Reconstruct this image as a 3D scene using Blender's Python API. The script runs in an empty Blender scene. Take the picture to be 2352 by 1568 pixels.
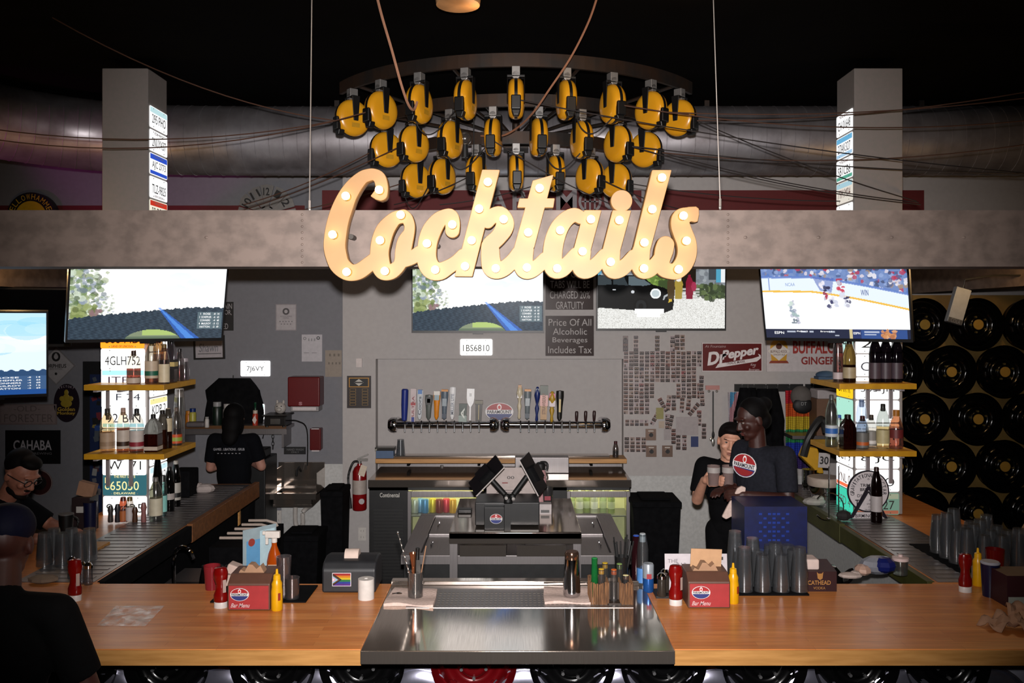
import bpy, bmesh, math, random
import numpy as np
from mathutils import Matrix, Vector
random.seed(7); rng = np.random.default_rng(7)
S = bpy.context.scene; COL = S.collection; PI = math.pi
sin, cos = math.sin, math.cos
# ---------------------------------------------------------------- camera, world, lights
CH = 2.40; F = 2000.0; VX, VY = 1185.0, 735.0
cam = bpy.data.cameras.new('camera'); co = bpy.data.objects.new('camera', cam); COL.objects.link(co)
co.location = (0, 0, CH); co.rotation_euler = (PI/2, 0, 0)
cam.sensor_width = 36; cam.lens = 36*F/2352; cam.shift_x = -(VX-1176)/2352; cam.shift_y = -(784-VY)/2352
cam.clip_start = .05; cam.clip_end = 60; S.camera = co
S.view_settings.view_transform = 'Standard'; S.view_settings.look = 'None'
S.view_settings.exposure = 0.0; S.view_settings.gamma = 1.0; S.view_settings.use_curve_mapping = False
wd = bpy.data.worlds.new('world'); S.world = wd; wd.use_nodes = True
wd.node_tree.nodes['Background'].inputs[0].default_value = (.8, .75, .8, 1)
wd.node_tree.nodes['Background'].inputs[1].default_value = .008
def lamp(name, kind, loc, power, colr=(1, 1, 1), size=.1, look=None, **k):
    l = bpy.data.lights.new(name, kind); l.energy = power; l.color = colr
    if kind == 'AREA':
        l.size = size; l.shape = 'RECTANGLE'; l.size_y = k.pop('sy', size)
    else: l.shadow_soft_size = size
    for a, b in k.items(): setattr(l, a, b)
    o = bpy.data.objects.new(name, l); COL.objects.link(o); o.location = loc
    if look: o.rotation_euler = (Vector(look)-Vector(loc)).to_track_quat('-Z', 'Y').to_euler()
    return o
# the photographer's flash, just above the lens
lamp('flash', 'SPOT', (.0, .02, CH+.13), 1600, (1, .95, .93), .03, look=(0, 8, 1.98), spot_size=math.radians(72), spot_blend=1)
# the bar's own warm and coloured lamps, then unseen room lamps
lamp('soffit_lamp', 'POINT', (-3.40, 5.9, 2.78), 11, (1, .6, .25), .05)
lamp('soffit_lamp', 'POINT', (3.30, 5.8, 2.78), 11, (1, .6, .25), .05)
lamp('magenta_lamp', 'SPOT', (-5.0, 4.6, 2.2), 90, (1, .05, .7), .1, look=(-4.0, 7.1, 3.8), spot_size=.7, spot_blend=.5)
lamp('pendant_lamp', 'POINT', (1.0, 4.6, 4.08), 5, (1, .6, .25), .08)
lamp('pendant_lamp', 'POINT', (-.2, 4.6, 4.0), 1.5, (1, .6, .3), .08)
lamp('unseen_room_lamp', 'AREA', (-.3, 1.0, 4.1), 6, (1, .72, .5), 1.2)
for x in (-3.2, -1.2, 1.0, 3.0): lamp('unseen_room_lamp', 'POINT', (x, 2.2, 3.75), 5, (1, .82, .68), .12)  # added row of lamps out of view, there for highlights along the duct

# ---------------------------------------------------------------- helpers
def W(px, py, d): return Vector(((px-VX)*d/F, d, CH-(py-VY)*d/F))
def ON(px, py, z):
    d = F*(CH-z)/(py-VY); return Vector(((px-VX)*d/F, d, z))
def sl(c): return c/12.92 if c <= .04045 else ((c+.055)/1.055)**2.4
def H(h): return tuple(sl(int(h[i:i+2], 16)/255) for i in (0, 2, 4))
MATS = {}
def node_mat(name):
    m = bpy.data.materials.new(name); m.use_nodes = True
    return m, m.node_tree.nodes, m.node_tree.links, m.node_tree.nodes['Principled BSDF']
def mixc(N, L, fac, a, b):
    n = N.new('ShaderNodeMix'); n.data_type = 'RGBA'
    for s, v in ((0, fac), (6, a), (7, b)):
        if hasattr(v, 'links'): L.new(v, n.inputs[s])
        else: n.inputs[s].default_value = v if not isinstance(v, tuple) or len(v) == 4 else (*v, 1)
    return n.outputs[2]
def noise(N, L, scale, stretch=(1, 1, 1), detail=4):
    t = N.new('ShaderNodeTexCoord'); mp = N.new('ShaderNodeMapping'); n = N.new('ShaderNodeTexNoise')
    mp.inputs['Scale'].default_value = stretch; n.inputs['Scale'].default_value = scale; n.inputs['Detail'].default_value = detail
    L.new(t.outputs['Object'], mp.inputs[0]); L.new(mp.outputs[0], n.inputs['Vector']); return n.outputs['Fac']
def ramp(N, L, f, a, b):
    r = N.new('ShaderNodeMapRange'); r.inputs[1].default_value = a; r.inputs[2].default_value = b; L.new(f, r.inputs[0]); return r.outputs[0]
def mat(name, c1, c2=None, rough=.6, metal=0, scale=8, stretch=(1, 1, 1), bump=0, lo=.35, hi=.65, coat=0, r2=None, spec=.5):
    if name in MATS: return MATS[name]
    m, N, L, B = node_mat(name); f = noise(N, L, scale, stretch)
    g = ramp(N, L, f, lo, hi); c1 = H(c1); c2 = H(c2) if c2 else tuple(x*.85 for x in c1)
    L.new(mixc(N, L, g, c1, c2), B.inputs['Base Color']); B.inputs['Roughness'].default_value = rough; B.inputs['Metallic'].default_value = metal
    B.inputs['Coat Weight'].default_value = coat; B.inputs['Specular IOR Level'].default_value = spec
    if r2 is not None:
        rr = N.new('ShaderNodeMapRange'); L.new(g, rr.inputs[0]); rr.inputs[3].default_value = rough; rr.inputs[4].default_value = r2; L.new(rr.outputs[0], B.inputs['Roughness'])
    if bump:
        b = N.new('ShaderNodeBump'); b.inputs['Strength'].default_value = bump; b.inputs['Distance'].default_value = .01; L.new(f, b.inputs['Height']); L.new(b.outputs[0], B.inputs['Normal'])
    MATS[name] = m; return m
def paint(rough=.55, metal=0, emit=0, trans=0, coat=0):
    """colour comes from the piece itself (its own printed or moulded colour)"""
    k = ('paint', rough, metal, emit, trans, coat)
    if k in MATS: return MATS[k]
    if trans >= .85:   # thin clear glass: what lies behind shows through, the lamps glint on it
        m, N, L, B = node_mat('clear_glass'); N.remove(B); a = N.new('ShaderNodeAttribute'); a.attribute_name = 'Col'
        tb, gl, lw, pw, ad, mx, df, m2 = [N.new('ShaderNode'+q) for q in ('BsdfTransparent', 'BsdfGlossy', 'LayerWeight', 'Math', 'MapRange', 'MixShader', 'BsdfDiffuse', 'MixShader')]
        pw.operation = 'POWER'; pw.inputs[1].default_value = 3.0; gl.inputs['Roughness'].default_value = .15; ad.inputs[3].default_value = .12; ad.inputs[4].default_value = .75
        L.new(mixc(N, L, .14, a.outputs['Color'], (1, 1, 1)), tb.inputs[0]); L.new(lw.outputs['Facing'], pw.inputs[0]); L.new(pw.outputs[0], ad.inputs[0]); L.new(ad.outputs[0], mx.inputs[0])
        L.new(tb.outputs[0], mx.inputs[1]); L.new(gl.outputs[0], mx.inputs[2]); m2.inputs[0].default_value = .022; L.new(mx.outputs[0], m2.inputs[1]); df.inputs[0].default_value = (.8, .8, .82, 1); L.new(df.outputs[0], m2.inputs[2]); L.new(m2.outputs[0], N['Material Output'].inputs[0])
        MATS[k] = m; return m
    m, N, L, B = node_mat('paint_%g_%g_%g_%g' % (rough, metal, emit, trans)); a = N.new('ShaderNodeAttribute'); a.attribute_name = 'Col'
    out = a.outputs['Color']
    if not trans and not emit:
        out = mixc(N, L, ramp(N, L, noise(N, L, 30), .3, .8), a.outputs['Color'], mixc(N, L, .16, a.outputs['Color'], (0, 0, 0)))
    L.new(out, B.inputs['Base Color']); B.inputs['Roughness'].default_value = rough; B.inputs['Metallic'].default_value = metal
    B.inputs['Coat Weight'].default_value = coat
    if trans: B.inputs['Transmission Weight'].default_value = trans; B.inputs['IOR'].default_value = 1.35
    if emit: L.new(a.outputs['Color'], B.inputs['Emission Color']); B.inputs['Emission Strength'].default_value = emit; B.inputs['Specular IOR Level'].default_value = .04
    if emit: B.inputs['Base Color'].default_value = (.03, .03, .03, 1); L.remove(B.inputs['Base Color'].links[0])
    MATS[k] = m; return m
GLYPH = {}
def glyph(s, bold, shear):
    k = (s, bold, shear)
    if k not in GLYPH:
        c = bpy.data.curves.new('t', 'FONT'); c.body = s; c.size = 1; c.offset = bold; c.shear = shear; c.resolution_u = 3
        o = bpy.data.objects.new('t', c); COL.objects.link(o)
        me = bpy.data.meshes.new_from_object(o.evaluated_get(bpy.context.evaluated_depsgraph_get()))
        vs = [v.co.copy() for v in me.vertices]; fs = [tuple(p.vertices) for p in me.polygons]
        bpy.data.objects.remove(o); bpy.data.curves.remove(c); bpy.data.meshes.remove(me)
        xs = [v.x for v in vs] or [0, 1]; ys = [v.y for v in vs] or [0, 1]
        GLYPH[k] = (vs, fs, min(xs), max(xs), min(ys), max(ys))
    return GLYPH[k]
class MB:
    def __init__(s, col='808080'): s.v = []; s.f = []; s.c = []; s.M = None; s.k(col)
    def k(s, col): s.col = H(col) if isinstance(col, str) else tuple(col[:3]); return s
    def add(s, vs, fs):
        n = len(s.v); M = s.M
        s.v += [tuple(M @ Vector(v)) for v in vs] if M else [tuple(v) for v in vs]
        s.f += [tuple(i+n for i in f) for f in fs]; s.c += [s.col]*len(fs); return s
    def bx(s, x0, x1, y0, y1, z0, z1):
        return s.add([(x, y, z) for x in (x0, x1) for y in (y0, y1) for z in (z0, z1)],
                     [(0, 1, 3, 2), (4, 6, 7, 5), (0, 4, 5, 1), (2, 3, 7, 6), (0, 2, 6, 4), (1, 5, 7, 3)])
    def box(s, c, d): return s.bx(c[0]-d[0]/2, c[0]+d[0]/2, c[1]-d[1]/2, c[1]+d[1]/2, c[2]-d[2]/2, c[2]+d[2]/2)
    def lathe(s, prof, seg=20, o=(0, 0, 0), sx=1, sy=1):
        vs = []; fs = []; n = len(prof)
        for i in range(seg):
            a = 2*PI*i/seg
            vs += [(o[0]+r*cos(a)*sx, o[1]+r*sin(a)*sy, o[2]+z) for r, z in prof]
        for i in range(seg):
            j = (i+1) % seg
            for q in range(n-1): fs.append((i*n+q, j*n+q, j*n+q+1, i*n+q+1))
        if prof[0][0] > 1e-5: fs.append(tuple(i*n for i in range(seg))[::-1])
        if prof[-1][0] > 1e-5: fs.append(tuple(i*n+n-1 for i in range(seg)))
        return s.add(vs, fs)
    def cone(s, p0, p1, r0, r1=None, seg=12):
        p0 = Vector(p0); p1 = Vector(p1); d = p1-p0; q = d.to_track_quat('Z', 'Y').to_matrix().to_4x4(); M0 = s.M
        s.M = (M0 or Matrix()) @ Matrix.Translation(p0) @ q
        s.lathe([(r0, 0), (r0 if r1 is None else r1, d.length)], seg); s.M = M0; return s
    def disc(s, c, r, y0, y1, seg=24, rz=None): # cylinder along y
        pts = [(c[0]+r*cos(2*PI*i/seg), c[1]+(rz or r)*sin(2*PI*i/seg)) for i in range(seg)]
        return s.prism(pts, y0, y1)
    def tube(s, pts, r, seg=6, closed=False):
        pts = [Vector(p) for p in pts]; vs = []; fs = []; n = len(pts); up = Vector((.13, .21, .97))
        for i, p in enumerate(pts):
            t = (pts[min(i+1, n-1)]-pts[max(i-1, 0)]).normalized(); a = t.cross(up)
            if a.length < .1: a = t.cross(Vector((1, .3, 0)))
            a.normalize(); b = t.cross(a); rr = r[i] if isinstance(r, (list, tuple)) else r
            vs += [p+a*rr*cos(2*PI*k/seg)+b*rr*sin(2*PI*k/seg) for k in range(seg)]
        for i in range(n-1):
            for k in range(seg): fs.append((i*seg+k, i*seg+(k+1) % seg, (i+1)*seg+(k+1) % seg, (i+1)*seg+k))
        fs += [tuple(range(seg))[::-1], tuple(range((n-1)*seg, n*seg))]
        return s.add(vs, fs)
    def ell(s, c, r, seg=14, rings=9, R=None):
        prof = [(sin(PI*i/rings) if 0 < i < rings else 0, -cos(PI*i/rings)) for i in range(rings+1)]
        M0 = s.M; s.M = (M0 or Matrix()) @ Matrix.Translation(c) @ (R or Matrix()) @ Matrix.Diagonal((*r, 1) if isinstance(r, (tuple, list)) else (r, r, r, 1))
        s.lathe(prof, seg); s.M = M0; return s
    def prism(s, pts, y0, y1):
        n = len(pts); return s.add([(x, y0, z) for x, z in pts]+[(x, y1, z) for x, z in pts],
            [tuple(range(n)), tuple(range(2*n-1, n-1, -1))]+[(i, i+n, (i+1) % n+n, (i+1) % n) for i in range(n)])
    def prismz(s, pts, z0, z1):
        n = len(pts); return s.add([(x, y, z0) for x, y in pts]+[(x, y, z1) for x, y in pts],
            [tuple(range(n))[::-1], tuple(range(n, 2*n))]+[(i, (i+1) % n, (i+1) % n+n, i+n) for i in range(n)])
    def text(s, t, cx, cz, w, h, y=0, bold=0, shear=0, rot=0):
        vs, fs, x0, x1, y0, y1 = glyph(t, bold, shear); kx = w/max(x1-x0, 1e-6); kz = h/max(y1-y0, 1e-6); o = []
        for v in vs:
            a = (v.x-(x0+x1)/2)*kx; b = (v.y-(y0+y1)/2)*kz
            o.append((cx+a*cos(rot)-b*sin(rot), y, cz+a*sin(rot)+b*cos(rot)))
        return s.add(o, fs)
    def arctext(s, t, cx, cz, r, a0, a1, h, y=0, w=None, bold=0, inv=False):
        for i, ch in enumerate(t):
            if ch == ' ': continue
            a = math.radians(a0+(a1-a0)*i/max(1, len(t)-1))
            s.text(ch, cx+r*cos(a), cz+r*sin(a), (w or h*.7)*(.35 if ch in 'I1|' else 1), h, y, bold, 0, a-PI/2+(PI if inv else 0))
        return s
    def out(s, name, m=None, parent=None, loc=None, rz=0, bevel=0, solid=0, fix=True, sharp=35, kind=None):
        me = bpy.data.meshes.new(name); me.from_pydata(s.v, [], s.f)
        if fix:
            b = bmesh.new(); b.from_mesh(me); bmesh.ops.recalc_face_normals(b, faces=b.faces); b.to_mesh(me); b.free()
        ca = me.attributes.new('Col', 'FLOAT_COLOR', 'CORNER')
        tot = np.array([len(f) for f in s.f]); cc = np.repeat(np.c_[np.array(s.c).reshape(-1, 3), np.ones(len(s.f))], tot, axis=0)
        ca.data.foreach_set('color', cc.astype(np.float32).ravel())
        me.polygons.foreach_set('use_smooth', [True]*len(me.polygons)); me.set_sharp_from_angle(angle=math.radians(sharp))
        me.materials.append(m or paint())
        o = bpy.data.objects.new(name, me); COL.objects.link(o); o.parent = parent
        if loc is not None: o.location = loc
        o.rotation_euler.z = rz
        if bevel:
            d = o.modifiers.new('b', 'BEVEL'); d.width = bevel; d.segments = 2; d.limit_method = 'ANGLE'; d.harden_normals = True
        if solid:
            d = o.modifiers.new('s', 'SOLIDIFY'); d.thickness = solid; d.offset = 0
        if kind: o['kind'] = kind
        return o
def tag(o, label, cat, group=None):
    o['label'] = label; o['category'] = cat
    if group: o['group'] = group
    return o
def T(name, label, cat, loc=(0, 0, 0), rz=0, group=None):
    o = bpy.data.objects.new(name, None); COL.objects.link(o); o.location = loc; o.rotation_euler.z = rz; o.empty_display_size = .05
    return tag(o, label, cat, group)
def dup(r, loc, rz=None, label=None, group=None):
    c = r.copy(); COL.objects.link(c); c.location = loc
    if rz is not None: c.rotation_euler.z = rz
    if label: c['label'] = label
    if group: c['group'] = group
    for a in list(r.children):
        x = a.copy(); COL.objects.link(x); x.parent = c
        for b in a.children:
            y = b.copy(); COL.objects.link(y); y.parent = x
    return c
def spline(pts, n=6):
    pts = [Vector(p) for p in pts]; q = [pts[0]]+pts+[pts[-1]]; o = []
    for i in range(1, len(q)-2):
        a, b, c, d = q[i-1:i+3]
        for k in range(n):
            t = k/n; o.append(.5*((2*b)+(c-a)*t+(2*a-5*b+4*c-d)*t*t+(3*b-a-3*c+d)*t**3))
    return o+[pts[-1]]
class Cv:
    """a little canvas used for what screens and photographs show"""
    def __init__(s, w, h, base): s.w, s.h = w, h; s.a = np.zeros((h, w, 3)); s.a[:] = H(base); s.X, s.Y = np.meshgrid((np.arange(w)+.5)/w, (np.arange(h)+.5)/h)
    def put(s, m, c, al=1): s.a[m] = s.a[m]*(1-al)+np.array(H(c))*al
    def poly(s, pts, c, al=1):
        ins = np.zeros(s.X.shape, bool); n = len(pts)
        for i in range(n):
            x0, y0 = pts[i]; x1, y1 = pts[i-1]
            if y0 == y1: continue
            ins ^= ((y0 > s.Y) != (y1 > s.Y)) & (s.X < (x1-x0)*(s.Y-y0)/(y1-y0)+x0)
        s.put(ins, c, al)
    def ell(s, x, y, rx, ry, c, al=1): s.put(((s.X-x)/rx)**2+((s.Y-y)/ry)**2 < 1, c, al)
    def rect(s, x0, x1, y0, y1, c, al=1): s.put((s.X >= x0) & (s.X < x1) & (s.Y >= y0) & (s.Y < y1), c, al)
    def blobs(s, n, x0, x1, y0, y1, r, cols, al=.8, asp=1.7):
        for i in range(n): s.ell(random.uniform(x0, x1), random.uniform(y0, y1), r*random.uniform(.4, 1), r*asp*random.uniform(.4, 1), random.choice(cols), al)
    def mesh(s, name, m, parent, w, h, y):
        """flat picture w x h centred on (0, y, 0) facing -y"""
        xs = np.linspace(-w/2, w/2, s.w+1); zs = np.linspace(-h/2, h/2, s.h+1); gx, gz = np.meshgrid(xs, zs)
        v = np.stack([gx.ravel(), np.full(gx.size, y), gz.ravel()], 1); i, j = np.meshgrid(np.arange(s.w), np.arange(s.h)); a = (j*(s.w+1)+i).ravel()
        f = np.stack([a, a+1, a+s.w+2, a+s.w+1], 1); me = bpy.data.meshes.new(name)
        me.vertices.add(len(v)); me.vertices.foreach_set('co', v.ravel()); me.loops.add(f.size); me.loops.foreach_set('vertex_index', f.ravel().astype(np.int32))
        me.polygons.add(len(f)); me.polygons.foreach_set('loop_start', np.arange(0, f.size, 4, dtype=np.int32)); me.update(calc_edges=True)
        ca = me.attributes.new('Col', 'FLOAT_COLOR', 'CORNER'); c = np.repeat(np.c_[s.a.reshape(-1, 3), np.ones(s.w*s.h)], 4, axis=0); ca.data.foreach_set('color', c.astype(np.float32).ravel())
        me.materials.append(m); o = bpy.data.objects.new(name, me); COL.objects.link(o); o.parent = parent; return o

# ---------------------------------------------------------------- materials
m_wall = mat('wall_paint', 'a9a4a2', 'a5a09e', .75, scale=25, bump=.05)
m_wallblue = mat('wall_paint_dark', '75757a', '717176', .75, scale=25, bump=.05)
m_frp = mat('washable_panel', 'b9b9b7', 'adadab', .45, scale=40, bump=.05)
m_floor = mat('rubber_floor', '1a1918', '0e0e0e', .7, scale=6, bump=.2, spec=.2)
m_ceil = mat('black_ceiling', '070605', '050404', .95, scale=3, spec=.05)
m_pillar = mat('pillar_paint', '8a827f', '85807c', .8, scale=30, bump=.05)
m_beam = mat('beam_steel_sheet', '74655d', '61544d', .6, .1, scale=11, stretch=(1, 1, 1.3), lo=.4, hi=.62)
m_duct = mat('galvanised_duct', 'b0acb0', '7c7678', .36, .75, scale=5, lo=.3, hi=.7, r2=.5)
m_steel = mat('stainless_steel', 'c8bcb2', 'b4a89e', .07, .92, scale=6, stretch=(60, 1, 1), lo=.2, hi=.8, r2=.13)
m_steeld = mat('brushed_steel', '9b9696', '858080', .36, .9, scale=6, stretch=(50, 1, 1), lo=.2, hi=.8)
m_chrome = mat('chrome', 'c9c9cc', 'b8b8bc', .1, 1, scale=10)
m_black = mat('black_plastic', '0d0d0e', '151516', .4, scale=20)
m_blackm = mat('matte_black', '08080a', '0e0e10', .9, scale=20, spec=.08)
m_yellow = mat('yellow_shelf_paint', 'c8910f', 'b8830c', .5, scale=15, coat=.1)
def butcher(name, c1, c2, rough):
    m, N, L, B = node_mat(name); t = N.new('ShaderNodeTexCoord'); b = N.new('ShaderNodeTexBrick'); L.new(t.outputs['Object'], b.inputs['Vector'])
    b.inputs['Scale'].default_value = 1; b.inputs['Brick Width'].default_value = .62; b.inputs['Row Height'].default_value = .045; b.inputs['Mortar Size'].default_value = .0006; b.offset = .37; b.squash = 1
    b.inputs['Color1'].default_value = (*H(c1), 1); b.inputs['Color2'].default_value = (*H(c2), 1); b.inputs['Mortar'].default_value = (*[x*.6 for x in H(c2)], 1); b.inputs['Bias'].default_value = -.1
    f = ramp(N, L, noise(N, L, 4, (1.2, 16, 16), 6), .35, .75)
    L.new(mixc(N, L, f, b.outputs['Color'], mixc(N, L, .35, b.outputs['Color'], H('5a2408'))), B.inputs['Base Color'])
    B.inputs['Roughness'].default_value = rough; B.inputs['Coat Weight'].default_value = .25; B.inputs['Coat Roughness'].default_value = .18; return m
m_wood = butcher('butcher_block', 'd58a48', 'c27234', .4)
m_wood2 = mat('dark_oak', '7a4a22', '5e3616', .5, scale=5, stretch=(1, 8, 8))
m_wood3 = mat('pale_wood_edge', 'b8864a', 'a3733a', .5, scale=5, stretch=(1, 10, 10))

# ---------------------------------------------------------------- the room
WD, WL = 8.25, 8.55                       # main back wall, recessed left stretch
def wx(px, d=WD): return (px-VX)*d/F
def wz(py, d=WD): return CH-(py-VY)*d/F
def struct(name, mb, m, **k): return mb.out(name, m, kind='structure', **k)
struct('floor', MB().bx(-7, 7, -3, 9.2, -.1, 0), m_floor)
struct('ceiling', MB().bx(-7, 7, -3, 9.2, 4.24, 4.34), m_ceil)
NX0, NX1, NZ = wx(863), wx(1432), wz(824)
b = MB(); b.bx(wx(787), NX0, WD, 8.9, 0, 4.24).bx(NX1, 7, WD, 8.9, 0, 4.24).bx(NX0, NX1, WD, 8.9, NZ, 4.24).bx(NX0, NX1, WD+.13, 8.9, 0, NZ)
struct('wall_back', b, m_wall)
struct('wall_back_left', MB().bx(-7, wx(787), WL, 8.9, 0, 4.24), m_wallblue)
struct('wall_left', MB().bx(-7, -6.9, -3, WL, 0, 4.24), m_wallblue)
struct('wall_right', MB().bx(6.9, 7, -3, WD, 0, 4.24), m_wallblue)
struct('wall_front', MB().bx(-7, 7, -3, -2.9, 0, 4.24), m_ceil)
struct('trim_1', MB().bx(NX1+.004, 2.9, WD-.008, WD, 0, wz(1092)), m_frp)
struct('trim_2', MB().bx(-2.3, wx(787)-.002, WL-.008, WL, 0, wz(1065, WL)), m_frp)
# red band high on the wall, with the house name in pale letters
zr0, zr1 = wz(481), wz(437)
struct('trim_3', MB('5c0d0f').bx(wx(740), wx(2122), WD-.006, WD, zr0-.1, zr1), paint(.7))
struct('trim_4', MB('5c0d0f').bx(wx(-300, WL), wx(700, WL), WL-.006, WL, wz(484, WL)-.06, wz(472, WL)), paint(.7))
sg = T('wall_lettering', 'pale grey block letters of the house name on the red wall band', 'lettering', (wx(1300), WD-.008, zr0-.02))
b = MB('8f898b')
for ch, p0, p1 in (('P', 1086, 1122), ('A', 1122, 1166), ('R', 1176, 1218), ('A', 1226, 1270), ('M', 1276, 1326), ('U', 1386, 1428), ('N', 1440, 1482), ('T', 1482, 1522)):
    b.text(ch, wx((p0+p1)/2)-wx(1300), wz(459)-zr0+.02, wx(p1)-wx(p0)-.01, .19, -.002, .02)
b.lathe([(0, 0)]) if 0 else None
cx, cz = wx(1355)-wx(1300), wz(463)-zr0+.02
for i in range(20):
    a, a2 = 2*PI*i/20, 2*PI*(i+1)/20
    b.prism([(cx+.11*cos(a), cz+.11*sin(a)), (cx+.11*cos(a2), cz+.11*sin(a2)), (cx+.085*cos(a2), cz+.085*sin(a2)), (cx+.085*cos(a), cz+.085*sin(a))], -.004, 0)
for q in (-.045, 0, .045): b.bx(cx+q-.008, cx+q+.008, -.004, 0, cz-.08, cz+.06)
b.bx(cx-.08, cx+.08, -.004, 0, cz-.006, cz+.006)
b.out('letters', paint(.7), sg)
# pillars (grey boxes standing on the bar legs)
BZ = 1.04                                  # bar top height
PF, PB = 6.10, 6.43                        # pillar front and back
PL, PR = (-2.90, -2.577), (2.37, 2.71)
struct('pillar_left', MB().bx(*PL, PF, PB, BZ, 4.165), m_pillar, bevel=.006)
struct('pillar_right', MB().bx(*PR, PF, PB, BZ, 4.165), m_pillar, bevel=.006)
# the soffit beam that frames the bar
b = MB(); b.bx(-3.95, 3.86, 4.0, 4.2, 2.646, 2.905)
for px in (694, 1672): # rivet rows
    for k in range(9): b.ell((wx(px, 4), 4.0, 2.665+.0275*k), (.006, .004, .006), 8, 6)
for px in (474, 1712, 1880, 2048, 2214): b.ell((wx(px, 4), 4.0, wz(545, 4)), (.009, .004, .007), 8, 6)
struct('beam_front', b, m_beam)
struct('beam_left', MB().bx(-3.95, -3.74, 4.2, 7.7, 2.646, 2.905), m_beam)
struct('beam_right', MB().bx(3.65, 3.86, 4.2, 8.1, 2.646, 2.905), m_beam)
# backing of the wheel screen on the right
struct('wall_screen', MB().bx(2.92, 4.6, 6.95, 7.02, 0, 2.60), mat('screen_backing', '6a5220', '503c14', .7, scale=5))
# ---------------------------------------------------------------- lit script sign
def script_outline():
    Q = lambda p: (700+p[0]/4.9, 360+p[1]/4.9)
    R = lambda p: (1160+p[0]/4.9, 360+p[1]/4.9)
    st = []; po = []
    def A(*p): st.append([(*Q(q), q[2]/4.9) for q in p])
    def B(*p): st.append([(*R(q), q[2]/4.9) for q in p])
    A((855,415,72),(866,335,66),(838,235,66),(770,197,62),(700,208,66),(640,236,70),(560,318,85),(485,430,98),(425,565,110),(378,700,114),(347,850,118),(333,1000,118),(350,1105,115),(385,1205,108),(455,1275,100),(525,1302,90),(615,1285,84),(725,1205,80),(830,1120,75))
    po.append([Q(p) for p in ((745,440),(800,368),(860,400),(860,492),(800,476))])
    A((1110,668,72),(1040,682,72),(985,718,79),(905,820,98),(860,945,104),(840,1065,101),(845,1180,104),(868,1255,102),(905,1290,96),(985,1285,80),(1070,1205,68),(1105,1060,84),(1130,950,82),(1172,850,58),(1178,770,56),(1150,695,62),(1110,668,72))
    A((1110,1150,90),(1200,1135,75),(1290,1080,75))
    A((1660,830,76),(1663,750,80),(1640,678,85),(1590,668,78),(1510,710,86),(1435,815,102),(1390,930,104),(1372,1060,103),(1378,1180,108),(1430,1266,108),(1515,1288,96),(1608,1245,80),(1700,1185,72),(1780,1110,72))
    po.append([Q(p) for p in ((2000,147),(2190,150),(1882,1345),(1690,1343))])
    A((2060,730,70),(2110,668,82),(2200,648,88),(2252,730,97),(2240,810,97),(2180,900,88),(2090,990,92),(2088,1060,100),(2092,1150,104),(2110,1240,108),(2165,1272,98),(2250,1250,85),(2340,1170,78),(2400,1080,70))
    po.append([R(p) for p in ((315,270),(540,205),(325,1020),(105,1020))]); po.append([R(p) for p in ((165,472),(555,470),(540,567),(143,567))])
    B((212,1040,108),(202,1160,108),(225,1255,108),(290,1275,88),(370,1230,78),(450,1150,74))
    B((850,680,70),(780,652,75),(690,700,85),(610,800,98),(560,930,105),(538,1050,106),(535,1170,106),(562,1258,104),(640,1262,90),(720,1190,82),(800,1100,78))
    po.append([R(p) for p in ((895,602),(1080,603),(962,1050),(770,1060))])
    B((866,1070,98),(852,1180,104),(880,1260,104),(960,1262,88),(1040,1200,78),(1120,1110,74))
    B((1312,493,116),(1312,495,116)); po.append([R(p) for p in ((1215,603),(1415,607),(1292,1060),(1098,1060))])
    B((1196,1070,98),(1188,1180,104),(1220,1262,104),(1300,1262,88),(1370,1210,78),(1450,1120,74))
    po.append([R(p) for p in ((1660,152),(1870,152),(1628,1060),(1440,1060))])
    B((1534,1060,96),(1522,1180,104),(1556,1262,104),(1630,1262,88),(1700,1205,76),(1770,1120,80))
    po.append([R(p) for p in ((2060,567),(2150,563),(2178,585),(2180,650),(2165,725),(2140,730),(2060,715))])
    B((2060,650,80),(1985,682,95),(1974,760,102),(2005,860,105),(2045,970,106),(2050,1090,104),(2012,1200,100),(1940,1278,92),(1870,1288,84),(1790,1260,84),(1765,1180,84),(1790,1060,98),(1808,990,94))
    x0, y0, st_ = 735, 378, .5; nx, ny = int(890/st_), int(275/st_)
    X, Y = np.meshgrid(x0+np.arange(nx)*st_, y0+np.arange(ny)*st_); D = np.full(X.shape, 99.)
    for s in st:
        s2 = spline([Vector(p) for p in s], 4)
        for a, b in zip(s2[:-1], s2[1:]):
            dx, dy = b.x-a.x, b.y-a.y; l2 = dx*dx+dy*dy
            rm = max(a.z, b.z)+4; sl_ = (slice(max(0, int((min(a.y, b.y)-rm-y0)/st_)), int((max(a.y, b.y)+rm-y0)/st_)+1), slice(max(0, int((min(a.x, b.x)-rm-x0)/st_)), int((max(a.x, b.x)+rm-x0)/st_)+1))
            xx, yy = X[sl_], Y[sl_]; t = np.clip(((xx-a.x)*dx+(yy-a.y)*dy)/max(l2, 1e-9), 0, 1)
            D[sl_] = np.minimum(D[sl_], np.hypot(xx-a.x-t*dx, yy-a.y-t*dy)-(a.z+(b.z-a.z)*t))
    for p in po:
        d = np.full(X.shape, -99.); ar = sum(p[i-1][0]*p[i][1]-p[i][0]*p[i-1][1] for i in range(len(p))); sg_ = 1 if ar > 0 else -1
        for i in range(len(p)):
            ax, ay = p[i-1]; bx_, by = p[i]; ln = math.hypot(bx_-ax, by-ay)
            d = np.maximum(d, sg_*((X-ax)*(by-ay)-(Y-ay)*(bx_-ax))/ln)
        D = np.minimum(D, d)
    D[0] = D[-1] = 9; D[:, 0] = D[:, -1] = 9
    ins = D < 0; seg = {}
    def ip(i0, j0, i1, j1):
        t = D[j0, i0]/(D[j0, i0]-D[j1, i1]); return (x0+(i0+(i1-i0)*t)*st_, y0+(j0+(j1-j0)*t)*st_)
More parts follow.
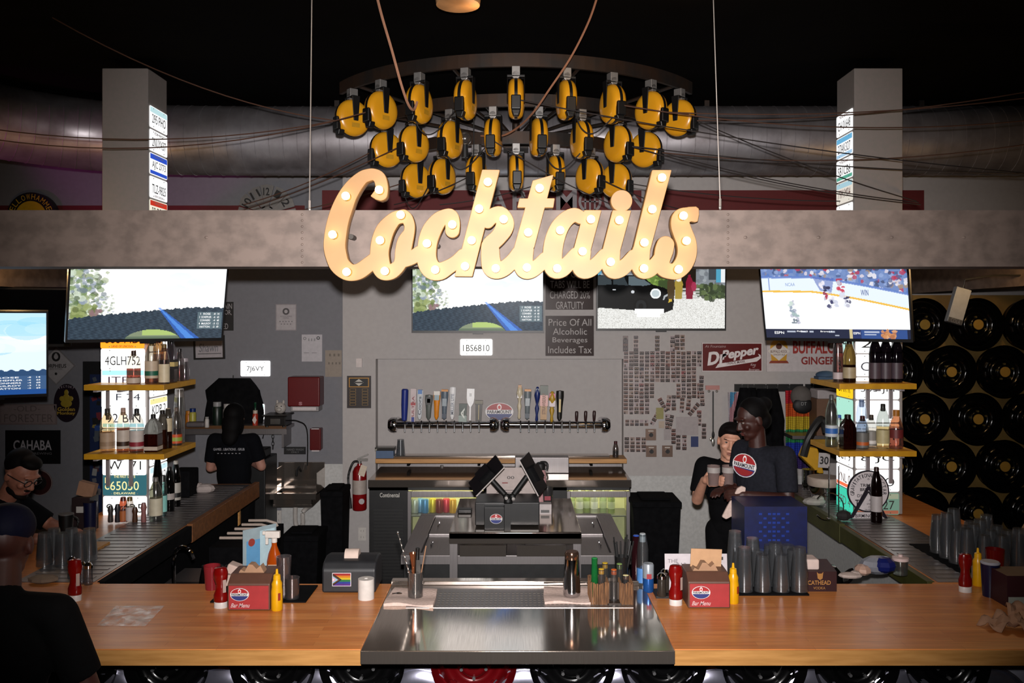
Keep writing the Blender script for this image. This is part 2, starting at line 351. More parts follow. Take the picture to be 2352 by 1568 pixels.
    act = np.argwhere((ins[:-1, :-1].astype(int)+ins[1:, :-1]+ins[:-1, 1:]+ins[1:, 1:]) % 4 != 0)
    for j, i in act:
        c = [(i, j), (i+1, j), (i+1, j+1), (i, j+1)]; s_ = [ins[q[1], q[0]] for q in c]; en = []; ex = []
        for k in range(4):
            a, b_ = c[k], c[(k+1) % 4]
            if s_[k] != s_[(k+1) % 4]:
                key = (min(a, b_), max(a, b_)); (ex if s_[k] else en).append((key, ip(*key[0], *key[1])))
        for e, q in zip(ex, en): seg[e[0]] = (q[0], e[1])
    loops = []
    while seg:
        k0 = next(iter(seg)); k = k0; lp = []
        while k in seg:
            k2, pt = seg.pop(k); lp.append(pt); k = k2
        if len(lp) > 20: loops.append(lp)
    return loops
SD = 3.86
sign = T('marquee_sign', 'big cream script sign studded with glowing bulbs hung on the grey beam', 'sign', (wx(1175, SD), SD, wz(520, SD)))
sx_, sz_ = wx(1175, SD), wz(520, SD)
cu = bpy.data.curves.new('letters', 'CURVE'); cu.dimensions = '2D'; cu.fill_mode = 'BOTH'; cu.extrude = .03; cu.bevel_depth = .002; cu.bevel_resolution = 1
for lp in script_outline():
    lp = lp[::2]; n = len(lp)
    lp = [tuple((lp[i-1][k]+2*lp[i][k]+lp[(i+1) % n][k])/4 for k in (0, 1)) for i in range(n)]
    sp = cu.splines.new('POLY'); sp.points.add(n-1); sp.use_cyclic_u = True
    for q, (px, py) in zip(sp.points, lp): q.co = (wx(px, SD)-sx_, wz(py, SD)-sz_, 0, 1)
o = bpy.data.objects.new('tmp', cu); COL.objects.link(o)
me = bpy.data.meshes.new_from_object(o.evaluated_get(bpy.context.evaluated_depsgraph_get())); bpy.data.objects.remove(o)
me.transform(Matrix.Translation((0, .032, 0)) @ Matrix.Rotation(PI/2, 4, 'X')); me.materials.clear()
me.materials.append(mat('sign_cream_enamel', 'a47e50', '9c7446', .5, scale=4)); me.name = 'script_lettering'
o = bpy.data.objects.new('script_lettering', me); COL.objects.link(o); o.parent = sign
b = MB('3a3632')
for px, py in ((800, 540), (1000, 560), (1110, 545), (1220, 545), (1420, 560), (1570, 545)): b.cone((wx(px, SD)-sx_, .06, wz(py, SD)-sz_), (wx(px, SD)-sx_, .142, wz(py, SD)-sz_), .012)
b.out('mounting_stud', paint(.5, .6), sign)
BULBS = [(797,452),(873,438),(767,540),(799,625),(922,495),(875,553),(886,623),(982,560),(1040,517),(1001,620),(1121,420),(1101,481),(1084,553),(1069,612),(1157,505),(1139,617),(1239,434),(1213,535),(1210,615),(1286,530),(1356,505),(1337,578),(1279,617),(1421,507),(1401,602),(1518,410),(1496,482),(1478,558),(1477,617),(1567,497),(1574,554),(1556,619)]
mb_ = MB().k((1, .68, .34)); mb_.M = Matrix.Rotation(PI/2, 4, 'X'); mb_.lathe([(.009, 0), (.010, .008), (.0165, .020), (.0185, .030), (.0165, .041), (.009, .048), (0, .050)], 14)
mb_ = mb_.out('bulb', paint(.3, 0, 8), sign); sock = MB('b08a3c'); sock.M = Matrix.Rotation(PI/2, 4, 'X'); sock.lathe([(.019, -.004), (.019, .004), (.012, .008)], 16); sock = sock.out('socket', paint(.4, .7), mb_)
for i, (px, py) in enumerate(BULBS):
    q = mb_ if i == 0 else mb_.copy()
    if i: COL.objects.link(q); k = sock.copy(); COL.objects.link(k); k.parent = q
    q.location = (wx(px, SD)-sx_, 0, wz(py, SD)-sz_)
# suspension wires
for (px0, px1, py1, tl) in ((718, 711, 480, 'left of the script sign'), (1633, 1654, 476, 'right of the script sign')):
    p1 = W(px1, py1, 4.05); p0 = W(px0, -170, 4.05)
    t = T('suspension_wire', 'thin pale vertical wire running from the ceiling to the beam '+tl, 'wire', p1)
    q = p0-p1; MB('a39a92').tube([(0, 0, 0), (0, 0, .04)], .006, 6).tube([(0, 0, .03), q*.5, q], .0028, 5).out('wire', paint(.5, .4), t)
    MB('cfc8c0').ell((0, 0, -.001), (.007, .007, .012), 8, 6).out('eye_bolt', paint(.3, .8), t)

# ---------------------------------------------------------------- cord reel chandelier
AY = 6.94
rail_m = mat('dark_rail_steel', '3a2a20', '2a2624', .5, .6, scale=6)
rails = []
for (R_, n, zt, lab) in ((1.47, 9, 3.99, 'top'), (1.20, 8, 3.806, 'middle'), (.95, 7, 3.613, 'lowest')):
    b = MB(); N_ = 40
    for i in range(N_):
        a, a2 = [math.radians(-57+114*k/N_) for k in (i, i+1)]
        P = lambda r, a: (r*sin(a), -r*cos(a))
        b.prismz([P(R_-.012, a), P(R_+.012, a), P(R_+.012, a2), P(R_-.012, a2)], 0, .085)
    o = b.out('curved_rail', rail_m, None, (0, AY, zt)); tag(o, lab+' of the three curved dark steel rails holding the yellow reels', 'rail', 'curved reel rails'); rails.append((R_, n, zt, lab))
def make_reel():
    t = T('cord_reel', 'x', 'cord reel')
    b = MB('cf8f1c'); r = .126
    prof = [(0, -.045), (.05, -.046), (.10, -.042), (.118, -.030), (.126, -.010)]
    for s in (-1, 1):   # two yellow half shells, axis along local x
        b.M = Matrix.Rotation(s*PI/2, 4, 'Y'); b.lathe([(0, .050), (.045, .0505), (.085, .048), (.110, .040), (.122, .026), (.126, .010), (.120, .009)], 30)
    b.M = None; b.out('housing', mat('reel_yellow', 'd79a20', 'cc8d18', .28, scale=3, coat=.3), t, (0, 0, -.165))
    b = MB('111111'); b.M = Matrix.Rotation(PI/2, 4, 'Y'); b.lathe([(.118, -.011), (.1275, -.010), (.1275, .010), (.118, .011)], 30); b.M = None
    b.out('rim_band', paint(.35), t, (0, 0, -.165))
    b = MB('0c0c0d')   # forked hanger arm over both faces
    for s in (-1, 1):
        b.prism([(-.020, -.17), (.020, -.17), (.030, 0), (-.030, 0)], -.004, .004) if 0 else None
        b.add([(s*.049, y, z) for y, z in ((-.018, -.19), (.018, -.19), (.030, -.03), (-.030, -.03))]+[(s*.057, y, z) for y, z in ((-.018, -.19), (.018, -.19), (.030, -.03), (-.030, -.03))],
              [(0, 1, 2, 3), (4, 5, 6, 7), (0, 1, 5, 4), (1, 2, 6, 5), (2, 3, 7, 6), (3, 0, 4, 7)])
    b.bx(-.057, .057, -.030, .030, -.034, -.018)
    b.out('hanger_arm', paint(.45), t, bevel=.004)
    b = MB('0b0b0c')   # cord outlet guard on the front of the rim
    b.box((0, -.118, -.215), (.062, .034, .090)); b.prism([(-.031, -.255), (.031, -.255), (.018, -.295), (-.018, -.295)], -.118, -.07)
    b.out('cord_guide', paint(.4), t, bevel=.008)
    b = MB('9c9a98'); b.bx(-.026, .026, -.03, .03, -.02, .035); b.disc((0, -.02), .026, -.03, .03, 16); b.out('mounting_clip', paint(.4, .7), t, bevel=.003)
    b = MB('b5851b'); b.bx(.0505, .0512, -.03, .03, -.235, -.205); b.out('rating_label', paint(.5), t)
    return t
reel0 = None
ordn = ['first', 'second', 'third', 'fourth', 'fifth', 'sixth', 'seventh', 'eighth', 'ninth']
REELP = {}
for R_, n, zt, lab in rails:
    for k in range(n):
        a = math.radians(-50+100*k/(n-1)); p = (R_*sin(a), AY-R_*cos(a), zt-.036)
        l = '%s yellow cord reel from the left on the %s curved rail' % (ordn[k], lab)
        if reel0 is None: reel0 = r = make_reel(); r.location = p; r['group'] = 'yellow reels of the chandelier'
        else: r = dup(reel0, p)
        r.rotation_euler.z = a+math.radians(random.uniform(-4, 4)); r['label'] = l; REELP[lab[0]+str(k)] = Vector(p)+Vector((sin(a)*.13, -cos(a)*.13, -.2))
# chandelier centre: hub box, struts
b = MB('2c2a2a'); b.bx(-.10, .10, -.10, .10, 0, .10).cone((0, 0, .1), (0, 0, .49), .03, .03, 10)
for R_, n, zt, lab in rails:
    for a in (-.9, -.3, .3, .9): b.cone((0, 0, .08), (R_*sin(a), -R_*cos(a), zt-3.75+.05), .012, .012, 6)
b = b.out('chandelier_hub', rail_m, None, (0, AY, 3.75)); tag(b, 'dark steel hub with struts behind the ring of yellow reels', 'chandelier frame')
t = T('bare_bulb', 'unlit clear round bulb hanging among the yellow reels', 'bulb', W(1068, 318, 5.95))
MB('d8d0c4').ell((0, 0, 0), (.048, .048, .05), 16, 10).out('glass_globe', paint(.05, 0, 0, 1), t); MB('151515').cone((0, 0, -.045), (0, 0, -.13), .02, .024).tube([(0, 0, -.12), (.03, 0, -.2), (.06, .0, -.12), (.06, .02, .2), (.0, .05, .34)], .004).out('lamp_holder', paint(.5), t)
# ---------------------------------------------------------------- ropes and cords
def cord(name, label, cat, pts, r, colr, group=None, n=8, sag=0, seg=6):
    pts = [Vector(p) for p in pts]; o = pts[0].copy()
    if sag: # droop between two ends
        a, b_ = pts; pts = [a.lerp(b_, k/12)-Vector((0, 0, sag*4*(k/12)*(1-k/12))) for k in range(13)]
    else: pts = spline(pts, n)
    return tag(MB(colr).tube([p-o for p in pts], r, seg).out(name, paint(.8), None, o), label, cat, group)
cord('rope', 'thick tan rope dropping from the ceiling to a looped end at the left reels', 'rope', [W(866, -7, 4.95), W(878, 40, 5.0), (W(900, 115, 5.1)), W(922, 195, 5.2), W(938, 240, 5.3), W(950, 252, 5.38), W(958, 234, 5.42)], .0085, 'a0735a')
cord('rope', 'tan rope slanting down from the ceiling right of centre through the reels', 'rope', [W(1374, -14, 4.9), W(1352, 50, 5.0), W(1312, 130, 5.1), W(1262, 205, 5.2), W(1225, 258, 5.35), W(1190, 292, 5.6), W(1152, 312, 5.75), W(1105, 312, 5.9)], .0065, '8a5c42')
LC = [  # (start reel, end px, end py, end depth, sag, label)
 ('t0', -40, 293, 5.6, .10, 'higher of the two brown cords crossing the left pillar'),
 ('t1', -40, 316, 5.6, .14, 'lower of the two brown cords crossing the left pillar'),
 ('t0', 120, 40, 5.2, .10, 'faint brown cord climbing to the dark ceiling at upper left'),
 ('m0', 560, 470, 6.6, .03, 'brown cord falling from the middle rail towards the bladed fan disc'),
 ('m1', 540, 488, 6.9, .03, 'second brown cord falling left from the middle rail, under its neighbour'),
 ('l0', 600, 500, 6.9, .02, 'short brown cord from the lowest rail passing behind the first sign letter'),
 ('l2', 905, 470, 6.2, .02, 'dark cord fanning left from the centre of the lowest rail'),
 ('t8', 2440, 196, 5.5, .06, 'uppermost brown cord crossing the top of the right pillar'),
 ('t7', 2440, 214, 5.5, .06, 'second brown cord near the top of the right pillar'),
 ('t6', 2420, 270, 5.6, .10, 'long brown cord rising to the right across the pillar middle'),
 ('m7', 2420, 322, 5.6, .09, 'long brown cord just under mid height of the right pillar'),
 ('m6', 2420, 400, 5.7, .04, 'dark cord sinking across the right pillar to the dark duct end'),
 ('t8', 2105, 462, 6.05, .03, 'dark cord ending low on the right pillar, upper of the bunch'),
 ('m7', 2110, 465, 6.05, .04, 'dark cord ending low on the right pillar, middle of the bunch'),
 ('m6', 2115, 470, 6.05, .05, 'dark cord ending low on the right pillar, lower of the bunch'),
 ('l6', 1930, 462, 6.06, .03, 'dark cord from the lowest rail ending at the left edge of the right pillar'),
 ('l5', 1560, 480, 6.3, .02, 'dark cord slanting right behind the tall last sign letters'),
 ('l4', 1010, 470, 5.7, .03, 'dark cord sloping down left across the lowest reels'),
 ('m3', 1430, 480, 5.9, .03, 'dark cord crossing right over the lowest reels'),
 ('t4', 2440, 405, 5.6, .05, 'dark cord from the centre top reel running far right'),
]
for k, px, py, d, sag, lab in LC: cord('extension_cord', lab, 'cord', [REELP[k], W(px, py, d)], .004, '4a2c1c' if 'brown' in lab else '1c1210', 'cords fanning out from the reels', sag=sag, seg=5)
for k, (p, q) in enumerate((('t2', 't3'), ('m2', 'm3'), ('l0', 'l1'), ('m4', 'm5'), ('l3', 'l4'), ('t5', 't6'))):
    a, c = REELP[p], REELP[q]; mm = (a+c)/2
    cord('looped_wire', 'black wire loop hanging between neighbouring reels, %s' % ('left end of top rail', 'left half of middle rail', 'left end of lowest rail', 'right half of middle rail', 'centre of lowest rail', 'right half of top rail')[k], 'wire', [a+Vector((0, .06, .02)), a.lerp(mm, .4)-Vector((0, -.1, .14)), mm-Vector((0, -.1, .16)), c+Vector((0, .06, 0))], .004, '161313', 'wire loops between reels')
# ---------------------------------------------------------------- round duct
ax = [(4.9, 7.3, 3.90), (2, 7.3, 3.90), (0, 7.3, 3.90), (-2.4, 7.3, 3.90), (-3.3, 7.2, 3.91), (-3.9, 6.85, 3.93), (-4.3, 6.3, 3.95), (-4.5, 5.5, 3.96)]
b = MB(); path = spline([Vector(p) for p in ax], 8); b.tube(path, .285, 40)
du = T('air_duct', 'big round galvanised spiral duct running across behind the reels', 'duct'); b.out('duct_pipe', m_duct, du, sharp=60)
b = MB(); ln = 0; last = None
for i in range(len(path)-1):
    a, c = path[i], path[i+1]; L_ = (c-a).length; k = math.ceil(ln/.115)*.115
    while k < ln+L_:
        p = a.lerp(c, (k-ln)/L_); t_ = (c-a).normalized()
        b.M = Matrix.Translation(p) @ t_.to_track_quat('Z', 'Y').to_matrix().to_4x4(); b.lathe([(.284, -.004), (.2885, -.002), (.2885, .002), (.284, .004)], 40); k += .115
    ln += L_
b.M = None; b.out('spiral_seam', m_duct, du, sharp=60)
for x in (-1.5, .05, 1.6, 3.4): MB().bx(x-.02, x+.02, 7.29, 7.31, 4.18, 4.24).out('hanger_strap', rail_m, du)
# pendant shade at the top edge, bladed clock-like disc, round sign
t = T('pendant_lamp', 'tan wooden pendant shade cut off by the top edge of the picture', 'lamp', W(1052, 12, 4.6))
MB('a5805a').lathe([(.115, 0), (.12, .03), (.06, .16), (.02, .2)], 28).out('lamp_shade', mat('shade_tan', 'b48a5e', '8e6a44', .6, scale=6), t); MB('111111').cone((0, 0, .2), (0, 0, .24), .006).out('lamp_cord', None, t)
p = W(614, 492, 8.4); t = T('bladed_disc', 'fan-like disc of grey metal blades with black numerals on the upper wall', 'disc', p)
b = MB('8c8a88')
for k in range(12):
    a0, a1 = math.radians(15+30*k), math.radians(42+30*k); b.M = Matrix.Rotation(.16, 4, Vector((cos((a0+a1)/2), 0, sin((a0+a1)/2)))) if 0 else None
    b.prism([(.07*cos(a0), .07*sin(a0)), (.28*cos(a0), .28*sin(a0)), (.287*cos((a0+a1)/2), .287*sin((a0+a1)/2)), (.28*cos(a1), .28*sin(a1)), (.07*cos(a1), .07*sin(a1))], .02*(k % 2)-.03, .02*(k % 2)-.02)
b.disc((0, 0), .08, -.01, .14); b.out('blades', paint(.4, .6), t)
b = MB('111111')
for k in range(12): a = math.radians(90-30*k-0); b.text(str(k or 12), .215*cos(a), .215*sin(a), .06 if k % 12 < 10 else .085, .075, -.034, .02, 0, a-PI/2)
b.out('numerals', None, t)
p = W(75, 498, 8.45); t = T('round_brewery_sign', 'round black and yellow sign partly hidden by the left beam end', 'sign', p)
b = MB('0e0d0c'); b.disc((0, 0), .235, -.03, .06, 40); b.k('c29a12').disc((0, 0), .15, -.034, -.028, 32); b.out('board', paint(.5), t)
b = MB('c9a01a'); b.arctext('YELLOWHAMMER', 0, 0, .192, 172, 8, .052, -.034, .036); b.out('lettering', None, t)
# ---------------------------------------------------------------- televisions
def golf(close=False, w=240, h=135):
    c = Cv(w, h, 'ffffff'); X, Y = c.X, c.Y
    g = np.clip((X-.6)*1.2, 0, 1)[..., None]; c.a = c.a*(1-.25*g)+.25*g*np.array(H('bfe4ff'))
    for i in range(9): c.ell(random.uniform(.6, .95), random.uniform(.6, .95), .10, .05, 'e6f4ff', .5)
    G = ['5d7448', '7e9464', '46572f', '8c98a8', 'a9b58c', '6b7a80', 'c8d4c0']
    for i in range(330):
        u = random.random()**1.3*.27; v = random.uniform(.27, 1.0); r = random.uniform(.008, .026)
        if u < .10+.12*random.random()*(1.15-abs(v-.7)) + .02: c.ell(u, v, r, r*1.5, random.choice(G), .75)
    for i in range(90): c.ell(random.uniform(.12, .27), random.uniform(.28, .55), .008, .012, random.choice(G), .5)
    c.blobs(30, .02, .16, .27, .42, .03, ['7c8b50', '94a066', '5e6a3c'], .8); c.blobs(12, .13, .2, .3, .36, .02, ['8a6a70'], .6)
    ph = rng.uniform(0, 6, 6); edge = .25+.16*np.clip(X*1.25, 0, 1)**.8+.006*np.sin(X*90+ph[0])+.005*np.sin(X*230+ph[1])
    m = Y < edge; c.put(m, '2b3a48')
    nz = (np.sin(X*130+np.sin(Y*70)*2)*np.sin(Y*120+X*40)); c.put(m & (nz > .45), '3b4c5a', .6); c.put(m & (nz < -.5), '1c2833', .6)
    arch = ((X-.53)/.19)**2+((Y+.05)/.17)**2 < 1; c.put(arch, '7f8b70'); c.put(arch & (Y > .045) & (X > .46), 'a9c070'); c.put(arch & (Y < .03), '5e6f5a')
    t = (.38-Y)/.36; d = np.abs(X-(.57+.20*t)); w_ = .012+.05*t
    for al, k, cc in ((.55, 1, '2f6fd8'), (.6, .45, '5a9cf0')): c.put((d < w_*k) & (Y < .40), cc, al)
    c.rect(.82, .992, .125, .345, '5d7078', .85)
    return c
def hockey(w=240, h=135):
    c = Cv(w, h, 'f6f8fc'); X, Y = c.X, c.Y
    line = .80-.05*X-.36*np.clip(X-.35, 0, 1)**1.25
    up = Y > line; c.put(up, '6f86b8'); c.blobs(420, 0, 1, .5, 1, .022, ['8fa4d0', 'd8d0d8', '4a5c88', 'b03048', '3a4668', 'e8e4e8', '5a78b8', 'a0886a', '7890c0'], .8)
    brd = (Y < line+.015) & (Y > line-.16); c.put(brd, 'dfeaf8'); c.put((Y > line) & (Y < line+.03), '5a7ac0', .9)
    c.put((Y < line-.16) & (Y > line-.185), 'e8b848'); c.put(~up & (Y <= line-.185), 'f8fafe')
    c.poly([(.37, .80), (.52, .78), (.5, .6), (.42, .62)], '4a64b0', .7); c.put(brd & (X > .05) & (X < .06), '8aa0d0')
    for (x, y, col) in ((.44, .68, 'e6e2ea'), (.47, .62, '2c2c50'), (.45, .55, 'a82848'), (.49, .5, 'd8d8e4'), (.55, .72, 'b03048'), (.56, .64, 'c83850'), (.58, .55, 'd0d4e2'), (.60, .5, '2a2c58'), (.53, .45, 'c8ccdc'), (.59, .44, 'dfe2ec'), (.48, .45, '3a3c66'), (.20, .47, 'c4d4cc'), (.215, .38, '8898a8'), (.225, .30, '9ab0b0'), (.23, .22, '5c6c78')):
        c.blobs(7, x-.02, x+.02, y-.04, y+.04, .016, [col, col, 'b8b8c8'], .9)
    c.rect(0, 1, 0, .12, '101a38'); c.rect(.60, .62, 0, .12, 'c8b888'); c.rect(.62, .68, .0, .12, '1c2c60'); c.rect(.68, .98, .0, .11, '2a4a88'); c.blobs(26, .82, .9, .01, .10, .02, ['c88858', 'a86a48', 'd8a070'], .9)
    for (x0, x1, y) in ((.16, .22, .085), (.26, .30, .085), (.32, .35, .085), (.46, .50, .085), (.5, .53, .035), (.70, .80, .085), (.70, .78, .05)): c.rect(x0, x1, y-.008, y+.010, 'c8d0e0', .7)
    return c
def carscene(w=240, h=135):
    c = Cv(w, h, 'dcdcd8'); X, Y = c.X, c.Y
    nz = rng.random((h, w)); c.put(nz > .86, 'b4b2ac'); c.put(nz < .12, 'f4f4f0')
    c.rect(0, 1, .58, 1, '7c8288'); c.blobs(160, 0, 1, .58, 1, .03, ['6a6e74', '8e949a', '585c60', '9aa0a4'], .7)
    c.rect(.66, .77, .52, .95, '1e1812'); c.rect(0, .03, .7, 1, '5a9ab8'); c.rect(.93, .965, .66, 1, '4f9ab8'); c.rect(.965, 1, .66, 1, 'e0e4e6'); c.rect(.87, .93, .7, 1, '40464c')
    c.blobs(120, .36, .56, .58, .86, .035, ['5f7a38', '7c9a48', '4a6228', '94ae5c'], .85); c.blobs(80, .78, 1, .42, .62, .03, ['3a4a2c', '2c3820', '5a6a40'], .9); c.blobs(20, .48, .55, .56, .66, .03, ['3c4c2c'], .9)
    for k in range(4): c.rect(.56, .8, .43+.04*k, .455+.04*k, 'b8b8b4', .9)
    c.poly([(0, .40), (0, .76), (.06, .79), (.27, .785), (.34, .76), (.43, .63), (.52, .585), (.58, .52), (.60, .40), (.59, .27), (.52, .22), (.30, .26), (.0, .30)], '0c0d0e')
    c.poly([(0, .66), (0, .755), (.10, .765), (.11, .63), (.0, .62)], '3a4246'); c.poly([(.12, .63), (.12, .765), (.20, .76), (.24, .615)], '343c40'); c.poly([(.24, .62), (.24, .75), (.33, .74), (.42, .63), (.36, .61)], '59666c')
    c.put((Y > .765) & (Y < .785) & (X > .02) & (X < .33) , 'c0c8cc', .5); c.ell(.455, .50, .042, .072, 'e8ecec'); c.ell(.455, .50, .03, .05, 'b8c4c8')
    c.poly([(.51, .40), (.52, .47), (.59, .53), (.60, .49)], 'a8acae'); c.poly([(.525, .41), (.53, .45), (.585, .50), (.585, .47)], '14161a'); c.poly([(.555, .37), (.56, .43), (.585, .45), (.585, .39)], 'c8a83c')
    c.ell(.34, .32, .058, .12, '060606'); c.ell(.34, .32, .042, .09, '1c1e20'); c.ell(.34, .32, .02, .04, '0a0a0a'); c.ell(.005, .38, .02, .09, '060606'); c.rect(.115, .14, .545, .56, 'c0c4c8'); c.ell(.275, .525, .014, .02, 'c8ccd0')
    for x, top, cl in ((.575, .74, '4a3c28'), (.635, .76, 'a08a3c'), (.72, .75, '7c1830')):
        c.poly([(x-.025, .42), (x-.03, .66), (x-.015, .73), (x+.015, .73), (x+.035, .64), (x+.025, .42)], cl); c.ell(x, top, .011, .022, 'b89078' if x < .7 else '7c1830')
    c.ell(.755, .60, .02, .07, '9a2848'); c.ell(.635, .70, .02, .03, 'e8e4dc'); c.rect(.29, .52, .215, .285, 'ffffff'); c.rect(.31, .49, .165, .215, 'ffffff')
    return c
EM = 1.15
def tv(label, loc, w, h, yaw, tilt, canvas, texts=None, roll=0, em=EM, frame=.012, chin=.02):
    t = T('television', label, 'television', loc); t.rotation_euler = (tilt, roll, yaw)
    b = MB('0a0a0c'); b.bx(-w/2, w/2, .0, .035, -h/2, h/2).bx(-w*.3, w*.3, .035, .06, -h*.3, h*.25)
    b.bx(-w/2, w/2, -.006, 0, h/2-frame, h/2).bx(-w/2, w/2, -.006, 0, -h/2, -h/2+chin).bx(-w/2, -w/2+frame, -.006, 0, -h/2+chin, h/2-frame).bx(w/2-frame, w/2, -.006, 0, -h/2+chin, h/2-frame)
    b.bx(-.05, .05, -.008, .01, -h/2-.012, -h/2+.004)
    b.out('case', m_black, t)
    MB('111111').bx(-.06, .06, .06, .105, -.06, .06).out('wall_bracket', m_blackm, t)
    if canvas:
        o = canvas.mesh('screen', paint(.25, 0, em), t, w-2*frame, h-frame-chin, -.002); o.location.z = (chin-frame)/2
        if texts:
            b = MB('ffffff'); sw, sh = w-2*frame, h-frame-chin
            for s, u, v, tw, th, *cc in texts: b.k(cc[0] if cc else 'ffffff').text(s, (u-.5)*sw, (v-.5)*sh+(chin-frame)/2, tw*sw, th*sh, -.0035, .01)
            b.out('screen_text', paint(.3, 0, em), t)
    else: MB('05060a').bx(-w/2+frame, w/2-frame, -.003, -.001, -h/2+chin, h/2-frame).out('screen', paint(.12), t)
    return t
board = []
for k, (nm, sc, th_) in enumerate((('1  ROSE', '-8', '14'), ('2  SCHEFFLER', '-6', '65'), ('CONNERS', '-4', '68'), ('4  McILROY', '-3', '12'), ('HATTON', '-2', '69'))):
    v = .325-.043*k; board += [(nm, .875, v, .07 if k not in (1, 3) else .085, .026), (sc, .938, v, .014, .024), (th_, .965, v, .014, .026)]
g1 = golf(); d = 8.14
cy = wz(678, d)
tv('wide wall television showing a stone bridge, straight below the script sign', ((wx(945, d)+wx(1250, d))/2, d, cy), wx(1250, d)-wx(945, d), 172*d/F, 0, math.radians(2), g1, board)
tv('wide wall television showing a black car on a gravel drive', ((wx(1370, d)+wx(1668, d))/2, d, wz(675, d)), wx(1668, d)-wx(1370, d), 168*d/F, 0, math.radians(2), carscene())
t1 = tv('tilted hanging television showing a stone bridge, over the left pillar', (-2.40, 5.72, 2.53), .99, .56, math.radians(37), math.radians(14), g1, board)
t2 = tv('tilted hanging television showing an ice hockey game, over the right pillar', (2.08, 5.72, 2.53), .96, .555, math.radians(-37), math.radians(14), hockey(),
   [('WIN', .72, .585, .05, .075, '3a5088'), ('NCAA', .21, .71, .07, .045, '8aa0c8'), ('ESPN', .10, .07, .07, .035), ('ESPN', .65, .07, .045, .03), ('22', .447, .585, .018, .03, '4a4a60'), ('Phillies 2', .27, .09, .08, .02), ('Braves 1', .44, .09, .08, .02)])
g3 = Cv(120, 200, 'dff0ff'); g3.blobs(30, 0, 1, .55, .9, .3, ['ffffff', 'eaf6ff', '8ccfff'], .5, .4)
g3.put(g3.Y > .72, '9fdcff', .55); g3.put(g3.Y < .30+.012*np.sin(g3.X*60), '2c4a70'); g3.put(g3.Y < .23, '3b5a82'); g3.put(g3.Y < .06, '1c4a8c')
bb = []
for k, (nm, sc, th_) in enumerate((('ROSE', '-8', '14'), ('SCHEFFLER', '-6', '65'), ('CONNERS', '-4', '68'), ('McILROY', '-3', '12'), ('HATTON', '-2', '69'))):
    v = .212-.034*k; bb += [(nm, .62+.0*k, v, .16+.014*len(nm), .019), (sc, .83, v, .035, .016), (th_, .92, v, .04, .018)]
tv('television cut off by the left edge showing sky and a score list', (-3.44, 5.75, 2.17), .62, .60, math.radians(28), math.radians(15), g3, bb)
tv('switched-off dark television turned sideways, between the two lit ones at left', (-3.70, 6.55, 2.42), .62, .46, math.radians(20), math.radians(16), None)

# ---------------------------------------------------------------- glowing licence plates on the pillars
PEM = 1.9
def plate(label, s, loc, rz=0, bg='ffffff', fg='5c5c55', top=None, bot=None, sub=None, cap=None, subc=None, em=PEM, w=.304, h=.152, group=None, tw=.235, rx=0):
    t = T('license_plate', label, 'license plate', loc, rz, group); b = MB(bg); r = .012; P = []
    for cx, cz, a0 in ((w/2-r, h/2-r, 0), (-w/2+r, h/2-r, 90), (-w/2+r, -h/2+r, 180), (w/2-r, -h/2+r, 270)):
        P += [(cx+r*cos(math.radians(a0+k*30)), cz+r*sin(math.radians(a0+k*30))) for k in range(4)]
    b.prism(P, -.004, 0)
    if top: b.k(top).bx(-w/2+.006, w/2-.006, -.0046, -.004, h/2-.042, h/2-.006)
    if bot: b.k(bot).bx(-w/2+.006, w/2-.006, -.0046, -.004, -h/2+.006, -h/2+.030)
    b.k('50504a')
    for x in (-.09, .09):
        for z in (h/2-.013, -h/2+.013): b.disc((x, z), .004, -.0052, -.004, 8)
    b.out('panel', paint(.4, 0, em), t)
    b = MB(fg)
    if s: b.text(s, 0, -.008, tw, .062, -.0055, .0)
    if sub: b.k(subc or fg).text(sub, 0, -h/2+.016, .15, .015, -.0055, .01)
    if cap: b.k(subc or fg).text(cap, 0, h/2-.02, .15, .018, -.0055, .01)
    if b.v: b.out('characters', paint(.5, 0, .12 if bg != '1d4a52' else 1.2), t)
    return t
LX, RX = (PL[0]+PL[1])/2, (PR[0]+PR[1])/2
z0 = 1.125; st_ = .1615
rows = [('94425', dict(tw=.26)), ('65050', dict(bg='1d4a52', fg='f4e6a0', cap='THE FIRST STATE', sub='DELAWARE', tw=.20)), ('W  71', dict()), ('', dict()), ('92 BIN', dict(fg='302c48', bot='a8dcf0')), ('J F 74', dict(fg='8890b0')), ('JTEH', dict(top='8edcea', fg='c090b0')), ('4GLH752', dict(tw=.245)), ('588 MD', dict(bg='ff8a1c', fg='c8501c', sub='LAND OF LINCOLN')), ('7TR 20', dict())]
for k, (s, kw) in enumerate(rows):
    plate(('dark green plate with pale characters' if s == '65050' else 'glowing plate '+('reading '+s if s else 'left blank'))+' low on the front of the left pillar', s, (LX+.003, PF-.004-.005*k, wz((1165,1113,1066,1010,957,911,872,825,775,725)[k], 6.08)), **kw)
t = MB('f4e6a0'); t.text('P', 0, .03, .03, .04, 0, .03).text('C', 0, -.015, .03, .04, 0, .03); o = t.out('characters', paint(.5, 0, 1.2), [x for x in COL.objects if x.get('label', '').startswith('dark green plate')][0], (-.122, -.0055, 0))
rows = [('MI 40', {}), ('GK 212', dict(top='c8e8f0')), ('RV4 C', {}), ('3H 118', {}), ('KDP 2', dict(top='f0e8a0')), ('T7620', {}), ('LE 901', {}), ('EX 33', {}), ('K98 TV', {}), ('', {})]
LFX, RFX = PL[1]+.004, PR[0]-.004; YM = (PF+PB)/2
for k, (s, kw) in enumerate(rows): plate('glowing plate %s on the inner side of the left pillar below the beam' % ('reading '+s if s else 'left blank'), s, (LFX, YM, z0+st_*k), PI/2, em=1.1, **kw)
zt = 3.90-.065
